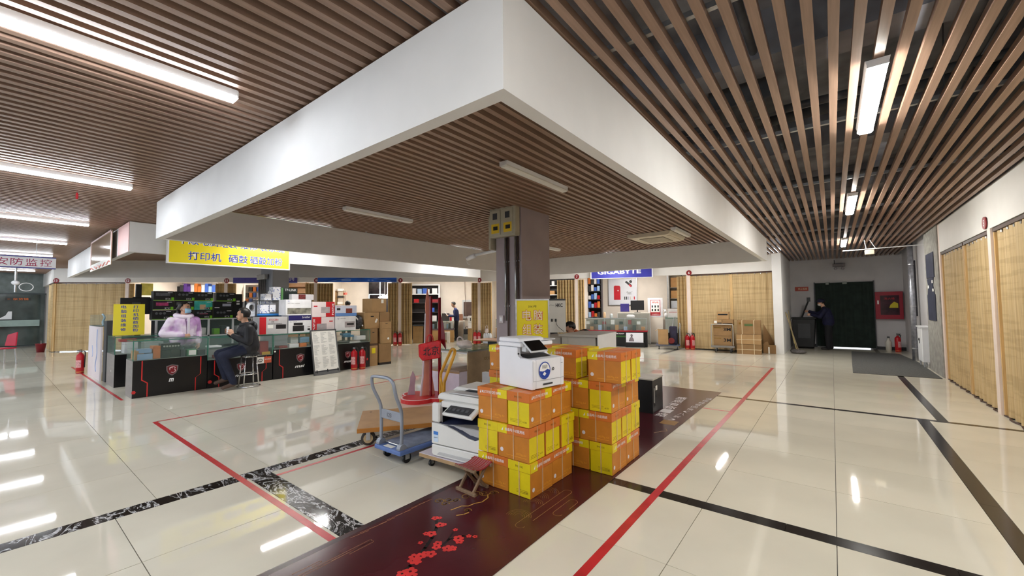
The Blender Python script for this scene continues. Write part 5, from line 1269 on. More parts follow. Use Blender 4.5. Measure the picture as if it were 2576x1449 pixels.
# ---- goods inside the near counters (local x along the counter)
def goods(par, items, group, where):
    for k, (nm, lb, x, y, z, w, d, h, m) in enumerate(items):
        o = MB().box(x, x + w, y, y + d, z, z + h).build(nm, m, None, bevel=0.002)
        o.location = par.location; o.rotation_euler = par.rotation_euler
        tag(o, lb + ' ' + where, 'box', group)
tan = M('tan_carton', (176, 132, 82), 0.6, var=0.08, scale=6); orc = M('orange_brown_box', (190, 110, 54), 0.5, var=0.08); skyb = M('sky_blue_box', (130, 158, 190), 0.5, var=0.06)
goods(gc1, [('parts_carton', 'tan carton at the grey end', 0.03, 0.06, 0.639, 0.12, 0.3, 0.15, tan), ('parts_carton', 'sky blue carton low', 0.06, 0.03, 0.639, 0.2, 0.02, 0.1, skyb), ('parts_carton', 'sky blue carton upper', 0.08, 0.05, 0.75, 0.17, 0.2, 0.07, skyb), ('parts_carton', 'orange brown box', 0.27, 0.05, 0.639, 0.1, 0.25, 0.22, orc),
            ('parts_carton', 'black fan box lower', 0.38, 0.05, 0.639, 0.13, 0.2, 0.14, gblk), ('parts_carton', 'second black fan box lower', 0.515, 0.05, 0.639, 0.13, 0.2, 0.14, gblk), ('parts_carton', 'black fan box upper', 0.38, 0.05, 0.785, 0.27, 0.2, 0.11, gblk),
            ('parts_carton', 'charcoal slim box', 0.66, 0.06, 0.639, 0.07, 0.2, 0.13, dgreym), ('parts_carton', 'green based white box', 0.76, 0.05, 0.639, 0.14, 0.2, 0.12, M('green_box', (70, 130, 90), 0.5)), ('parts_carton', 'flat dark box', 0.92, 0.05, 0.639, 0.11, 0.25, 0.1, dgreym)], 'goods in the near glass counter', 'inside the near glass counter')
tag(MB().box(0.775, 0.885, 0.042, 0.048, 0.655, 0.745).build('price_card', paperm, gc1), None)
for k in range(6): MB().cyl((0.42 + 0.04 * k, 0.048, 0.845), (0.42 + 0.04 * k, 0.044, 0.845), 0.016, n=10).build('printed_fan', M('fan_silver_print', (170, 170, 160), 0.4), gc1)
goods(gc2, [('parts_carton', 'red flat box', 0.15, 0.1, 0.54, 0.22, 0.2, 0.06, redm), ('parts_carton', 'white slim box', 0.05, 0.1, 0.76, 0.2, 0.25, 0.03, whitep), ('parts_carton', 'black keyboard box', 0.3, 0.15, 0.765, 0.45, 0.15, 0.04, blackm), ('parts_carton', 'crimson box', 0.92, 0.05, 0.54, 0.16, 0.2, 0.28, M('crimson_box', (140, 40, 50), 0.4)), ('parts_carton', 'mustard packet', 0.95, 0.03, 0.538, 0.16, 0.02, 0.06, M('mustard_packet', (200, 160, 50), 0.5))], 'goods in the low glass counter', 'inside the low case behind the seated man')
goods(gc3, [('parts_carton', 'crimson cable packet', 0.14, 0.08, 0.64, 0.18, 0.2, 0.05, M('crimson_box')), ('parts_carton', 'white card box', 0.35, 0.06, 0.64, 0.2, 0.1, 0.08, whitep), ('parts_carton', 'orange packet', 0.58, 0.05, 0.64, 0.14, 0.12, 0.08, M('orange_packet', (226, 120, 40), 0.5)), ('parts_carton', 'pale blue bundle', 0.6, 0.1, 0.73, 0.2, 0.2, 0.12, M('pale_blue_bundle', (120, 160, 190), 0.5)), ('parts_carton', 'clear plastic bundle', 0.4, 0.12, 0.73, 0.16, 0.16, 0.13, M('clear_bundle', (190, 196, 196), 0.3)), ('parts_carton', 'charcoal tray', 1.4, 0.1, 0.64, 0.4, 0.25, 0.04, dgreym), ('parts_carton', 'flat blue box', 1.62, 0.1, 0.83, 0.2, 0.14, 0.05, M('blue_box', (70, 140, 190), 0.4)), ('parts_carton', 'lower blue box', 1.68, 0.12, 0.78, 0.24, 0.14, 0.05, M('blue_box')), ('parts_carton', 'white camera box', 1.95, 0.04, 0.70, 0.25, 0.2, 0.1, whitep), ('parts_carton', 'pale cable box', 1.28, 0.06, 0.64, 0.12, 0.1, 0.06, paperm)], 'goods in the long glass counter', 'inside the long counter')
goods(gc4, [('parts_carton', 'white lamp box', 0.15, 0.1, 0.639, 0.2, 0.3, 0.22, M('white_box')), ('parts_carton', 'red topped box', 0.1, 0.2, 0.865, 0.25, 0.2, 0.05, redm), ('parts_carton', 'clear wrapped box', 0.45, 0.1, 0.639, 0.3, 0.3, 0.2, M('clear_bundle'))], 'goods in the inner glass counter', 'inside the inner glass counter')

# ---- printer boxes on the long counter
whb = M('white_box'); sil = M('silver_grey_box', (190, 188, 190), 0.4, var=0.06); pinkw = M('pinkish_white_box', (228, 214, 214), 0.4, var=0.03); pred = M('box_red', (190, 34, 44), 0.4, var=0.05); navyb = M('box_navy', (36, 34, 92), 0.4); bprn = M('printed_printer_dark', (38, 36, 38), 0.4, var=0.3, scale=9); gprn = M('printed_printer_grey', (168, 160, 162), 0.4, var=0.15, scale=8)
gPB = 'printer boxes stacked on the long glass counter'
def pbox(lb, y0, y1, z0, z1, mat, prints, texts, d=0.36, x=-9.44, nm='printer_box'):
    t = product_box(nm, lb, (x, (y0 + y1) / 2, z0), R90, (y1 - y0 - 0.004, d, z1 - z0), mat, prints, texts, 'box', gPB); return t
pbox('silver printer box with a red end standing on the long counter', 3.50, 4.06, 0.955, 1.325, sil, [(0.0, 0.23, 0, 1, pred), (0.58, 0.95, 0.3, 0.55, bprn), (0.28, 0.48, 0.35, 0.55, paperm)], [('KYOCERA', 0.5, 0.84, 0.1, red_ink, 0.34), ('京瓷', 0.46, 0.72, 0.09, black_ink, 0.1), ('ECOSYS P2040dn', 0.55, 0.6, 0.07, black_ink, 0.5)])
pbox('printer box with a navy top band and a black printer picture', 4.08, 4.58, 0.955, 1.345, whb, [(0.0, 1.0, 0.72, 1.0, navyb), (0.18, 0.68, 0.1, 0.42, bprn), (0.22, 0.62, 0.44, 0.58, bprn), (0.84, 0.96, 0.14, 0.24, bprn), (0.84, 0.96, 0.3, 0.36, gprn)], [('brother', 0.78, 0.90, 0.13, white_ink, 0.36), ('HL / DCP', 0.2, 0.64, 0.05, black_ink, 0.3)])
pb3 = pbox('lower red and white printer box behind the price board', 4.60, 5.14, 0.955, 1.295, pinkw, [(0.0, 0.40, 0, 1, pred), (0.2, 0.64, 0.08, 0.55, gprn), (0.76, 0.92, 0.66, 0.74, pred)], [])
for k, ch in enumerate('PANTUM'): text(ch, pb3, (-0.225 + 0.0, -0.004, 0.045 + 0.046 * k), (0, 0, 1), (-1, 0, 0), 0.05, white_ink, w=0.036, bold=0.02)
pbox('lower white printer box at the cardboard end of the counter', 5.16, 5.70, 0.955, 1.30, whb, [(0.45, 0.95, 0.2, 0.62, gprn), (0.55, 0.9, 0.36, 0.5, bprn)], [('hp', 0.13, 0.84, 0.1, blue_ink, 0.07), ('LaserJet', 0.36, 0.86, 0.07, black_ink, 0.3)])
pbox('upper white printer box with a photo strip', 4.02, 4.58, 1.35, 1.70, whb, [(0.06, 0.98, 0.08, 0.46, M('photo_strip_print', (126, 124, 112), 0.4, var=0.6, scale=9))], [('hp', 0.1, 0.9, 0.1, blue_ink, 0.06), ('HP Color LaserJet', 0.3, 0.76, 0.07, black_ink, 0.46)])
pb6 = pbox('upper red and white printer box', 4.60, 5.14, 1.30, 1.655, pinkw, [(0.60, 1.0, 0, 1, pred), (0.38, 0.78, 0.26, 0.66, gprn), (0.06, 0.22, 0.66, 0.74, pred)], [])
for k, ch in enumerate('PANTUM'): text(ch, pb6, (0.225, -0.004, 0.06 + 0.046 * k), (0, 0, 1), (-1, 0, 0), 0.05, white_ink, w=0.036, bold=0.02)
pbox('blue and white camera box on top at the cardboard end', 5.16, 5.72, 1.305, 1.565, M('pale_blue_white_box', (206, 212, 230), 0.4, var=0.06), [(0.0, 1.0, 0.0, 0.3, M('mid_blue_print', (96, 136, 196), 0.4)), (0.48, 0.78, 0.28, 0.72, M('brown_device_print', (120, 58, 50), 0.4, var=0.3)), (0.06, 0.22, 0.55, 0.75, bprn)], [('MERCURY', 0.15, 0.88, 0.08, red_ink, 0.2)])
pbox('silver router box with dark antennas behind the upper white box', 4.22, 4.72, 1.70, 1.83, sil, [(0.3, 0.62, 0.1, 0.95, M('antenna_print', (96, 40, 40), 0.4, var=0.6, scale=30))], [], d=0.14, x=-9.62)
pbox('dark green router box with white capitals on top of the pile', 4.15, 4.52, 1.70, 1.98, M('router_dark', (34, 44, 42), 0.4), [(0, 0.12, 0, 1, M('router_green', (96, 150, 90), 0.4))], [('TP-LINK', 0.56, 0.84, 0.2, white_ink, 0.72)], d=0.2, x=-10.0)
bluew = M('blue_white_checked_box', (120, 134, 184), 0.4, kind='voronoi', scale=26, col2=(236, 236, 240), ramp=(0.25, 0.4))
for k, (y, z, w, h) in enumerate(((3.95, 1.70, 0.2, 0.2), (3.80, 1.62, 0.18, 0.22), (3.98, 1.90, 0.17, 0.1), (3.72, 1.40, 0.2, 0.2), (3.90, 1.42, 0.15, 0.2))):
    pbox(('checked blue and white box under the topmost one', 'checked blue and white box on the side of the grey column', 'topmost checked blue and white box', 'low checked blue and white box above the silver printer box', 'checked blue and white box wedged behind the upper white box')[k], y, y + w, z, z + h, bluew, [], [], d=0.2, x=-10.02, nm='cable_box')
tag(MB().box(-10.5, -9.96, 3.66, 4.2, 1.332, 1.39).build('box_tray', M('blue_tray', (50, 120, 190), 0.4), bevel=0.02), 'blue plastic tray under the checked boxes', 'tray')
t = thing('tape_roll', 'white roll of tape standing beside the grey column', 'tape roll', (-10.2, 3.62, 1.40), 0.3)
MB().tube([(0.0, 0.1 * math.cos(a), 0.13 + 0.1 * math.sin(a)) for a in [2 * math.pi * k / 20 for k in range(20)]], 0.035, 8, closed=True).build('roll', whitep, t, True)
MB().box(-0.08, 0.08, -0.13, 0.13, -0.065, 0.0).build('stand', whitep, t)
t = thing('box_support', 'dark storage rack holding up the rear pile of small boxes', 'rack', (-10.56, 3.6, 0))
for (x, y) in ((0, 0), (0.6, 0), (0, 1.2), (0.6, 1.2)): MB().box(x, x + 0.03, y, y + 0.03, 0, 1.69).build('post', dgreym, t)
for z in (0.4, 0.9, 1.31): MB().box(0, 0.63, 0, 1.23, z, z + 0.02).build('shelf', dgreym, t)
MB().box(0.0, 0.63, 0.05, 1.23, 1.68, 1.695).build('shelf', dgreym, t)
t = thing('wrapped_parcel', 'dark bundle wrapped in shiny plastic film at the counter end', 'parcel', (-9.62, 5.85, 0.955))
mb = MB(); mb.ball((0, 0, 0.19), (0.16, 0.13, 0.19), 16, 10)
mb.v = [(x * (1 + 0.12 * math.sin(9 * z * 7)), y * (1 + 0.1 * math.sin(50 * z)), z) for x, y, z in mb.v]
mb.build('bundle', M('shiny_dark_film', (70, 70, 74), 0.12, var=0.6, scale=9, bump=0.4), t, True)
MB().cbox((0.12, -0.02, 0.2), (0.02, 0.03, 0.3), M4=Matrix.Rotation(0.7, 3, 'X')).build('tape_band', whitep, t)

# ---- price board leaning on the counter
t = thing('price_board', 'white price list board in a grey frame leaning against the glass counter', 'board', (-9.10, 4.50, 0), R90 + 0.03)
Rl = math.radians(12)
def lean(poly_y): return poly_y
w, hgt_ = 0.62, 1.03
def lbox(nm, x0, x1, z0, z1, y0, y1, m, par=t):
    o = MB().box(x0, x1, y0, y1, z0, z1).build(nm, m, par); return o
bd = MB().box(0, w, 0, 0.022, 0, hgt_).build('backing', dgreym, t); bd.rotation_euler = (-Rl, 0, 0)
MB().box(0.028, w - 0.028, -0.002, 0.0, 0.10, hgt_ - 0.028).build('paper_sheet', paperm, bd)
MB().box(0, 0.028, -0.008, 0.0, 0, hgt_).box(w - 0.028, w, -0.008, 0.0, 0, hgt_).box(0, w, -0.008, 0.0, hgt_ - 0.028, hgt_).box(0, w, -0.008, 0.0, 0, 0.07).build('frame', M('grey_alu_frame', (112, 114, 116), 0.35, metal=0.5), bd)
tx = M('pale_grey_print', (168, 168, 166), 0.6)
mb = MB()
for c in range(3):
    for r in range(42):
        if r in (13, 14, 27, 28): continue
        x0 = 0.05 + 0.18 * c; z = 0.965 - 0.0195 * r
        mb.box(x0, x0 + 0.05 + 0.1 * random.random(), -0.0028, -0.002, z, z + 0.007)
mb.build('printed_list', tx, bd)
for x in (0.06, 0.31, 0.56): MB().box(x, x + 0.016, -0.014, 0.0, 0.05, 0.12).build('clip', blackm, bd)

# ---- fire extinguishers
exr = M('extinguisher_red', (178, 24, 34), 0.3, var=0.06)
def make_ext():
    t = bpy.data.objects.new('fire_extinguisher', None); COL.objects.link(t); t.empty_display_size = 0.1
    MB().lathe([(0.068, 0), (0.075, 0.02), (0.075, 0.40), (0.066, 0.44), (0.035, 0.47), (0.022, 0.49), (0.022, 0.51)], n=18).build('cylinder', exr, t, True)
    MB().lathe([(0.0765, 0.03), (0.0765, 0.045)], n=18).build('base_ring', M('brass_ring', (196, 160, 90), 0.3, metal=0.7), t)
    MB().box(-0.02, 0.02, -0.02, 0.02, 0.50, 0.54).build('valve', steel, t)
    MB().box(-0.012, 0.012, -0.09, 0.03, 0.545, 0.56).box(-0.012, 0.012, -0.10, 0.0, 0.51, 0.52).build('lever', blackm, t)
    MB().tube(smooth([(0.02, 0.0, 0.52), (0.08, 0.0, 0.52), (0.095, 0.0, 0.44), (0.088, 0.0, 0.25), (0.086, 0.0, 0.14)]), 0.011, 7).build('hose', blackm, t, True)
    lab = []
    mb = MB()
    for k in range(9):
        a0 = -2.4 + 0.175 * k; a1 = a0 + 0.175
        mb.add([(0.0765 * math.cos(a0), 0.0765 * math.sin(a0), 0.14), (0.0765 * math.cos(a1), 0.0765 * math.sin(a1), 0.14), (0.0765 * math.cos(a1), 0.0765 * math.sin(a1), 0.32), (0.0765 * math.cos(a0), 0.0765 * math.sin(a0), 0.32)], [(0, 1, 2, 3)])
    mb.build('label', M('faded_label', (206, 150, 150), 0.5, var=0.3, scale=40), t)
    return t
ext0 = make_ext(); ext_n = [0]
def extinguisher(x, y, rz, label, z=0.0):
    o = ext0 if ext_n[0] == 0 else copy_tree(ext0); ext_n[0] += 1
    o.location = (x, y, z); o.rotation_euler = (0, 0, rz); tag(o, label, 'extinguisher', 'red fire extinguishers')
extinguisher(-9.20, 5.52, 0.6, 'red fire extinguisher before the counter, next to the price board')
extinguisher(-9.17, 5.72, 0.9, 'red fire extinguisher before the counter, next to the cardboard cartons')
extinguisher(-14.25, 1.40, 0.9, 'red fire extinguisher at the outer end of the white board')

# ---- cardboard tower
card = M('brown_cardboard', (168, 134, 92), 0.75, var=0.07, scale=5)
card2 = M('brown_cardboard_dark', (146, 114, 76), 0.75, var=0.07, scale=5)
def cardbox(label, x0, y0, z0, w, d, h, rz=0.0, mat=None, hole=True, group='brown cardboard cartons', name='cardboard_carton', tapeline=True):
    """local x = width seen from +X side; front at local -y"""
    t = thing(name, label, 'carton', (x0, y0, z0), rz, group)
    MB().box(0, w, 0, d, 0, h).build('carton', mat or card, t, bevel=0.003)
    if tapeline: MB().box(0, w, d / 2 - 0.025, d / 2 + 0.025, h, h + 0.0012).box(w / 2 - 0.0, w / 2 + 0.0015, -0.0012, 0, h * 0.8, h).build('packing_tape', M('brown_tape', (186, 150, 100), 0.3), t)
    if hole: MB().prism([(w * 0.4, h * 0.72), (w * 0.6, h * 0.72), (w * 0.62, h * 0.78), (w * 0.38, h * 0.78)], -0.002, 0.001, 'y').build('hand_hole', blackm, t)
    return t
X0 = -9.42
gT = 'cartons of the cardboard tower'
t = cardbox('carton with a yellow label at the foot of the cardboard tower', X0, 6.08, 0.0, 0.24, 0.4, 0.52, R90, None, False, gT); MB().box(0.06, 0.17, -0.0025, 0, 0.32, 0.46).build('yellow_label', yell, t)
cardbox('narrow carton above the yellow labelled one', X0 - 0.02, 6.07, 0.57, 0.26, 0.42, 0.39, R90, card2, True, gT)
MB  # (tray between the two cartons)
tag(MB().box(X0 - 0.42, X0, 6.08, 6.32, 0.52, 0.57).build('carton_tray', M('dark_brown_tray', (88, 64, 44), 0.7)), 'dark brown tray between two cartons of the cardboard tower', 'tray')
t = cardbox('wide pale carton at the counter end with a white slip', X0 - 0.06, 5.98, 0.962, 0.42, 0.45, 0.42, R90, None, True, gT); MB().cbox((0.33, -0.002, 0.2), (0.05, 0.002, 0.11), M4=Matrix.Rotation(0.5, 3, 'Y')).build('white_slip', paperm, t)
t = cardbox('tall carton at the foot of the outer cardboard column', X0 + 0.02, 6.36, 0.06, 0.36, 0.4, 0.50, R90, card2, False, gT); MB().box(0.0, 0.36, -0.001, 0.4, -0.06, 0.0).build('black_base', M('black_brown_base', (40, 30, 26), 0.6), t)
t = cardbox('carton halfway up the outer cardboard column', X0 + 0.03, 6.42, 0.562, 0.30, 0.4, 0.38, R90, None, False, gT); MB().cyl((0.2, 0.0, 0.12), (0.2, -0.003, 0.12), 0.03, n=12).build('pale_sticker', paperm, t)
cardbox('small carton high in the outer cardboard column', X0 + 0.02, 6.42, 0.944, 0.30, 0.4, 0.18, R90, None, True, gT)
t = cardbox('topmost carton of the cardboard tower', X0 - 0.12, 6.22, 1.384, 0.44, 0.45, 0.36, R90, None, False, gT); MB().box(0.28, 0.35, -0.0025, 0, 0.24, 0.34).build('white_slip', paperm, t)
tag(MB().box(X0 - 0.5, X0 - 0.06, 6.42, 6.72, 1.126, 1.383).build('carton_spacer', card2), 'plain carton under the topmost one of the cardboard tower', 'carton', gT)

# ---- chrome stool of the seated man
t = thing('bar_stool', 'chrome tube stool under the seated man', 'stool', (-8.98, 3.16, 0))
MB().lathe([(0.15, 0.60), (0.165, 0.615), (0.165, 0.645), (0.14, 0.66)], n=22).build('seat', M('dark_seat_pad', (38, 38, 42), 0.5), t, True)
for k in range(4):
    a = math.pi / 4 + k * math.pi / 2
    MB().cyl((0.13 * math.cos(a), 0.13 * math.sin(a), 0.60), (0.185 * math.cos(a), 0.185 * math.sin(a), 0.012), 0.012, n=8).build('leg', chrome, t, True)
for (z, r) in ((0.58, 0.135), (0.25, 0.165), (0.012, 0.19)): MB().tube([(r * math.cos(a), r * math.sin(a), z) for a in [2 * math.pi * k / 24 for k in range(24)]], 0.011, 7, closed=True).build('ring', chrome, t, True)
# ================================================================== contents of the stalls
def sthing(name, label, cat, i, s, off, z=0.0, group=None, drz=0.0): return thing(name, label, cat, fpt(i, s, off, z), frz(i) + drz, group)
def sbox(label, i, s, off, z, dims, mat, prints=(), texts=(), name='shelf_box', group=None, cat='box'):
    return product_box(name, label, fpt(i, s, off, z), frz(i), dims, mat, prints, texts, cat, group, bev=0.002)
def shelf_unit(label, i, s, off, w, d, h, levels, mat, back=None, name='shelf_unit'):
    t = sthing(name, label, 'shelf', i, s, off)
    MB().box(0, 0.03, 0, d, 0, h).build('side_panel', mat, t); MB().box(w - 0.03, w, 0, d, 0, h).build('side_panel', mat, t)
    for z in levels: MB().box(0.03, w - 0.03, 0, d, z, z + 0.025).build('shelf', mat, t)
    MB().box(0, w, d, d + 0.012, 0, h).build('back_panel', back or mat, t)
    return t
ORD = ('one', 'two', 'three', 'four', 'five', 'six', 'seven', 'eight', 'nine', 'ten', 'eleven', 'twelve', 'thirteen', 'fourteen', 'fifteen', 'sixteen', 'seventeen', 'eighteen', 'nineteen', 'twenty')
purpleb = M('violet_box', (96, 60, 150), 0.4); orangeb = M('orange_box', (210, 120, 50), 0.4); blueb = M('mid_blue_box', (60, 100, 190), 0.4); paleb = M('pale_blue_box', (160, 190, 226), 0.4); greyb = M('grey_box', (130, 128, 124), 0.5)
# stall after disc twelve: high shelf with coloured boxes
t = shelf_unit('tall shelf high behind the graphics card boxes', 1, -0.1, 2.75, 1.75, 0.35, 2.75, (0.6, 1.2, 1.75, 2.24), M('pale_shelf', (200, 190, 180), 0.5))
for k, (m, cn) in enumerate(((blackm, 'black'), (dgreym, 'charcoal'), (purpleb, 'violet'), (purpleb, 'violet'), (M('white_box'), 'white'), (orangeb, 'orange'), (orangeb, 'orange'), (M('white_box'), 'white'), (blueb, 'blue'), (paleb, 'pale blue'), (blueb, 'blue'))):
    sbox(cn + ' box on the high shelf behind the graphics cards, place ' + ORD[k] + ' from the monitors', 1, 0.02 + 0.145 * k, 2.78, 2.267, (0.13, 0.25, 0.26 + 0.06 * (k % 3)), m, group='boxes on the high shelf behind the graphics cards')
# stall after disc eleven: wall of hanging packets
t = sthing('pegboard', 'pegboard wall of small pale packets beside the grey column', 'pegboard', 2, 0.10, 1.2)
MB().box(0, 0.9, 0, 0.02, 0.9, 2.5).build('board', M('grey_pegboard', (150, 140, 134), 0.6), t)
for r in range(6):
    for c in range(6): MB().box(0.03 + 0.145 * c, 0.03 + 0.145 * c + 0.11, -0.05, -0.005, 1.0 + 0.245 * r, 1.18 + 0.245 * r).build('packet', (M('white_box'), greyb, blueb, M('white_box'), dgreym, M('silver_print'), M('white_box'), orangeb)[(r * 5 + c * 3) % 8], t)
t = shelf_unit('brown shelf frame seen just past the grey column', 2, 1.0, 2.8, 0.9, 0.3, 2.7, (1.0, 1.6, 2.2, 2.5), M('brown_wood_shelf', (150, 112, 74), 0.5))
# stall after disc ten: wire rack, partition window, pendant lamp
t = sthing('wire_rack', 'wire rack with brown cartons standing before the cream wall', 'rack', 3, -0.2, 2.3)
for (x, y) in ((0, 0), (0.62, 0), (0, 0.3), (0.62, 0.3)): MB().cyl((x, y, 0), (x, y, 2.3), 0.012, n=6).build('post', M('brass_wire', (140, 110, 66), 0.4, metal=0.5), t)
for z in (0.5, 0.9, 1.3, 1.65, 1.95, 2.25): MB().box(0, 0.62, 0, 0.3, z, z + 0.015).build('wire_shelf', M('brass_wire'), t)
for k, (x, z, w, h, m) in enumerate(((0.02, 1.666, 0.3, 0.6, card2), (0.36, 1.666, 0.2, 0.12, paperm), (0.36, 1.966, 0.24, 0.1, dgreym), (0.36, 2.266, 0.22, 0.12, M('white_box')), (0.36, 1.316, 0.2, 0.2, card))):
    sbox(('tall brown carton', 'stack of pale papers', 'charcoal case', 'white box topmost', 'small brown carton')[k] + ' on the wire rack before the cream wall', 3, -0.2 + x + w / 2, 2.34, z, (w, 0.22, h), m, group='things on the wire rack')
tag(MB().box(0, 0.14, 0, 0.1, 0, 0.1).build('red_box', M('coral_box', (226, 96, 84), 0.4), None, loc=fpt(3, 0.42, 2.34, 2.10)), 'coral red box at the edge of the wire rack', 'box')
t = struct(thing('window_2', 'white framed interior window with a dark room behind in the stall after disc ten', 'window', fpt(3, 1.36, 3.05, 0), frz(3)))
MB().box(0, 1.5, 0.02, 0.04, 0.9, 2.75).build('pane', M('dark_room_glass', (40, 34, 36), 0.08, var=0.6, scale=3), t)
MB().box(0, 0.05, -0.02, 0.05, 0.8, 2.16).box(0.05, 0.7, -0.02, 0.05, 2.11, 2.16).box(0.5, 0.55, -0.03, 0.05, 0.8, 2.8).box(0.05, 0.5, -0.02, 0.05, 1.25, 1.3).build('frame', M('pale_blue_frame', (196, 208, 222), 0.4), t)
MB().box(0.85, 1.05, 0.0, 0.02, 2.1, 2.75).build('pale_blind', M('silver_blind', (190, 190, 194), 0.4), t)
t = sthing('pendant_lamp', 'bright white pendant lamp with a wide shade in the stall after disc ten', 'lamp', 3, 2.2, 2.5, 1.93)
MB().lathe([(0.10, 0), (0.27, 0.03), (0.30, 0.06), (0.18, 0.11), (0.05, 0.14)], n=24).build('shade', M('lit_white_shade', (255, 252, 244), 0.4, var=0, emit=5.0), t, True)
MB().cyl((0, 0, 0.14), (0, 0, 1.0), 0.008, n=6).build('cord', whitep, t)
for k in range(5): MB().ball((-0.2 + 0.1 * k, -0.05, 0.17), 0.025, 8, 6).build('bulb', M('lit_white_shade'), t)
# stall after disc nine: dark shelf, counters, tools
t = shelf_unit('dark wall shelf with white and blue boxes behind the man in blue', 4, 0.0, 2.85, 1.33, 0.35, 2.55, (0.8, 1.25, 1.7, 2.12), M('dark_shelf', (62, 58, 60), 0.5), M('dark_shelf_back', (34, 30, 32), 0.6))
MB().box(0.0, 1.33, -0.01, 0.0, 2.10, 2.15).box(1.30, 1.36, -0.01, 0.02, 0.8, 2.6).box(0.0, 1.36, -0.01, 0.02, 2.55, 2.6).build('pale_trim', wf, t)
for k, (x, z, w, h, m, cn) in enumerate(((0.03, 2.146, 0.16, 0.26, M('white_box'), 'white'), (0.26, 2.146, 0.2, 0.24, paleb, 'pale blue'), (0.5, 2.146, 0.2, 0.26, blueb, 'blue'), (0.72, 2.146, 0.1, 0.22, M('white_box'), 'narrow white'), (0.95, 2.146, 0.24, 0.26, M('white_box'), 'wide white'),
                                     (0.1, 1.9, 0.22, 0.17, redm, 'red'), (0.85, 1.95, 0.42, 0.15, M('crimson_box'), 'wide crimson'), (0.85, 1.276, 0.2, 0.2, blueb, 'blue lower'), (0.9, 0.95, 0.26, 0.28, M('white_box'), 'white lower'))):
    z = z if k not in (5, 6) else 1.726
    sbox(cn + ' box on the dark wall shelf, place ' + ORD[k], 4, 0.05 + x + w / 2, 2.88, z if k != 8 else 0.826, (w, 0.24, h), m, group='boxes on the dark wall shelf')
woodc = M('oak_front', (188, 150, 96), 0.5, var=0.1, scale=4, stretch=(1, 1, 0.3))
t = sthing('wood_counter', 'narrow oak counter beside the gathered curtain under disc nine', 'counter', 4, 0.42, 0.7)
MB().box(0, 0.4, 0, 0.5, 0, 0.72).build('body', M('brown_oak_panel', (150, 122, 82), 0.5, var=0.1), t); MB().box(-0.02, 0.42, -0.02, 0.5, 0.72, 0.75).build('top', dgreym, t)
t = sthing('glass_counter', 'small glass counter with an oak front in the stall after disc nine', 'display counter', 4, 0.86, 0.9)
MB().box(0, 1.25, 0, 0.5, 0, 0.52).build('base', woodc, t); MB().box(-0.02, 1.27, -0.02, 0.52, 0.52, 0.58).build('plinth', M('mauve_plinth', (110, 96, 100), 0.5), t)
MB().box(0, 1.25, 0, 0.006, 0.58, 0.9).build('front_pane', glassm, t); MB().box(0, 1.25, 0, 0.5, 0.9, 0.91).build('top_pane', glassedge, t)
for x in (0, 1.24): MB().box(x, x + 0.01, 0, 0.5, 0.58, 0.9).build('end_pane', glassm, t)
for k in range(12):
    m = (M('pale_blue_box'), blueb, M('white_box'), paleb, dgreym, M('white_box'))[k % 6]
    sbox(('pale', 'blue', 'white', 'sky blue', 'charcoal', 'plain white')[k % 6] + ' small packet inside the oak fronted counter, place ' + ORD[k], 4, 0.95 + 0.098 * k, 0.98, 0.582, (0.075, 0.12, 0.2 + 0.04 * (k % 3)), m, group='packets in the oak fronted counter')
t = sthing('white_stool', 'pale box stool in front of the oak counter', 'stool', 4, 1.55, 0.35)
MB().box(0, 0.42, 0, 0.35, 0.44, 0.47).build('seat', M('pale_board', (214, 208, 196), 0.5), t)
for x in (0.0, 0.30): MB().box(x, x + (0.03 if x == 0 else 0.12), 0, 0.35, 0, 0.44).build('leg', M('pale_board'), t)
MB().box(0.03, 0.30, 0.3, 0.33, 0.12, 0.44).build('brace', M('pale_board'), t)
t = sthing('repair_bench', 'cluttered repair bench behind the man in blue', 'bench', 4, 1.45, 2.5)
MB().box(0, 1.1, 0, 0.6, 0.82, 0.86).build('top', M('pale_board'), t)
for x in (0.02, 1.04): MB().box(x, x + 0.04, 0.02, 0.58, 0, 0.82).build('leg', steel, t)
for k, (x, y, w, h, m) in enumerate(((0.02, 0.2, 0.35, 0.35, M('dark_device', (50, 46, 44), 0.5)), (0.5, 0.1, 0.3, 0.06, paperm), (0.62, 0.25, 0.1, 0.22, M('white_box')), (0.4, 0.1, 0.08, 0.2, redm), (0.8, 0.3, 0.2, 0.3, M('brown_device', (130, 90, 70), 0.5)))):
    sbox(('dark device with dials', 'flat stack of papers', 'white small case', 'red bottle-like tool', 'brown instrument')[k] + ' on the cluttered repair bench', 4, 1.45 + x + w / 2, 2.5 + y, 0.861, (w, 0.25, h), m, name='bench_tool', group='tools on the repair bench')
t = struct(thing('window_3', 'grey framed hatch on the cream wall behind the man in blue', 'window', fpt(4, 2.42, 3.2, 0), frz(4)))
MB().box(0, 0.5, 0, 0.05, 0.95, 1.85).build('frame', M('grey_white_frame', (200, 202, 204), 0.5), t); MB().box(0.06, 0.44, -0.01, 0.0, 1.05, 1.75).build('pane', M('brown_glass', (90, 72, 66), 0.2), t)
t = sthing('tool_case', 'black tool case on a grey crate behind the legs of the man in blue', 'case', 4, 2.5, 2.0)
MB().box(0, 0.3, 0, 0.25, 0.26, 0.5).build('case', blackm, t, bevel=0.02); MB().tube(smooth([(0.08, 0.12, 0.5), (0.1, 0.12, 0.58), (0.2, 0.12, 0.58), (0.22, 0.12, 0.5)]), 0.012, 6).build('handle', blackm, t); MB().box(-0.03, 0.33, -0.02, 0.27, 0, 0.26).build('crate', greyb, t)
t = sthing('storage_unit', 'white drawer boxes piled behind the curtain under disc eight', 'drawers', 4, 2.72, 1.5)
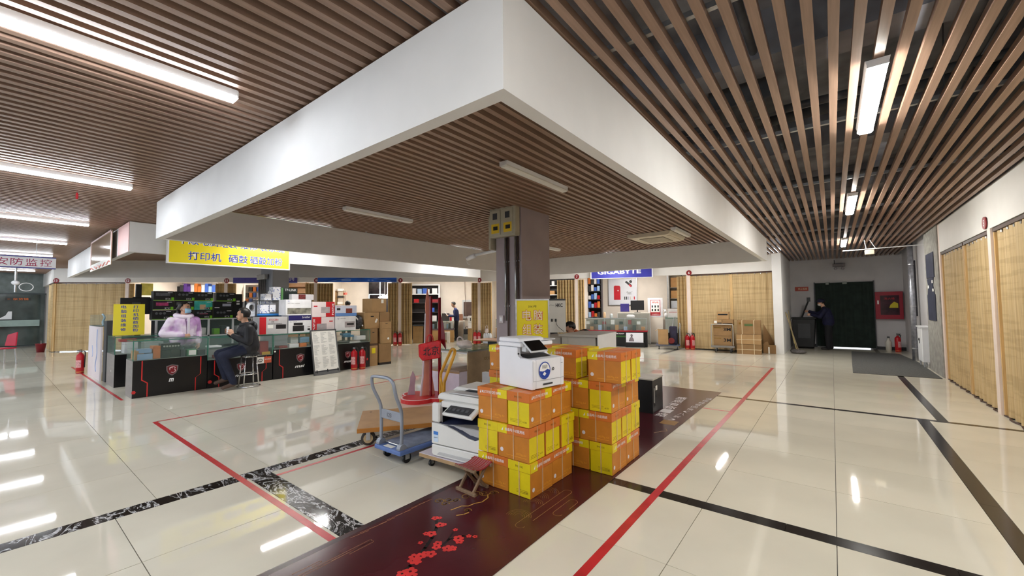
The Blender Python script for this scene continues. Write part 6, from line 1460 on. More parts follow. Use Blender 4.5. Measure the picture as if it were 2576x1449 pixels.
MB().box(0, 0.22, 0, 0.3, 0.8, 1.1).build('drawer', M('white_box'), t, bevel=0.003); MB().box(0, 0.22, 0, 0.3, 0.55, 0.79).build('drawer', M('white_box'), t, bevel=0.003); MB().box(-0.02, 0.24, 0, 0.32, 0.0, 0.54).build('cabinet', M('brown_oak_panel'), t)
MB().box(0.08, 0.12, -0.004, 0, 0.88, 1.02).build('grip', blackm, t)
tag(MB().tube(smooth([(0, 0, 2.9), (0.0, 0, 2.2), (0.03, 0, 1.9), (0.05, 0, 1.2), (0.1, 0, 0.9)]), 0.012, 6).build('wall_cable', M('brown_cable', (130, 110, 96), 0.6), None, loc=fpt(4, 2.55, 3.22)), 'brown cable running down the cream wall above the man in blue', 'cable')
# stall after disc eight, mostly behind the column
t = shelf_unit('dark shelf with lit white edges seen past the column', 5, 2.05, 2.8, 1.3, 0.35, 2.85, (1.2, 1.6, 2.0, 2.42), M('dark_shelf'), M('dark_shelf_back'))
for z in (1.2, 1.6, 2.0, 2.42): MB().box(0, 1.3, -0.012, 0.0, z, z + 0.03).build('pale_edge', wf, t)
for k, (x, z, w, h, m) in enumerate(((0.25, 2.446, 0.12, 0.2, M('white_box')), (0.16, 2.026, 0.22, 0.18, tan), (0.5, 2.026, 0.2, 0.14, dgreym), (0.25, 1.626, 0.12, 0.1, M('white_box')), (0.4, 1.626, 0.12, 0.26, blackm), (0.62, 2.446, 0.14, 0.16, dgreym))):
    sbox(('white bottle box', 'tan box', 'charcoal box', 'low white box', 'upright black box', 'small charcoal box')[k] + ' on the shelf with lit edges', 5, 2.05 + x + w / 2, 2.84, z, (w, 0.2, h), m, group='things on the shelf with lit edges')
t = sthing('side_counter', 'oak counter with a green glass top behind the plastic bag of bottles', 'counter', 5, 0.35, 0.9)
MB().box(0, 1.6, 0, 0.5, 0, 0.6).build('base', woodc, t); MB().box(0, 1.6, 0, 0.5, 0.62, 0.94).build('case', M('pale_case', (190, 200, 194), 0.3, alpha=0.6), t); MB().box(0, 1.6, 0, 0.5, 0.94, 0.96).build('top', glassedge, t)
tag(MB().box(0, 0.1, 0, 0.06, 0, 0.5).build('black_speaker', blackm, None, bevel=0.006, loc=fpt(5, 0.5, 1.0, 0.965)), 'slim black box standing on the green glass top', 'speaker')
t = sthing('bottle_pack', 'shrink-wrapped pack of white bottles on the floor under disc eight', 'bottles', 5, 0.22, -0.15)
for c in range(4):
    for r in range(2): MB().lathe([(0.035, 0.19), (0.04, 0.2), (0.04, 0.36), (0.02, 0.41), (0.018, 0.44)], (0.05 + 0.085 * c, 0.05 + 0.085 * r, 0), 10).build('bottle', M('white_bottle', (222, 226, 232), 0.3), t, True)
MB().box(0, 0.35, 0, 0.18, 0, 0.18).build('lower_pack', M('pale_pack', (196, 206, 220), 0.3), t, bevel=0.01)
t = sthing('plastic_bag', 'clear tied plastic bag standing on the bottle pack', 'bag', 5, 0.36, -0.06, 0.44)
MB().ball((0, 0, 0.09), (0.09, 0.07, 0.1), 14, 8).build('body', pbag, t, True); MB().tube(smooth([(-0.05, 0, 0.16), (-0.04, 0, 0.28), (0.04, 0, 0.28), (0.05, 0, 0.16)]), 0.013, 6).build('handle', pbag, t, True)
# stall after disc seven: phone shop
t = shelf_unit('phone accessory shelf packed with blue and white packets', 6, -0.12, 2.15, 0.75, 0.35, 2.7, (0.6, 1.0, 1.4, 1.75, 2.1, 2.4), M('dark_shelf'), M('dark_shelf_back'))
n_ = 0
for z in (1.026, 1.426, 1.776, 2.126, 2.426):
    for c in range(5):
        m, cn = ((blueb, 'blue'), (M('white_box'), 'white'), (dgreym, 'charcoal'), (orangeb, 'orange'), (redm, 'red'), (paleb, 'pale blue'))[(n_ * 7 + c * 5) % 6]
        sbox(cn + ' accessory packet on shelf row ' + ORD[n_] + ', place ' + ORD[c] + ' from the curtain', 6, 0.0 + 0.125 * c, 2.12, z, (0.1, 0.1, 0.16 + 0.05 * ((c + n_) % 3)), m, group='accessory packets of the phone stall')
    n_ += 1
t = sthing('wall_poster', 'large white poster with a red phone on the cream wall', 'poster', 6, 0.79, 3.24, 1.54)
MB().box(0, 1.18, 0, 0.03, 0, 1.13).build('panel', M('poster_white', (226, 228, 236), 0.3, var=0.02), t)
MB().box(-0.02, 0, -0.008, 0.03, -0.02, 1.15).box(1.18, 1.2, -0.008, 0.03, -0.02, 1.15).box(0, 1.18, -0.008, 0.03, -0.02, 0).build('frame', steel, t)
ph = MB().prism([(0.22, 0.22), (0.50, 0.22), (0.50, 0.78), (0.46, 0.83), (0.26, 0.84), (0.22, 0.8)], -0.004, 0.0, 'y').build('printed_phone', M('phone_red', (196, 28, 44), 0.3), t)
MB().cyl((0.40, -0.004, 0.62), (0.40, -0.007, 0.62), 0.028, n=14).build('phone_logo', paperm, ph)
MB().prism([(0.70, 0.98), (0.95, 0.76), (1.0, 0.80), (0.98, 0.86), (0.76, 1.04)], -0.004, 0.0, 'y').build('printed_phone_tilted', blackm, t)
MB().prism([(0.92, 0.77), (0.99, 0.80), (0.9, 0.9), (0.85, 0.86)], -0.006, -0.003, 'y').build('phone_edge', M('phone_red'), t)
disc_y(MB(), (0.94, 1.0), 0.062, -0.005, 0.0, 18).build('fruit_logo', blackm, t); MB().prism([(0.95, 1.06), (0.99, 1.11), (0.97, 1.06)], -0.005, 0.0, 'y').build('fruit_leaf', blackm, t)
text('iPhone 7\n(RED)', t, (0.88, -0.004, 0.50), (1, 0, 0), (0, 0, 1), 0.14, black_ink, w=0.24)
for k in range(6): MB().box(0.66 + 0.08 * k, 0.70 + 0.08 * k, -0.004, 0.0, 0.22, 0.35).build('printed_phone_small', (blackm, blackm, M('silver_print'), M('pale_board'), M('white_box'), M('phone_red'))[k], t)
t = sthing('laptop', 'open violet backed laptop on the shop counter', 'laptop', 6, 1.42, 1.75, 1.25)
MB().cbox((0.17, 0.0, 0.17), (0.34, 0.012, 0.32), M4=Matrix.Rotation(0.15, 3, 'X')).build('lid', purple, t, bevel=0.004); MB().box(0, 0.34, 0.03, 0.25, 0, 0.015).build('keyboard_base', dgreym, t)
t = sthing('monitor', 'black monitor facing the phone stall counter', 'monitor', 6, 1.80, 2.0, 1.22)
MB().box(0, 0.52, 0, 0.03, 0.09, 0.48).build('screen', blackm, t, bevel=0.005); MB().cyl((0.26, 0.03, 0.0), (0.26, 0.03, 0.12), 0.02, n=8).build('stand', blackm, t); MB().box(0.14, 0.38, -0.05, 0.12, 0, 0.012).build('foot', blackm, t)
t = sthing('work_desk', 'high work desk behind the phone stall counter', 'desk', 6, 1.3, 1.7)
MB().box(0, 1.25, 0, 0.55, 1.19, 1.218).build('top', M('pale_board'), t); MB().box(0.02, 1.23, 0.0, 0.02, 0.0, 1.19).build('front', M('grey_case_front', (150, 150, 142), 0.5), t)
for x in (0.0, 1.21): MB().box(x, x + 0.04, 0.02, 0.55, 0, 1.19).build('leg', wf, t)
t = sthing('hydrant_cabinet', 'white hydrant cabinet door with a red lettered instruction sheet', 'fire cabinet', 6, 2.45, 2.25, 1.02)
MB().box(0, 0.58, 0, 0.2, 0, 0.78).build('case', M('white_cabinet', (214, 214, 218), 0.4), t, bevel=0.01)
MB().box(0.1, 0.48, -0.004, 0.0, 0.07, 0.70).build('red_sheet', redm, t); MB().box(0.12, 0.46, -0.006, -0.003, 0.20, 0.68).build('white_sheet', paperm, t)
text('消防栓', t, (0.29, -0.0075, 0.60), (1, 0, 0), (0, 0, 1), 0.08, red_ink, w=0.26, bold=0.008); text('灭火器使用方法', t, (0.29, -0.007, 0.12), (1, 0, 0), (0, 0, 1), 0.05, white_ink, w=0.3)
for r in range(2):
    for c in range(3): MB().box(0.15 + 0.11 * c, 0.20 + 0.11 * c, -0.0075, -0.005, 0.25 + 0.14 * r, 0.34 + 0.14 * r).build('printed_pictogram', black_ink, t)
MB().box(0.02, 0.56, 0.0, 0.2, -1.02, -0.0).build('pedestal', warmwall, t)
t = sthing('glass_counter', 'phone stall glass counter with a red trim and a black base', 'display counter', 6, 0.2, 0.35)
MB().box(0, 2.28, 0, 0.5, 0, 0.54).build('base', cbase, t); MB().box(-0.01, 2.29, -0.012, 0.5, 0.54, 0.585).build('red_trim', M('crimson_trim', (150, 20, 36), 0.4), t)
MB().box(0, 2.28, 0, 0.006, 0.585, 1.03).build('front_pane', glassm, t); MB().box(0, 2.28, 0, 0.5, 1.03, 1.04).build('top_pane', glassm, t); MB().box(0, 2.28, 0.02, 0.48, 0.80, 0.806).build('glass_shelf', glassm, t); MB().box(0, 2.28, 0.49, 0.5, 0.585, 1.03).build('rear_panel', M('grey_case_front'), t)
for x in (0, 0.75, 1.5, 2.26): MB().box(x, x + 0.02, 0, 0.02, 0.585, 1.03).build('post', steel, t)
MB().box(0, 2.28, -0.004, 0.01, 1.025, 1.045).build('edge', steel, t)
text('GAME READY', t, (1.30, -0.003, 0.47), (1, 0, 0), (0, 0, 1), 0.045, white_ink, w=0.36, bold=0.02); MB().box(1.05, 1.6, -0.002, 0.0, 0.34, 0.40).build('green_band', M('dark_green_band', (50, 96, 40), 0.4), t)
for k in range(14):
    m, cn = ((M('white_box'), 'white'), (dgreym, 'charcoal'), (M('crimson_box'), 'crimson'), (paleb, 'pale blue'), (blackm, 'black'), (tan, 'tan'))[(k * 5) % 6]
    sbox(cn + ' phone box in the red trimmed counter, place ' + ORD[k], 6, 0.32 + 0.155 * k, 0.43, 0.588 if k % 2 else 0.808, (0.12, 0.15, 0.1 + 0.03 * (k % 4)), m, group='phone boxes in the red trimmed counter')
t = sthing('floor_poster', 'tilted white poster with a portrait leaning on the phone counter', 'poster', 6, 1.75, 0.18, 0.17)
MB().prism([(0.0, 0.0), (0.02, 0.0), (0.10, 0.34), (0.08, 0.34)], 0, 0.6, 'x').build('panel', M('poster_white'), t)
MB().box(-0.02, 0.64, -0.03, 0.14, -0.17, 0.0).build('black_stand', blackm, t)
q = MB().prism([(0.10, 0.04), (0.28, 0.04), (0.26, 0.14), (0.22, 0.19), (0.24, 0.27), (0.19, 0.31), (0.15, 0.27), (0.17, 0.2), (0.12, 0.14)], -0.003, 0.0, 'y').build('printed_portrait', M('portrait_print', (120, 110, 116), 0.5, var=0.5, scale=20), t); q.rotation_euler = (-0.23, 0, 0)
for k, (s_, w_, h_, m, lb) in enumerate(((0.95, 0.1, 0.22, M('peach_print'), 'peach bottle on the phone counter'), (1.2, 0.12, 0.16, M('clear_bundle'), 'clear jar on the phone counter'), (0.6, 0.25, 0.05, blackm, 'black tray on the phone counter'), (1.9, 0.3, 0.12, M('crumpled_white', (222, 224, 226), 0.5), 'crumpled white bag on the phone counter'))):
    tag(MB().lathe([(w_ / 2 * 0.8, 0), (w_ / 2, 0.02), (w_ / 2, h_ * 0.7), (w_ / 3, h_)], n=12).build('counter_item', m, None, True, loc=fpt(6, s_, 0.55, 1.041)), lb, 'item', 'small things on the phone counter')
t = sthing('steel_post', 'thin steel post beside the shelf of cartons in the phone stall', 'post', 6, 3.2, 2.6)
MB().box(0, 0.06, 0, 0.05, 0, 2.9).build('post', steel, t); MB().box(-0.05, 0.11, -0.04, 0.09, 0, 0.02).build('foot', steel, t)
t = shelf_unit('shelf of small cartons behind the curtain under disc six', 6, 3.28, 2.75, 0.5, 0.35, 2.85, (0.9, 1.35, 1.75, 2.2), M('grey_shelf', (120, 116, 110), 0.5), M('pale_wall_back', (200, 190, 170), 0.6))
for k, (z, h, m) in enumerate(((2.226, 0.4, tan), (1.776, 0.32, tan), (1.376, 0.3, M('white_device', (190, 196, 204), 0.4)), (0.926, 0.3, dgreym))):
    sbox(('tan carton topmost', 'tan carton in the middle', 'white device', 'charcoal box lowest')[k] + ' on the shelf behind the curtain under disc six', 6, 3.53, 2.78, z, (0.38, 0.25, h), m, group='cartons on the shelf behind disc six')
t = sthing('glass_cabinet', 'small glass cabinet with a white printer box on top', 'cabinet', 6, 3.1, 1.5)
MB().box(0, 0.5, 0, 0.4, 0, 0.45).build('base', blackm, t); MB().box(0, 0.5, 0, 0.4, 0.45, 1.0).build('case', M('pale_case'), t); MB().box(0, 0.5, 0, 0.4, 1.0, 1.02).build('top', glassedge, t)
sbox('white printer box with a red line on the small glass cabinet', 6, 3.38, 1.55, 1.022, (0.36, 0.3, 0.34), M('white_box'), [(0.1, 0.9, 0.6, 0.64, redm)])
t = sthing('plush_toy', 'white crumpled toy beside the printer box', 'toy', 6, 3.13, 1.6, 1.022)
MB().ball((0, 0, 0.1), (0.06, 0.06, 0.1), 10, 8).ball((-0.02, 0, 0.25), (0.05, 0.05, 0.07), 10, 8).build('body', whitep, t, True); MB().ball((-0.06, 0, 0.3), (0.02, 0.02, 0.04), 8, 6).build('ear', whitep, t, True)
# small trolley with a carton and tools
def hand_cart(label, i, s, off, w, d, deckm, tubem, zdeck=0.16, hh=0.92, hx=None, drz=0.0):
    t = sthing('hand_cart', label, 'trolley', i, s, off, 0, None, drz)
    MB().box(0, w, 0, d, zdeck - 0.03, zdeck).build('deck', deckm, t, bevel=0.008)
    for (x, y) in ((0.1, 0.1), (w - 0.1, 0.1), (0.1, d - 0.1), (w - 0.1, d - 0.1)): caster(t, x, y, 0.055, zdeck - 0.03)
    return t
t = hand_cart('small dark platform trolley with a carton beside disc six', 6, 2.78, -0.35, 0.78, 0.5, M('dark_blue_deck', (70, 76, 100), 0.5), steel)
MB().tube(smooth([(0.76, 0.06, 0.16), (0.78, 0.06, 0.7), (0.78, 0.1, 0.86), (0.78, 0.4, 0.86), (0.78, 0.44, 0.7), (0.76, 0.44, 0.16)]), 0.016, 8).build('handle', steel, t, True)
MB().box(0.755, 0.77, 0.08, 0.42, 0.2, 0.75).build('handle_mesh', M('clear_bundle'), t)
tt = sthing('open_carton', 'open tan carton on the small dark trolley', 'carton', 6, 2.86, -0.30, 0.162)
MB().box(0, 0.32, 0, 0.012, 0, 0.5).box(0, 0.32, 0.30, 0.312, 0, 0.5).box(0, 0.012, 0.012, 0.30, 0, 0.5).box(0.308, 0.32, 0.012, 0.30, 0, 0.5).box(0.012, 0.308, 0.012, 0.30, 0, 0.012).build('carton', card, tt)
MB().cbox((-0.04, 0.15, 0.49), (0.14, 0.3, 0.006), M4=Matrix.Rotation(-0.6, 3, 'Y')).build('flap', card, tt)
tt = sthing('tool_pile', 'dark machine with a round red wheel on the small trolley', 'machine', 6, 3.22, -0.27, 0.162)
MB().box(0, 0.25, 0.05, 0.3, 0, 0.62).build('body', M('dark_purple_cloth', (40, 36, 58), 0.7, var=0.3), tt, bevel=0.03); MB().cyl((0.06, 0.04, 0.13), (0.06, 0.0, 0.13), 0.1, n=20).build('wheel', M('dark_red_wheel', (110, 30, 30), 0.5), tt); MB().tube(smooth([(0.1, 0.1, 0.6), (0.16, 0.1, 0.9), (0.22, 0.12, 0.88), (0.2, 0.14, 0.6)]), 0.015, 6).build('pipe', steel, tt)
# cart of tape cartons before the closed stall
t = hand_cart('grey hand cart loaded with brown tape cartons', 7, 0.77, -0.75, 0.62, 0.55, M('grey_deck', (126, 122, 118), 0.5), steel, zdeck=0.20)
MB().tube(smooth([(0.0, 0.0, 0.2), (0.0, 0.0, 0.82), (0.05, 0.0, 0.88), (0.3, 0.0, 0.89), (0.55, 0.0, 0.88), (0.6, 0.0, 0.82), (0.6, 0.0, 0.2)]), 0.016, 8).build('handle', M('pale_steel_tube', (176, 172, 164), 0.35, metal=0.4), t, True)
MB().box(-0.02, 0.64, -0.03, -0.01, 0.17, 0.23).build('front_rail', M('grey_deck'), t)
g3 = 'brown cartons on the grey hand cart'
for k, (z, lb) in enumerate(((0.202, 'lower brown tape carton on the grey hand cart'), (0.532, 'upper brown tape carton on the grey hand cart'))):
    t = cardbox(lb, *fpt(7, 0.82, -0.72)[:2], z, 0.52, 0.45, 0.325, frz(7), card2, False, g3, tapeline=False); text('3M', t, (0.39, -0.002, 0.2), (1, 0, 0), (0, 0, 1), 0.1, black_ink, w=0.2, bold=0.02)
    MB().box(0.02, 0.22, -0.0015, 0, 0.24, 0.26).build('printed_line', brntxt, t)
t = cardbox('small brown carton with a white slip on the tape cartons', *fpt(7, 0.84, -0.70)[:2], 0.859, 0.23, 0.3, 0.17, frz(7), card, False, g3); MB().box(0.01, 0.09, -0.002, 0, 0.06, 0.14).build('white_slip', paperm, t); MB().box(0.1, 0.22, -0.002, 0, 0.05, 0.08).build('printed_line', black_ink, t)
t = cardbox('second small brown carton on the tape cartons', *fpt(7, 1.08, -0.70)[:2], 0.859, 0.30, 0.3, 0.18, frz(7), card2, False, g3); MB().box(0.02, 0.28, -0.002, 0, 0.04, 0.06).build('printed_line', black_ink, t)
t = cardbox('topmost small brown carton with a printed line on the tape cartons', *fpt(7, 0.93, -0.66)[:2], 1.042, 0.33, 0.28, 0.24, frz(7), card, False, g3); MB().box(0.03, 0.30, -0.002, 0, 0.13, 0.17).build('printed_line', black_ink, t)
rope = M('pale_twine', (216, 200, 166), 0.7)
def roped(label, s, off, z, w, d, h, mat, lines=1):
    t = cardbox(label, *fpt(7, s, off)[:2], z, w, d, h, frz(7), mat, False, 'roped brown bundles', 'roped_bundle', tapeline=False)
    mb = MB()
    for x in (w * 0.22, w * 0.72): mb.box(x - 0.008, x + 0.008, -0.006, d + 0.006, -0.0, h + 0.006)
    mb.box(-0.006, w + 0.006, -0.006, d + 0.006, h * 0.45, h * 0.45 + 0.014) if lines else None
    mb.build('twine', rope, t); return t
roped('lowest roped brown bundle beside the hand cart', 1.46, -0.72, 0.0, 0.64, 0.5, 0.29, card2)
roped('middle roped brown bundle beside the hand cart', 1.455, -0.72, 0.298, 0.64, 0.5, 0.29, card)
t = roped('topmost roped brown bundle with a green printed panel', 1.48, -0.71, 0.596, 0.62, 0.48, 0.42, card2, 0); MB().box(0.20, 0.42, -0.003, 0, 0.25, 0.32).build('green_print', M('green_print', (86, 104, 60), 0.6), t); MB().cyl((0.08, 0.0, 0.33), (0.08, -0.003, 0.33), 0.03, n=12).build('round_mark', brntxt, t)
t = cardbox('low open brown carton in the corner beside the white wall', *fpt(7, 2.13, -0.24)[:2], 0.0, 0.33, 0.4, 0.26, frz(7), card2, False, 'roped brown bundles'); MB().prism([(0.0, 0.26), (0.16, 0.26), (0.12, 0.36), (0.05, 0.33)], 0.05, 0.06, 'y').build('flap', card, t); MB().box(0.13, 0.17, -0.002, 0, 0.0, 0.2).build('label_strip', paperm, t)
tag(MB().prism([(0, 0.27), (0.3, 0.27), (0.02, 0.9)], 0, 0.02, 'y').build('leaning_board', card2, None, loc=(0, 0, 0)), 'triangular brown board leaning on the closed curtain', 'board')
bo = bpy.data.objects['leaning_board']; bo.location = fpt(7, 2.13, -0.03); bo.rotation_euler = (0, 0, frz(7))
extinguisher(*fpt(6, 3.78, -0.12)[:2], 0.6, 'red fire extinguisher at the foot of the post under disc six, trolley side')
extinguisher(*fpt(7, 0.10, -0.12)[:2], 1.0, 'red fire extinguisher at the foot of the post under disc six, curtain side')
extinguisher(*fpt(3, 3.08, -0.14)[:2], 0.8, 'red fire extinguisher at the foot of the post under disc nine, carton side')
extinguisher(*fpt(4, 0.04, -0.14)[:2], 1.0, 'red fire extinguisher at the foot of the post under disc nine, curtain side')
extinguisher(*fpt(4, 3.02, -0.14)[:2], 0.8, 'red fire extinguisher under disc eight, beside the curtain')
extinguisher(*fpt(5, 0.06, -0.16)[:2], 1.0, 'red fire extinguisher under disc eight, beside the bottle pack')

# ================================================================== dark end of the corridor
green = M('dark_green_quilt', (26, 40, 34), 0.8, var=0.25, scale=5, bump=0.3)
t = struct(thing('door_1', 'doorway closed by a dark green quilted curtain with light under it', 'door', (-0.46, YE - 0.06, 0)))
pts = [(1.53 * k / 30, 0.014 * math.sin(k * 1.3)) for k in range(31)]
MB().strip(pts, 0.035, 2.22, 0.03).build('quilt_curtain', green, t)
MB().box(-0.03, 0.0, 0.0, 0.06, 0, 2.25).box(1.53, 1.56, 0.0, 0.06, 0, 2.25).build('door_frame', dgreym, t)
MB().box(0.35, 1.4, 0.035, 0.045, 0.0, 0.03).build('daylight_gap', M('daylight_gap', (246, 250, 255), 0.5, var=0, emit=1.0), t)
for x in (0.3, 0.75): MB().box(x, x + 0.12, -0.02, -0.012, 2.16, 2.24).build('torn_edge', M('pale_lining', (150, 156, 150), 0.7), t)
t = thing('fire_cabinet', 'red fire hose cabinet on the end wall of the corridor', 'fire cabinet', (1.10, YE - 0.16, 0.99))
MB().box(0, 0.66, 0, 0.16, 0, 0.88).build('case', M('dark_fire_red', (150, 14, 40), 0.4), t, bevel=0.006)
MB().box(0.12, 0.57, -0.004, 0.002, 0.14, 0.76).build('window', M('cabinet_window', (60, 24, 36), 0.15, var=0.4, scale=5), t)
MB().prism([(0.33, 0.36), (0.54, 0.36), (0.54, 0.5), (0.45, 0.56), (0.36, 0.46)], -0.007, -0.003, 'y').build('yellow_hose', M('yellow_hose', (196, 180, 30), 0.5), t)
MB().box(0.05, 0.085, -0.006, 0.0, 0.48, 0.6).build('handle', whitep, t); text('消火栓', t, (0.34, -0.006, 0.66), (1, 0, 0), (0, 0, 1), 0.07, red_ink, w=0.26)
t = thing('wall_notice', 'small orange red notice on the end wall beside the green doorway', 'sign', (-1.04, YE - 0.012, 1.96))
MB().box(0, 0.39, 0, 0.012, 0, 0.15).build('plate', M('orange_red_plate', (170, 62, 44), 0.5), t); text('禁止吸烟', t, (0.22, -0.002, 0.075), (1, 0, 0), (0, 0, 1), 0.07, M('cream_ink'), w=0.26)
t = thing('emergency_light', 'twin head emergency light over the green doorway', 'emergency light', (0.05, YE - 0.14, 2.66))
MB().box(0, 0.34, 0, 0.14, 0.1, 0.2).build('box', greym, t, bevel=0.01)
for x in (0.08, 0.27): MB().lathe([(0.03, 0), (0.05, 0.03), (0.02, 0.09)], (x, 0.05, 0.0), 12).build('lamp_head', M('pale_grey_head', (170, 166, 172), 0.4), t, True)
MB().cyl((0.05, 0.1, 0.2), (0.05, 0.1, 0.34), 0.008, n=6).build('cable', blackm, t)
t = thing('floor_mat', 'dark grey carpet mat on the corridor floor', 'mat', (0, 0, 0.0012))
MB().prism([(0.30, 11.56), (1.66, 11.60), (1.66, 14.6), (1.5, 16.6), (0.42, 16.7), (0.34, 13.5)], 0, 0.006).build('pile', M('grey_carpet', (84, 84, 82), 0.95, var=0.2, scale=40, bump=0.4), t)
t = thing('silver_pipe', 'thick silver wrapped pipe rising along the corridor wall', 'pipe', (1.66, 14.95, 0))
MB().cyl((0, 0, 0.0), (0, 0, 3.2), 0.06, n=18).build('pipe', M('silver_wrap', (170, 172, 180), 0.3, metal=0.6, var=0.2, scale=14, bump=0.4), t, True)
for z in (0.3, 1.4, 2.5): MB().lathe([(0.066, z), (0.066, z + 0.03)], n=18).build('collar', steel, t)
t = thing('wall_board', 'dark notice board on the corridor wall behind the silver pipe', 'board', (1.78, 15.35, 1.15))
MB().box(-0.02, 0.02, 0, 0.85, 0, 1.5).build('panel', M('dark_board', (36, 34, 40), 0.5), t); MB().box(-0.024, -0.019, 0.1, 0.25, 0.6, 0.75).build('coral_note', M('coral_note', (196, 120, 100), 0.6), t)
t = thing('pier_poster', 'torn dark blue poster strip on the concrete pier', 'poster', (1.69, 12.12, 1.12))
pp = M('dark_slate_poster', (58, 62, 80), 0.5, var=0.2)
MB().box(-0.004, 0.008, 0, 0.85, 0, 0.56).build('lower_sheet', pp, t); MB().prism([(0.05, 0.56), (0.8, 0.56), (0.7, 0.75), (0.82, 0.9), (0.1, 0.92), (0.2, 0.75)], -0.004, 0.008, 'x').build('torn_sheet', pp, t); MB().box(-0.004, 0.008, 0.0, 0.85, 0.92, 1.45).build('upper_sheet', pp, t)
for (y, z) in ((0.1, 0.62), (0.6, 0.7), (0.15, 0.8)): MB().box(-0.006, -0.003, y, y + 0.12, z, z + 0.06).build('paper_scrap', paperm, t)
t = thing('white_cabinet', 'low white cabinet between the concrete pier and the silver pipe', 'cabinet', (1.61, 13.4, 0))
MB().box(0, 0.16, 0, 0.6, 0.12, 0.92).build('body', whitep, t, bevel=0.01); MB().box(-0.02, 0.17, -0.02, 0.62, 0.92, 0.95).build('top', whitep, t); MB().tube([(-0.004, 0.35 + 0.05 * math.cos(a), 0.6 + 0.06 * math.sin(a)) for a in [2 * math.pi * k / 14 for k in range(11)]], 0.008, 5).build('logo_curl', black_ink, t)
for (x, y) in ((0.03, 0.03), (0.13, 0.03), (0.03, 0.56), (0.13, 0.56)): MB().cyl((x, y, 0), (x, y, 0.12), 0.015, n=6).build('leg', steel, t)
t = thing('wheeled_bin', 'large black wheeled rubbish bin in the dark corridor end', 'bin', (-1.10, 16.9, 0))
MB().prism([(0.05, 0.06), (0.58, 0.06), (0.64, 1.0), (0.0, 1.0)], 0.0, 0.55, 'y').build('body', M('bin_black', (22, 22, 24), 0.5, var=0.2), t, bevel=0.015)
MB().box(-0.03, 0.67, -0.03, 0.58, 1.0, 1.05).build('rim', M('bin_black'), t, bevel=0.01); MB().box(0.15, 0.5, -0.012, 0.0, 0.35, 0.85).build('front_panel', M('bin_grey', (52, 54, 58), 0.5), t, bevel=0.004)
for x in (0.1, 0.54): MB().cyl((x - 0.03, 0.5, 0.08), (x + 0.03, 0.5, 0.08), 0.08, n=14).build('wheel', blackm, t)
t = thing('black_broom', 'dark stick poking out of the wheeled bin', 'broom', (-0.85, 17.1, 1.0)); MB().cyl((0, 0, 0), (0.22, 0, 0.62), 0.025, n=8).build('stick', blackm, t); MB().box(0.17, 0.27, -0.03, 0.03, 0.58, 0.72).build('head', blackm, t)
mopw = M('mop_wood', (150, 134, 104), 0.6, var=0.1)
t = thing('mop', 'grey string mop leaning on the white corridor wall', 'mop', (-0.86, 15.2, 0))
MB().cyl((0, 0, 0.1), (-0.30, 0.1, 1.25), 0.013, n=8).build('stick', mopw, t)
mb = MB(); mb.ball((0, 0, 0.05), (0.2, 0.14, 0.06), 18, 8); mb.v = [(x * (1 + 0.12 * math.sin(9 * math.atan2(y, x))), y * (1 + 0.12 * math.cos(7 * math.atan2(y, x))), max(0.002, z)) for x, y, z in mb.v]
mb.build('string_head', M('grey_mop_strings', (96, 92, 92), 0.95, var=0.3, scale=30, bump=0.6), t, True)
t = thing('mop', 'second mop with a yellow stick leaning on the white corridor wall', 'mop', (-0.93, 15.55, 0)); MB().cyl((0, 0, 0.1), (-0.22, 0.05, 1.2), 0.013, n=8).build('stick', M('yellow_stick', (186, 168, 110), 0.5), t); MB().ball((0, 0, 0.05), (0.15, 0.1, 0.05), 14, 6).build('string_head', M('grey_mop_strings'), t, True)
t = thing('broom', 'grey broom leaning in the corner behind the mops', 'broom', (-1.0, 15.9, 0)); MB().cyl((0, 0, 0.2), (-0.13, 0.02, 1.3), 0.012, n=8).build('stick', mopw, t); MB().prism([(-0.12, 0), (0.12, 0), (0.03, 0.24), (-0.03, 0.24)], -0.02, 0.02, 'y').build('bristles', M('dark_bristles', (60, 56, 56), 0.9), t)
extinguisher(1.55, 17.3, 0.8, 'red fire extinguisher on the floor below the red hose cabinet')
t = thing('white_extinguisher', 'pale bottle beside the extinguisher below the red hose cabinet', 'bottle', (1.34, 17.35, 0)); MB().lathe([(0.07, 0), (0.075, 0.3), (0.03, 0.36), (0.03, 0.42)], n=16).build('body', M('cream_bottle', (206, 202, 190), 0.4), t, True); MB().box(-0.03, 0.03, -0.05, 0.02, 0.42, 0.46).build('cap', dgreym, t)
t = thing('ceiling_bracket', 'thin white pipe bracket with a small box hanging below the corridor slats', 'bracket', (0.75, 13.2, 2.82))
MB().cyl((-0.5, 0, 0.0), (0.95, 0, 0.02), 0.012, n=8).build('pipe', whitep, t); MB().cyl((-0.05, 0, 0.02), (-0.08, 0, 0.25), 0.008, n=6).build('rod', whitep, t); MB().cyl((0.12, 0, 0.02), (0.02, 0, 0.23), 0.008, n=6).build('rod', whitep, t); MB().box(-0.08, 0.1, -0.05, 0.05, -0.13, -0.02).build('sensor_box', M('ivory_plastic'), t, bevel=0.01)
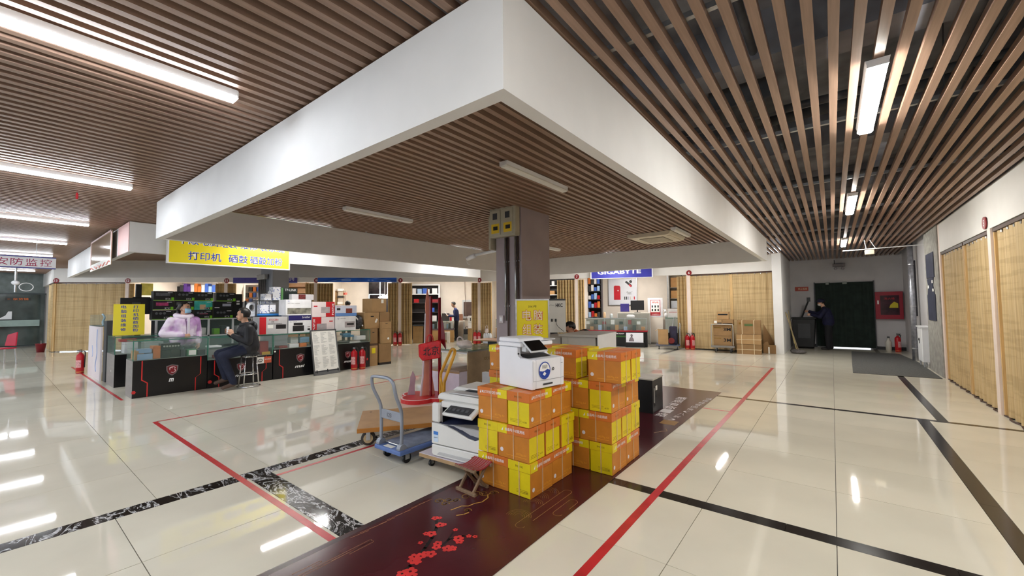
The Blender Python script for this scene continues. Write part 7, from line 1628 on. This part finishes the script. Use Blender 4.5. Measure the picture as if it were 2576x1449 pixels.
# ================================================================== people
skin_m = M('skin', (206, 160, 134), 0.55, var=0.06, scale=20)
hair_m = M('black_hair', (22, 18, 18), 0.5, var=0.25, scale=30, stretch=(1, 1, 0.3))
def V(*a): return Vector(a)
class Fig:
    """figure assembled from rounded cones, fused into one continuous surface"""
    def __init__(s): s.p = []
    def cone(s, a, b, r0, r1, tag): s.p.append((Vector(a), Vector(b), r0, r1, tag))
    def hand(s, wr, d, side, nrm, curl, tag, sc=1.0):
        d = Vector(d).normalized(); nrm = Vector(nrm).normalized(); side = d.cross(nrm).normalized() * side
        kn = Vector(wr) + d * 0.085 * sc
        for o in (-0.022, 0.0, 0.022): s.cone(Vector(wr) + side * o * 0.6, kn + side * o, 0.016, 0.014, tag)
        for o, L in ((-0.033, 0.062), (-0.011, 0.075), (0.011, 0.07), (0.033, 0.055)):
            k = kn + side * o; a = curl
            m = k + (d * math.cos(a) + nrm * math.sin(a)) * L * 0.55
            e = m + (d * math.cos(a * 2.1) + nrm * math.sin(a * 2.1)) * L * 0.5
            s.cone(k, m, 0.0105, 0.0095, tag); s.cone(m, e, 0.0095, 0.008, tag)
        b = Vector(wr) + d * 0.02 - side * 0.026; m = b - side * 0.028 + d * 0.035 + nrm * 0.012
        s.cone(b, m, 0.013, 0.011, tag); s.cone(m, m + d * 0.03 + nrm * 0.018, 0.011, 0.009, tag)
    def build(s, parent, mats, voxel=0.009, smooth_it=5):
        mb = MB()
        for a, b, r0, r1, t in s.p:
            if (b - a).length > 1e-4: mb.cyl(a, b, r0, r1, 12)
            mb.ball(a, r0, 12, 8); mb.ball(b, r1, 12, 8)
        me = mb.mesh('figure_source', skin_m)
        o = bpy.data.objects.new('figure_source', me); COL.objects.link(o)
        m1 = o.modifiers.new('r', 'REMESH'); m1.mode = 'VOXEL'; m1.voxel_size = voxel
        m2 = o.modifiers.new('s', 'SMOOTH'); m2.factor = 0.5; m2.iterations = smooth_it
        dg = bpy.context.evaluated_depsgraph_get()
        out = bpy.data.meshes.new_from_object(o.evaluated_get(dg))
        bpy.data.objects.remove(o, do_unlink=True)
        tags = list(mats.keys()); out.materials.clear()
        for k in tags: out.materials.append(mats[k])
        idx = {k: i for i, k in enumerate(tags)}
        prims = [(a, b - a, max(1e-9, (b - a).length_squared), r0, r1, idx[t]) for a, b, r0, r1, t in s.p]
        for pl in out.polygons:
            c = pl.center; best = 9; bi = 0
            for a, ab, l2, r0, r1, i in prims:
                t = (c - a).dot(ab) / l2; t = 0 if t < 0 else (1 if t > 1 else t)
                dd = (c - a - ab * t).length - (r0 + (r1 - r0) * t)
                if dd < best: best = dd; bi = i
            pl.material_index = bi; pl.use_smooth = True
        out.name = 'body'
        return link('body', out, parent)
def head_at(F, c, f, up=V(0, 0, 1), sc=1.0, tag='skin', neck=None):
    """skull, jaw, nose, ears at c looking along f"""
    f = Vector(f).normalized(); up = (up - f * up.dot(f)).normalized(); r = f.cross(up)
    P = lambda x, y, z: Vector(c) + (r * x + f * y + up * z) * sc
    F.cone(P(0, -0.018, 0.03), P(0, 0.012, 0.035), 0.086 * sc, 0.082 * sc, tag)
    F.cone(P(0, 0.02, 0.0), P(0, 0.04, -0.06), 0.07 * sc, 0.045 * sc, tag)
    F.cone(P(-0.03, 0.035, -0.03), P(0.03, 0.035, -0.03), 0.043 * sc, 0.043 * sc, tag)
    F.cone(P(0, 0.085, 0.01), P(0, 0.098, -0.022), 0.010 * sc, 0.016 * sc, tag)
    F.cone(P(0, 0.075, -0.062), P(0, 0.078, -0.066), 0.017 * sc, 0.016 * sc, tag)
    for sx in (-1, 1): F.cone(P(sx * 0.084, -0.012, 0.02), P(sx * 0.088, -0.02, -0.018), 0.014 * sc, 0.010 * sc, tag)
    return P
def face_parts(t, P, sc=1.0, mouth=True):
    for sx in (-1, 1):
        MB().ball(P(sx * 0.032, 0.083, 0.016), (0.013 * sc, 0.013 * sc, 0.007 * sc), 8, 6).build('eye', M('dark_eye', (28, 20, 18), 0.3), t, True)
        MB().tube([P(sx * 0.016, 0.094, 0.036), P(sx * 0.034, 0.09, 0.041), P(sx * 0.05, 0.078, 0.036)], 0.0045 * sc, 5).build('eyebrow', hair_m, t)
    if mouth: MB().tube([P(-0.022, 0.084, -0.052), P(0, 0.091, -0.05), P(0.022, 0.084, -0.052)], 0.006 * sc, 6).build('mouth', M('lip', (170, 96, 88), 0.5), t)
def hair_cap(t, P, sc=1.0, back=0.0, bun=False, cover=0.03):
    """hair shell over crown and nape"""
    mb = MB(); n, k = 20, 14; vs = []; fs = []
    base = Vector(P(0, 0, 0)); r = (P(1, 0, 0) - base); f = (P(0, 1, 0) - base); u = (P(0, 0, 1) - base)
    R = (0.100, 0.110, 0.105)
    for i in range(k + 1):
        a = math.pi * i / k
        for j in range(n):
            b = 2 * math.pi * j / n
            x, y, z = math.sin(a) * math.cos(b), math.sin(a) * math.sin(b), math.cos(a)
            lim = 0.30 + 0.55 * max(0, y)        # hairline higher at the front
            zz = max(z, -0.75 - back if y < 0.2 else lim - 0.3)
            jit = 1 + 0.03 * math.sin(7 * b + 5 * a)
            vs.append(base + r * (x * R[0] * jit) + f * (-0.012 + y * R[1] * jit) + u * (0.038 + zz * R[2] * jit))
    for i in range(k):
        for j in range(n):
            mid = (i + 0.5) / k * math.pi; b = 2 * math.pi * (j + 0.5) / n
            y = math.sin(mid) * math.sin(b); z = math.cos(mid)
            if z < cover + 0.38 * max(0, y) + 0.45 * (y > 0.3) - (0.62 + back) * (y < 0.1): continue
            fs.append((i * n + j, i * n + (j + 1) % n, (i + 1) * n + (j + 1) % n, (i + 1) * n + j))
    mb.add(vs, fs)
    o = mb.build('hair', hair_m, t, True)
    sd = o.modifiers.new('thickness', 'SOLIDIFY'); sd.thickness = 0.012 * sc; sd.offset = -1
    if bun: MB().ball(P(0, -0.12, 0.0), (0.05, 0.05, 0.055), 12, 8).ball(P(0, -0.13, -0.07), (0.035, 0.035, 0.07), 10, 8).build('ponytail', hair_m, t, True)
def arm(F, sh, el, wr, tag, r=(0.062, 0.054, 0.046)):
    F.cone(sh, el, r[0], r[1], tag); F.cone(el, wr, r[1], r[2], tag)
def leg(F, hip, kn, an, toe, tag, shoe, r=(0.092, 0.066, 0.05)):
    F.cone(hip, kn, r[0], r[1], tag); F.cone(kn, an, r[1], r[2], tag)
    an = Vector(an); toe = Vector(toe)
    F.cone(an, an + Vector((0, 0, -0.03)), 0.046, 0.046, shoe); F.cone(an + Vector((0, 0, -0.035)), toe, 0.043, 0.034, shoe)
def torso(F, pel, waist, chest, neck, shw, tag, r=(0.125, 0.12, 0.125), lx=V(1, 0, 0)):
    for o in (-0.5, 0.5):
        F.cone(Vector(pel) + lx * o * 0.14, Vector(waist) + lx * o * 0.12, r[0], r[1], tag)
        F.cone(Vector(waist) + lx * o * 0.12, Vector(chest) + lx * o * 0.17, r[1], r[2], tag)
    for o in (-1, 1): F.cone(Vector(neck) + Vector((0, 0, -0.03)), Vector(chest) + lx * o * shw + Vector((0, 0, 0.08)), 0.062, 0.066, tag)

# ---- woman in the lilac jacket behind the counter (faces -y in her own frame)
lilac = M('tie_dye_lilac_jacket', (186, 142, 196), 0.6, kind='noise', scale=3.4, detail=2.5, col2=(234, 222, 236), ramp=(0.42, 0.56), bump=0.25)
t = thing('person', 'woman in a lilac padded jacket and blue face mask standing behind the glass counter', 'person', (-10.45, 2.47, 0), math.radians(104))
F = Fig()
torso(F, (0, 0, 0.92), (0, 0, 1.04), (0, -0.01, 1.20), (0, -0.01, 1.36), 0.165, 'coat', (0.165, 0.16, 0.15))
F.cone((0, 0, 1.34), (0, -0.01, 1.44), 0.062, 0.058, 'skin')
Pw = head_at(F, (0, -0.03, 1.515), (0.42, -0.9, 0.04))
arm(F, (-0.215, 0.0, 1.27), (-0.33, 0.03, 1.03), (-0.14, -0.20, 0.985), 'coat', (0.088, 0.08, 0.06))
F.hand((-0.125, -0.215, 0.985), (0.9, -0.25, -0.05), 1, (0.2, 0.9, -0.2), 0.5, 'skin')
arm(F, (0.215, 0.0, 1.27), (0.275, 0.03, 1.02), (0.22, -0.10, 0.84), 'coat', (0.088, 0.08, 0.06))
F.hand((0.215, -0.115, 0.815), (-0.1, -0.3, -0.9), -1, (-0.9, 0.0, 0.2), 0.45, 'skin')
leg(F, (-0.1, 0, 0.9), (-0.1, -0.02, 0.48), (-0.1, 0.02, 0.08), (-0.1, -0.15, 0.036), 'trousers', 'shoe')
leg(F, (0.1, 0, 0.9), (0.1, -0.02, 0.48), (0.1, 0.02, 0.08), (0.1, -0.15, 0.036), 'trousers', 'shoe')
F.build(t, {'coat': lilac, 'skin': skin_m, 'trousers': M('dark_trousers', (40, 42, 52), 0.8), 'shoe': M('dark_shoe', (30, 28, 28), 0.5)})
face_parts(t, Pw, mouth=False); hair_cap(t, Pw, bun=True)
mb = MB(); nn = 7
for i in range(nn):
    for j in range(nn):
        a = -1.05 + 2.1 * i / (nn - 1); z = 0.006 - 0.098 * j / (nn - 1)
        bul = 0.094 + 0.018 * math.cos(a) * math.sin(math.pi * j / (nn - 1)) - (0.012 if j == nn - 1 else 0)
        mb.v.append(tuple(Pw(math.sin(a) * 0.084, math.cos(a) * bul * 1.0 + 0.004, z)))
for i in range(nn - 1):
    for j in range(nn - 1): mb.f.append((i * nn + j, (i + 1) * nn + j, (i + 1) * nn + j + 1, i * nn + j + 1)); mb.m.append(0)
mo = mb.build('face_mask', M('pale_blue_mask', (156, 198, 226), 0.7, var=0.04), t, True); sd = mo.modifiers.new('thickness', 'SOLIDIFY'); sd.thickness = 0.004
for sx in (-1, 1): MB().tube([Pw(sx * 0.074, 0.05, -0.01), Pw(sx * 0.088, 0.0, 0.0), Pw(sx * 0.09, -0.02, 0.0)], 0.0025, 5).build('mask_loop', whitep, t)
MB().tube([(0.13 * math.cos(a), 0.005 + 0.10 * math.sin(a), 1.375 + 0.025 * math.sin(a)) for a in [2 * math.pi * k / 18 for k in range(18)]], 0.048, 10, closed=True).build('hood_collar', lilac, t, True)
MB().box(-0.022, 0.022, -0.185, -0.155, 0.9, 1.34).build('zip_placket', M('pale_placket', (226, 216, 228), 0.5), t, bevel=0.008)
for sx in (-1, 1): MB().box(sx * 0.12 - 0.03, sx * 0.12 + 0.03, -0.178, -0.160, 0.98, 1.0).build('pocket_flap', lilac, t, bevel=0.004)

# ---- man seated on the chrome stool, in profile
blkc = M('black_puffer', (28, 28, 34), 0.6, var=0.35, scale=7, bump=0.35)
t = thing('person', 'man in a black hooded jacket and dark jeans sitting on the chrome stool', 'person', (-8.98, 3.15, 0), math.radians(-8))
F = Fig()
torso(F, (0, 0.0, 0.77), (0, 0.0, 0.90), (0, -0.05, 1.07), (0, -0.06, 1.23), 0.165, 'coat', (0.165, 0.155, 0.145))
F.cone((0, -0.06, 1.21), (0, -0.085, 1.30), 0.062, 0.056, 'skin')
Pm = head_at(F, (0, -0.11, 1.375), (-0.25, -0.97, -0.04))
arm(F, (-0.21, -0.05, 1.13), (-0.22, -0.09, 0.90), (-0.10, -0.29, 1.02), 'coat', (0.08, 0.072, 0.052))
F.hand((-0.095, -0.30, 1.03), (0.15, -0.45, 0.85), 1, (0.9, 0.1, 0.0), 0.6, 'skin')
arm(F, (0.21, -0.05, 1.13), (0.25, -0.06, 0.88), (0.12, -0.27, 0.99), 'coat', (0.08, 0.072, 0.052))
F.hand((0.11, -0.28, 1.0), (-0.2, -0.3, 0.9), -1, (-0.9, -0.2, 0.0), 0.6, 'skin')
leg(F, (-0.10, -0.04, 0.74), (-0.13, -0.46, 0.66), (-0.12, -0.34, 0.20), (-0.12, -0.50, 0.12), 'jeans', 'boot', (0.105, 0.08, 0.062))
leg(F, (0.10, -0.04, 0.74), (0.13, -0.44, 0.64), (0.12, -0.26, 0.13), (0.13, -0.42, 0.05), 'jeans', 'boot', (0.105, 0.08, 0.062))
F.build(t, {'coat': blkc, 'skin': skin_m, 'jeans': M('dark_jeans', (30, 36, 58), 0.8, var=0.15, scale=12), 'boot': M('brown_boot', (92, 72, 62), 0.6)})
face_parts(t, Pm); hair_cap(t, Pm)
MB().tube([(0.11 * math.cos(a), -0.04 + 0.09 * math.sin(a), 1.215 + 0.02 * math.sin(a)) for a in [2 * math.pi * k / 18 for k in range(18)]], 0.04, 10, closed=True).build('hood', blkc, t, True)
MB().ball((0, 0.08, 1.15), (0.13, 0.06, 0.10), 14, 10).build('hood', blkc, t, True)
tt = thing('phone', 'small pale phone held up by the seated man', 'phone', (-9.0, 2.80, 1.10), 0.3)
MB().box(-0.035, 0.035, -0.006, 0.006, -0.06, 0.07).build('case', M('white_box'), tt, bevel=0.004); MB().box(-0.03, 0.03, 0.006, 0.0075, -0.055, 0.065).build('screen', scr, tt)

# ---- man in navy workwear reading at the bench
navyc = M('navy_workwear', (34, 42, 84), 0.75, var=0.2, scale=9, bump=0.2)
px, py, _ = fpt(4, 2.2, 1.72)
t = thing('person', 'man in navy workwear standing with bowed head at the repair bench', 'person', (px, py, 0), math.radians(-46.7))
F = Fig()
torso(F, (0, 0.0, 0.95), (0, 0.0, 1.08), (0, -0.03, 1.30), (0, -0.06, 1.46), 0.155, 'coat', (0.125, 0.12, 0.125))
F.cone((0, -0.06, 1.44), (0, -0.10, 1.53), 0.056, 0.052, 'skin')
Pb = head_at(F, (0, -0.135, 1.605), (0.05, -0.9, -0.45))
arm(F, (-0.19, -0.03, 1.37), (-0.21, -0.08, 1.10), (-0.09, -0.33, 1.13), 'coat')
F.hand((-0.085, -0.345, 1.135), (0.2, -0.9, 0.1), 1, (0.3, 0.1, 0.9), 0.5, 'skin')
arm(F, (0.19, -0.03, 1.37), (0.22, -0.08, 1.10), (0.10, -0.33, 1.10), 'coat')
F.hand((0.095, -0.345, 1.105), (-0.2, -0.9, 0.1), -1, (-0.3, 0.1, 0.9), 0.5, 'skin')
leg(F, (-0.09, 0, 0.93), (-0.10, -0.02, 0.50), (-0.10, 0.02, 0.08), (-0.11, -0.16, 0.036), 'trousers', 'shoe', (0.10, 0.075, 0.06))
leg(F, (0.09, 0, 0.93), (0.10, -0.03, 0.50), (0.10, 0.0, 0.08), (0.12, -0.18, 0.036), 'trousers', 'shoe', (0.10, 0.075, 0.06))
F.build(t, {'coat': navyc, 'skin': skin_m, 'trousers': M('black_trousers', (22, 22, 28), 0.8, var=0.15), 'shoe': M('dark_shoe')}, 0.011)
face_parts(t, Pb); hair_cap(t, Pb)
tt = thing('paper_pad', 'white sheet held by the man in navy workwear', 'paper', (px + 0.727 * -0.46, py + 0.686 * -0.46, 1.2), math.radians(-46.7))
MB().cbox((0, 0, 0), (0.26, 0.2, 0.008), M4=Matrix.Rotation(-0.9, 3, 'X')).build('sheet', paperm, tt)

# ---- cleaner in a dark blue coat at the bin
dbl = M('dark_blue_coat', (17, 18, 52), 0.8, var=0.3, scale=7, bump=0.2)
t = thing('person', 'person in a dark blue coat and cap bending towards the wheeled bin', 'person', (-0.12, 16.95, 0), math.radians(-92))
F = Fig()
torso(F, (0, 0.0, 0.90), (0, -0.01, 1.04), (0, -0.06, 1.24), (0, -0.11, 1.39), 0.165, 'coat', (0.165, 0.155, 0.145))
F.cone((0, -0.11, 1.37), (0, -0.14, 1.46), 0.06, 0.056, 'skin')
Pc = head_at(F, (0, -0.17, 1.53), (0.1, -0.95, -0.2))
arm(F, (-0.2, -0.07, 1.30), (-0.22, -0.28, 1.16), (-0.14, -0.50, 1.24), 'coat', (0.075, 0.068, 0.05))
F.hand((-0.135, -0.515, 1.245), (0.1, -0.9, 0.3), 1, (0.6, 0.0, -0.6), 0.7, 'skin')
arm(F, (0.2, -0.07, 1.30), (0.23, -0.20, 1.08), (0.14, -0.42, 1.14), 'coat', (0.075, 0.068, 0.05))
F.hand((0.135, -0.435, 1.145), (-0.1, -0.9, 0.2), -1, (-0.6, 0.0, -0.6), 0.7, 'skin')
leg(F, (-0.1, 0.02, 0.88), (-0.1, 0.0, 0.47), (-0.1, 0.04, 0.08), (-0.1, -0.13, 0.036), 'trousers', 'shoe', (0.11, 0.085, 0.068))
leg(F, (0.1, 0.0, 0.88), (0.1, -0.03, 0.47), (0.1, -0.02, 0.08), (0.1, -0.19, 0.036), 'trousers', 'shoe', (0.11, 0.085, 0.068))
F.build(t, {'coat': dbl, 'skin': skin_m, 'trousers': M('black_trousers'), 'shoe': M('dark_shoe')}, 0.012)
face_parts(t, Pc, mouth=False); hair_cap(t, Pc)
capm = M('navy_cap', (28, 30, 56), 0.8)
hc = MB(); hc.ball(Pc(0, -0.01, 0.06), (0.112, 0.112, 0.075), 16, 10); hc.build('cap', capm, t, True)
MB().cbox(Pc(0, 0.11, 0.07), (0.12, 0.1, 0.012)).build('cap_peak', capm, t, bevel=0.004)
mk = MB(); mk.ball(Pc(0, 0.055, -0.05), (0.07, 0.055, 0.045), 14, 8); mk.build('face_mask', M('grey_white_mask', (206, 204, 200), 0.7), t, True)

# ---- person with black hair seen from behind in the stall after disc ten
px, py, _ = fpt(3, 1.03, 0.55)
t = thing('person', 'person with black hair and a black coat seen from behind the camera box', 'person', (px, py, 0), math.radians(180 + 46))
t.scale = (1.08, 1.08, 1.08)
F = Fig()
torso(F, (0, 0.0, 0.88), (0, -0.02, 1.02), (0, -0.07, 1.24), (0, -0.12, 1.40), 0.17, 'coat', (0.15, 0.145, 0.14))
F.cone((0, -0.12, 1.38), (0, -0.15, 1.46), 0.058, 0.055, 'skin')
Ph = head_at(F, (0, -0.18, 1.53), (0.2, -0.9, -0.3))
for sx in (-1, 1):
    arm(F, (sx * 0.2, -0.07, 1.30), (sx * 0.24, -0.15, 1.05), (sx * 0.14, -0.36, 1.06), 'coat', (0.07, 0.062, 0.05))
    F.hand((sx * 0.135, -0.375, 1.06), (-sx * 0.2, -0.9, 0.1), -sx, (-sx * 0.4, 0, -0.6), 0.6, 'skin')
    leg(F, (sx * 0.1, 0.0, 0.88), (sx * 0.1, -0.02, 0.47), (sx * 0.1, 0.02, 0.08), (sx * 0.1, -0.15, 0.036), 'trousers', 'shoe')
F.build(t, {'coat': M('black_coat', (20, 20, 22), 0.75, var=0.2), 'skin': skin_m, 'trousers': M('black_trousers'), 'shoe': M('dark_shoe')}, 0.012)
face_parts(t, Ph); hair_cap(t, Ph, back=0.2)

# ---- person in an orange jacket bent over behind the grey cabinet
orj = M('orange_jacket', (196, 84, 36), 0.65, var=0.3, scale=6)
t = thing('person', 'person in an orange and black jacket bent low over a table behind the grey cabinet', 'person', (-3.42, 6.78, 0), math.radians(-62))
F = Fig()
torso(F, (0, 0.06, 0.60), (0, 0.0, 0.74), (0, -0.16, 0.93), (0, -0.30, 1.01), 0.17, 'back', (0.15, 0.145, 0.14))
F.cone((0, -0.29, 1.0), (0, -0.36, 1.04), 0.058, 0.055, 'skin')
Po = head_at(F, (0, -0.42, 1.08), (0.3, -0.75, -0.6))
for sx in (-1, 1):
    arm(F, (sx * 0.19, -0.2, 0.99), (sx * 0.27, -0.38, 0.84), (sx * 0.12, -0.58, 0.80), 'jacket', (0.078, 0.07, 0.052))
    F.hand((sx * 0.115, -0.595, 0.80), (-sx * 0.3, -0.9, 0.0), -sx, (0, 0, -1), 0.4, 'skin')
    leg(F, (sx * 0.1, 0.04, 0.56), (sx * 0.12, -0.36, 0.50), (sx * 0.11, -0.34, 0.09), (sx * 0.11, -0.50, 0.036), 'trousers', 'shoe')
F.build(t, {'back': M('black_coat'), 'jacket': orj, 'skin': skin_m, 'trousers': M('black_trousers'), 'shoe': M('dark_shoe')}, 0.012)
face_parts(t, Po); hair_cap(t, Po, back=0.25)
MB().tube([(0.12 * math.cos(a), -0.25 + 0.08 * math.sin(a), 1.0 - 0.03 * math.sin(a)) for a in [2 * math.pi * k / 16 for k in range(16)]], 0.04, 8, closed=True).build('collar', orj, t, True)
tt = thing('stool', 'plain stool under the person in the orange jacket', 'stool', (-3.42, 6.80, 0), 0); MB().lathe([(0.17, 0.40), (0.17, 0.44)], n=16).build('seat', dgreym, tt)
for k in range(4): MB().cyl((0.12 * math.cos(k * R90 + 0.8), 0.12 * math.sin(k * R90 + 0.8), 0.40), (0.16 * math.cos(k * R90 + 0.8), 0.16 * math.sin(k * R90 + 0.8), 0), 0.014, n=6).build('leg', steel, tt)
flush_text()
place_cartons()
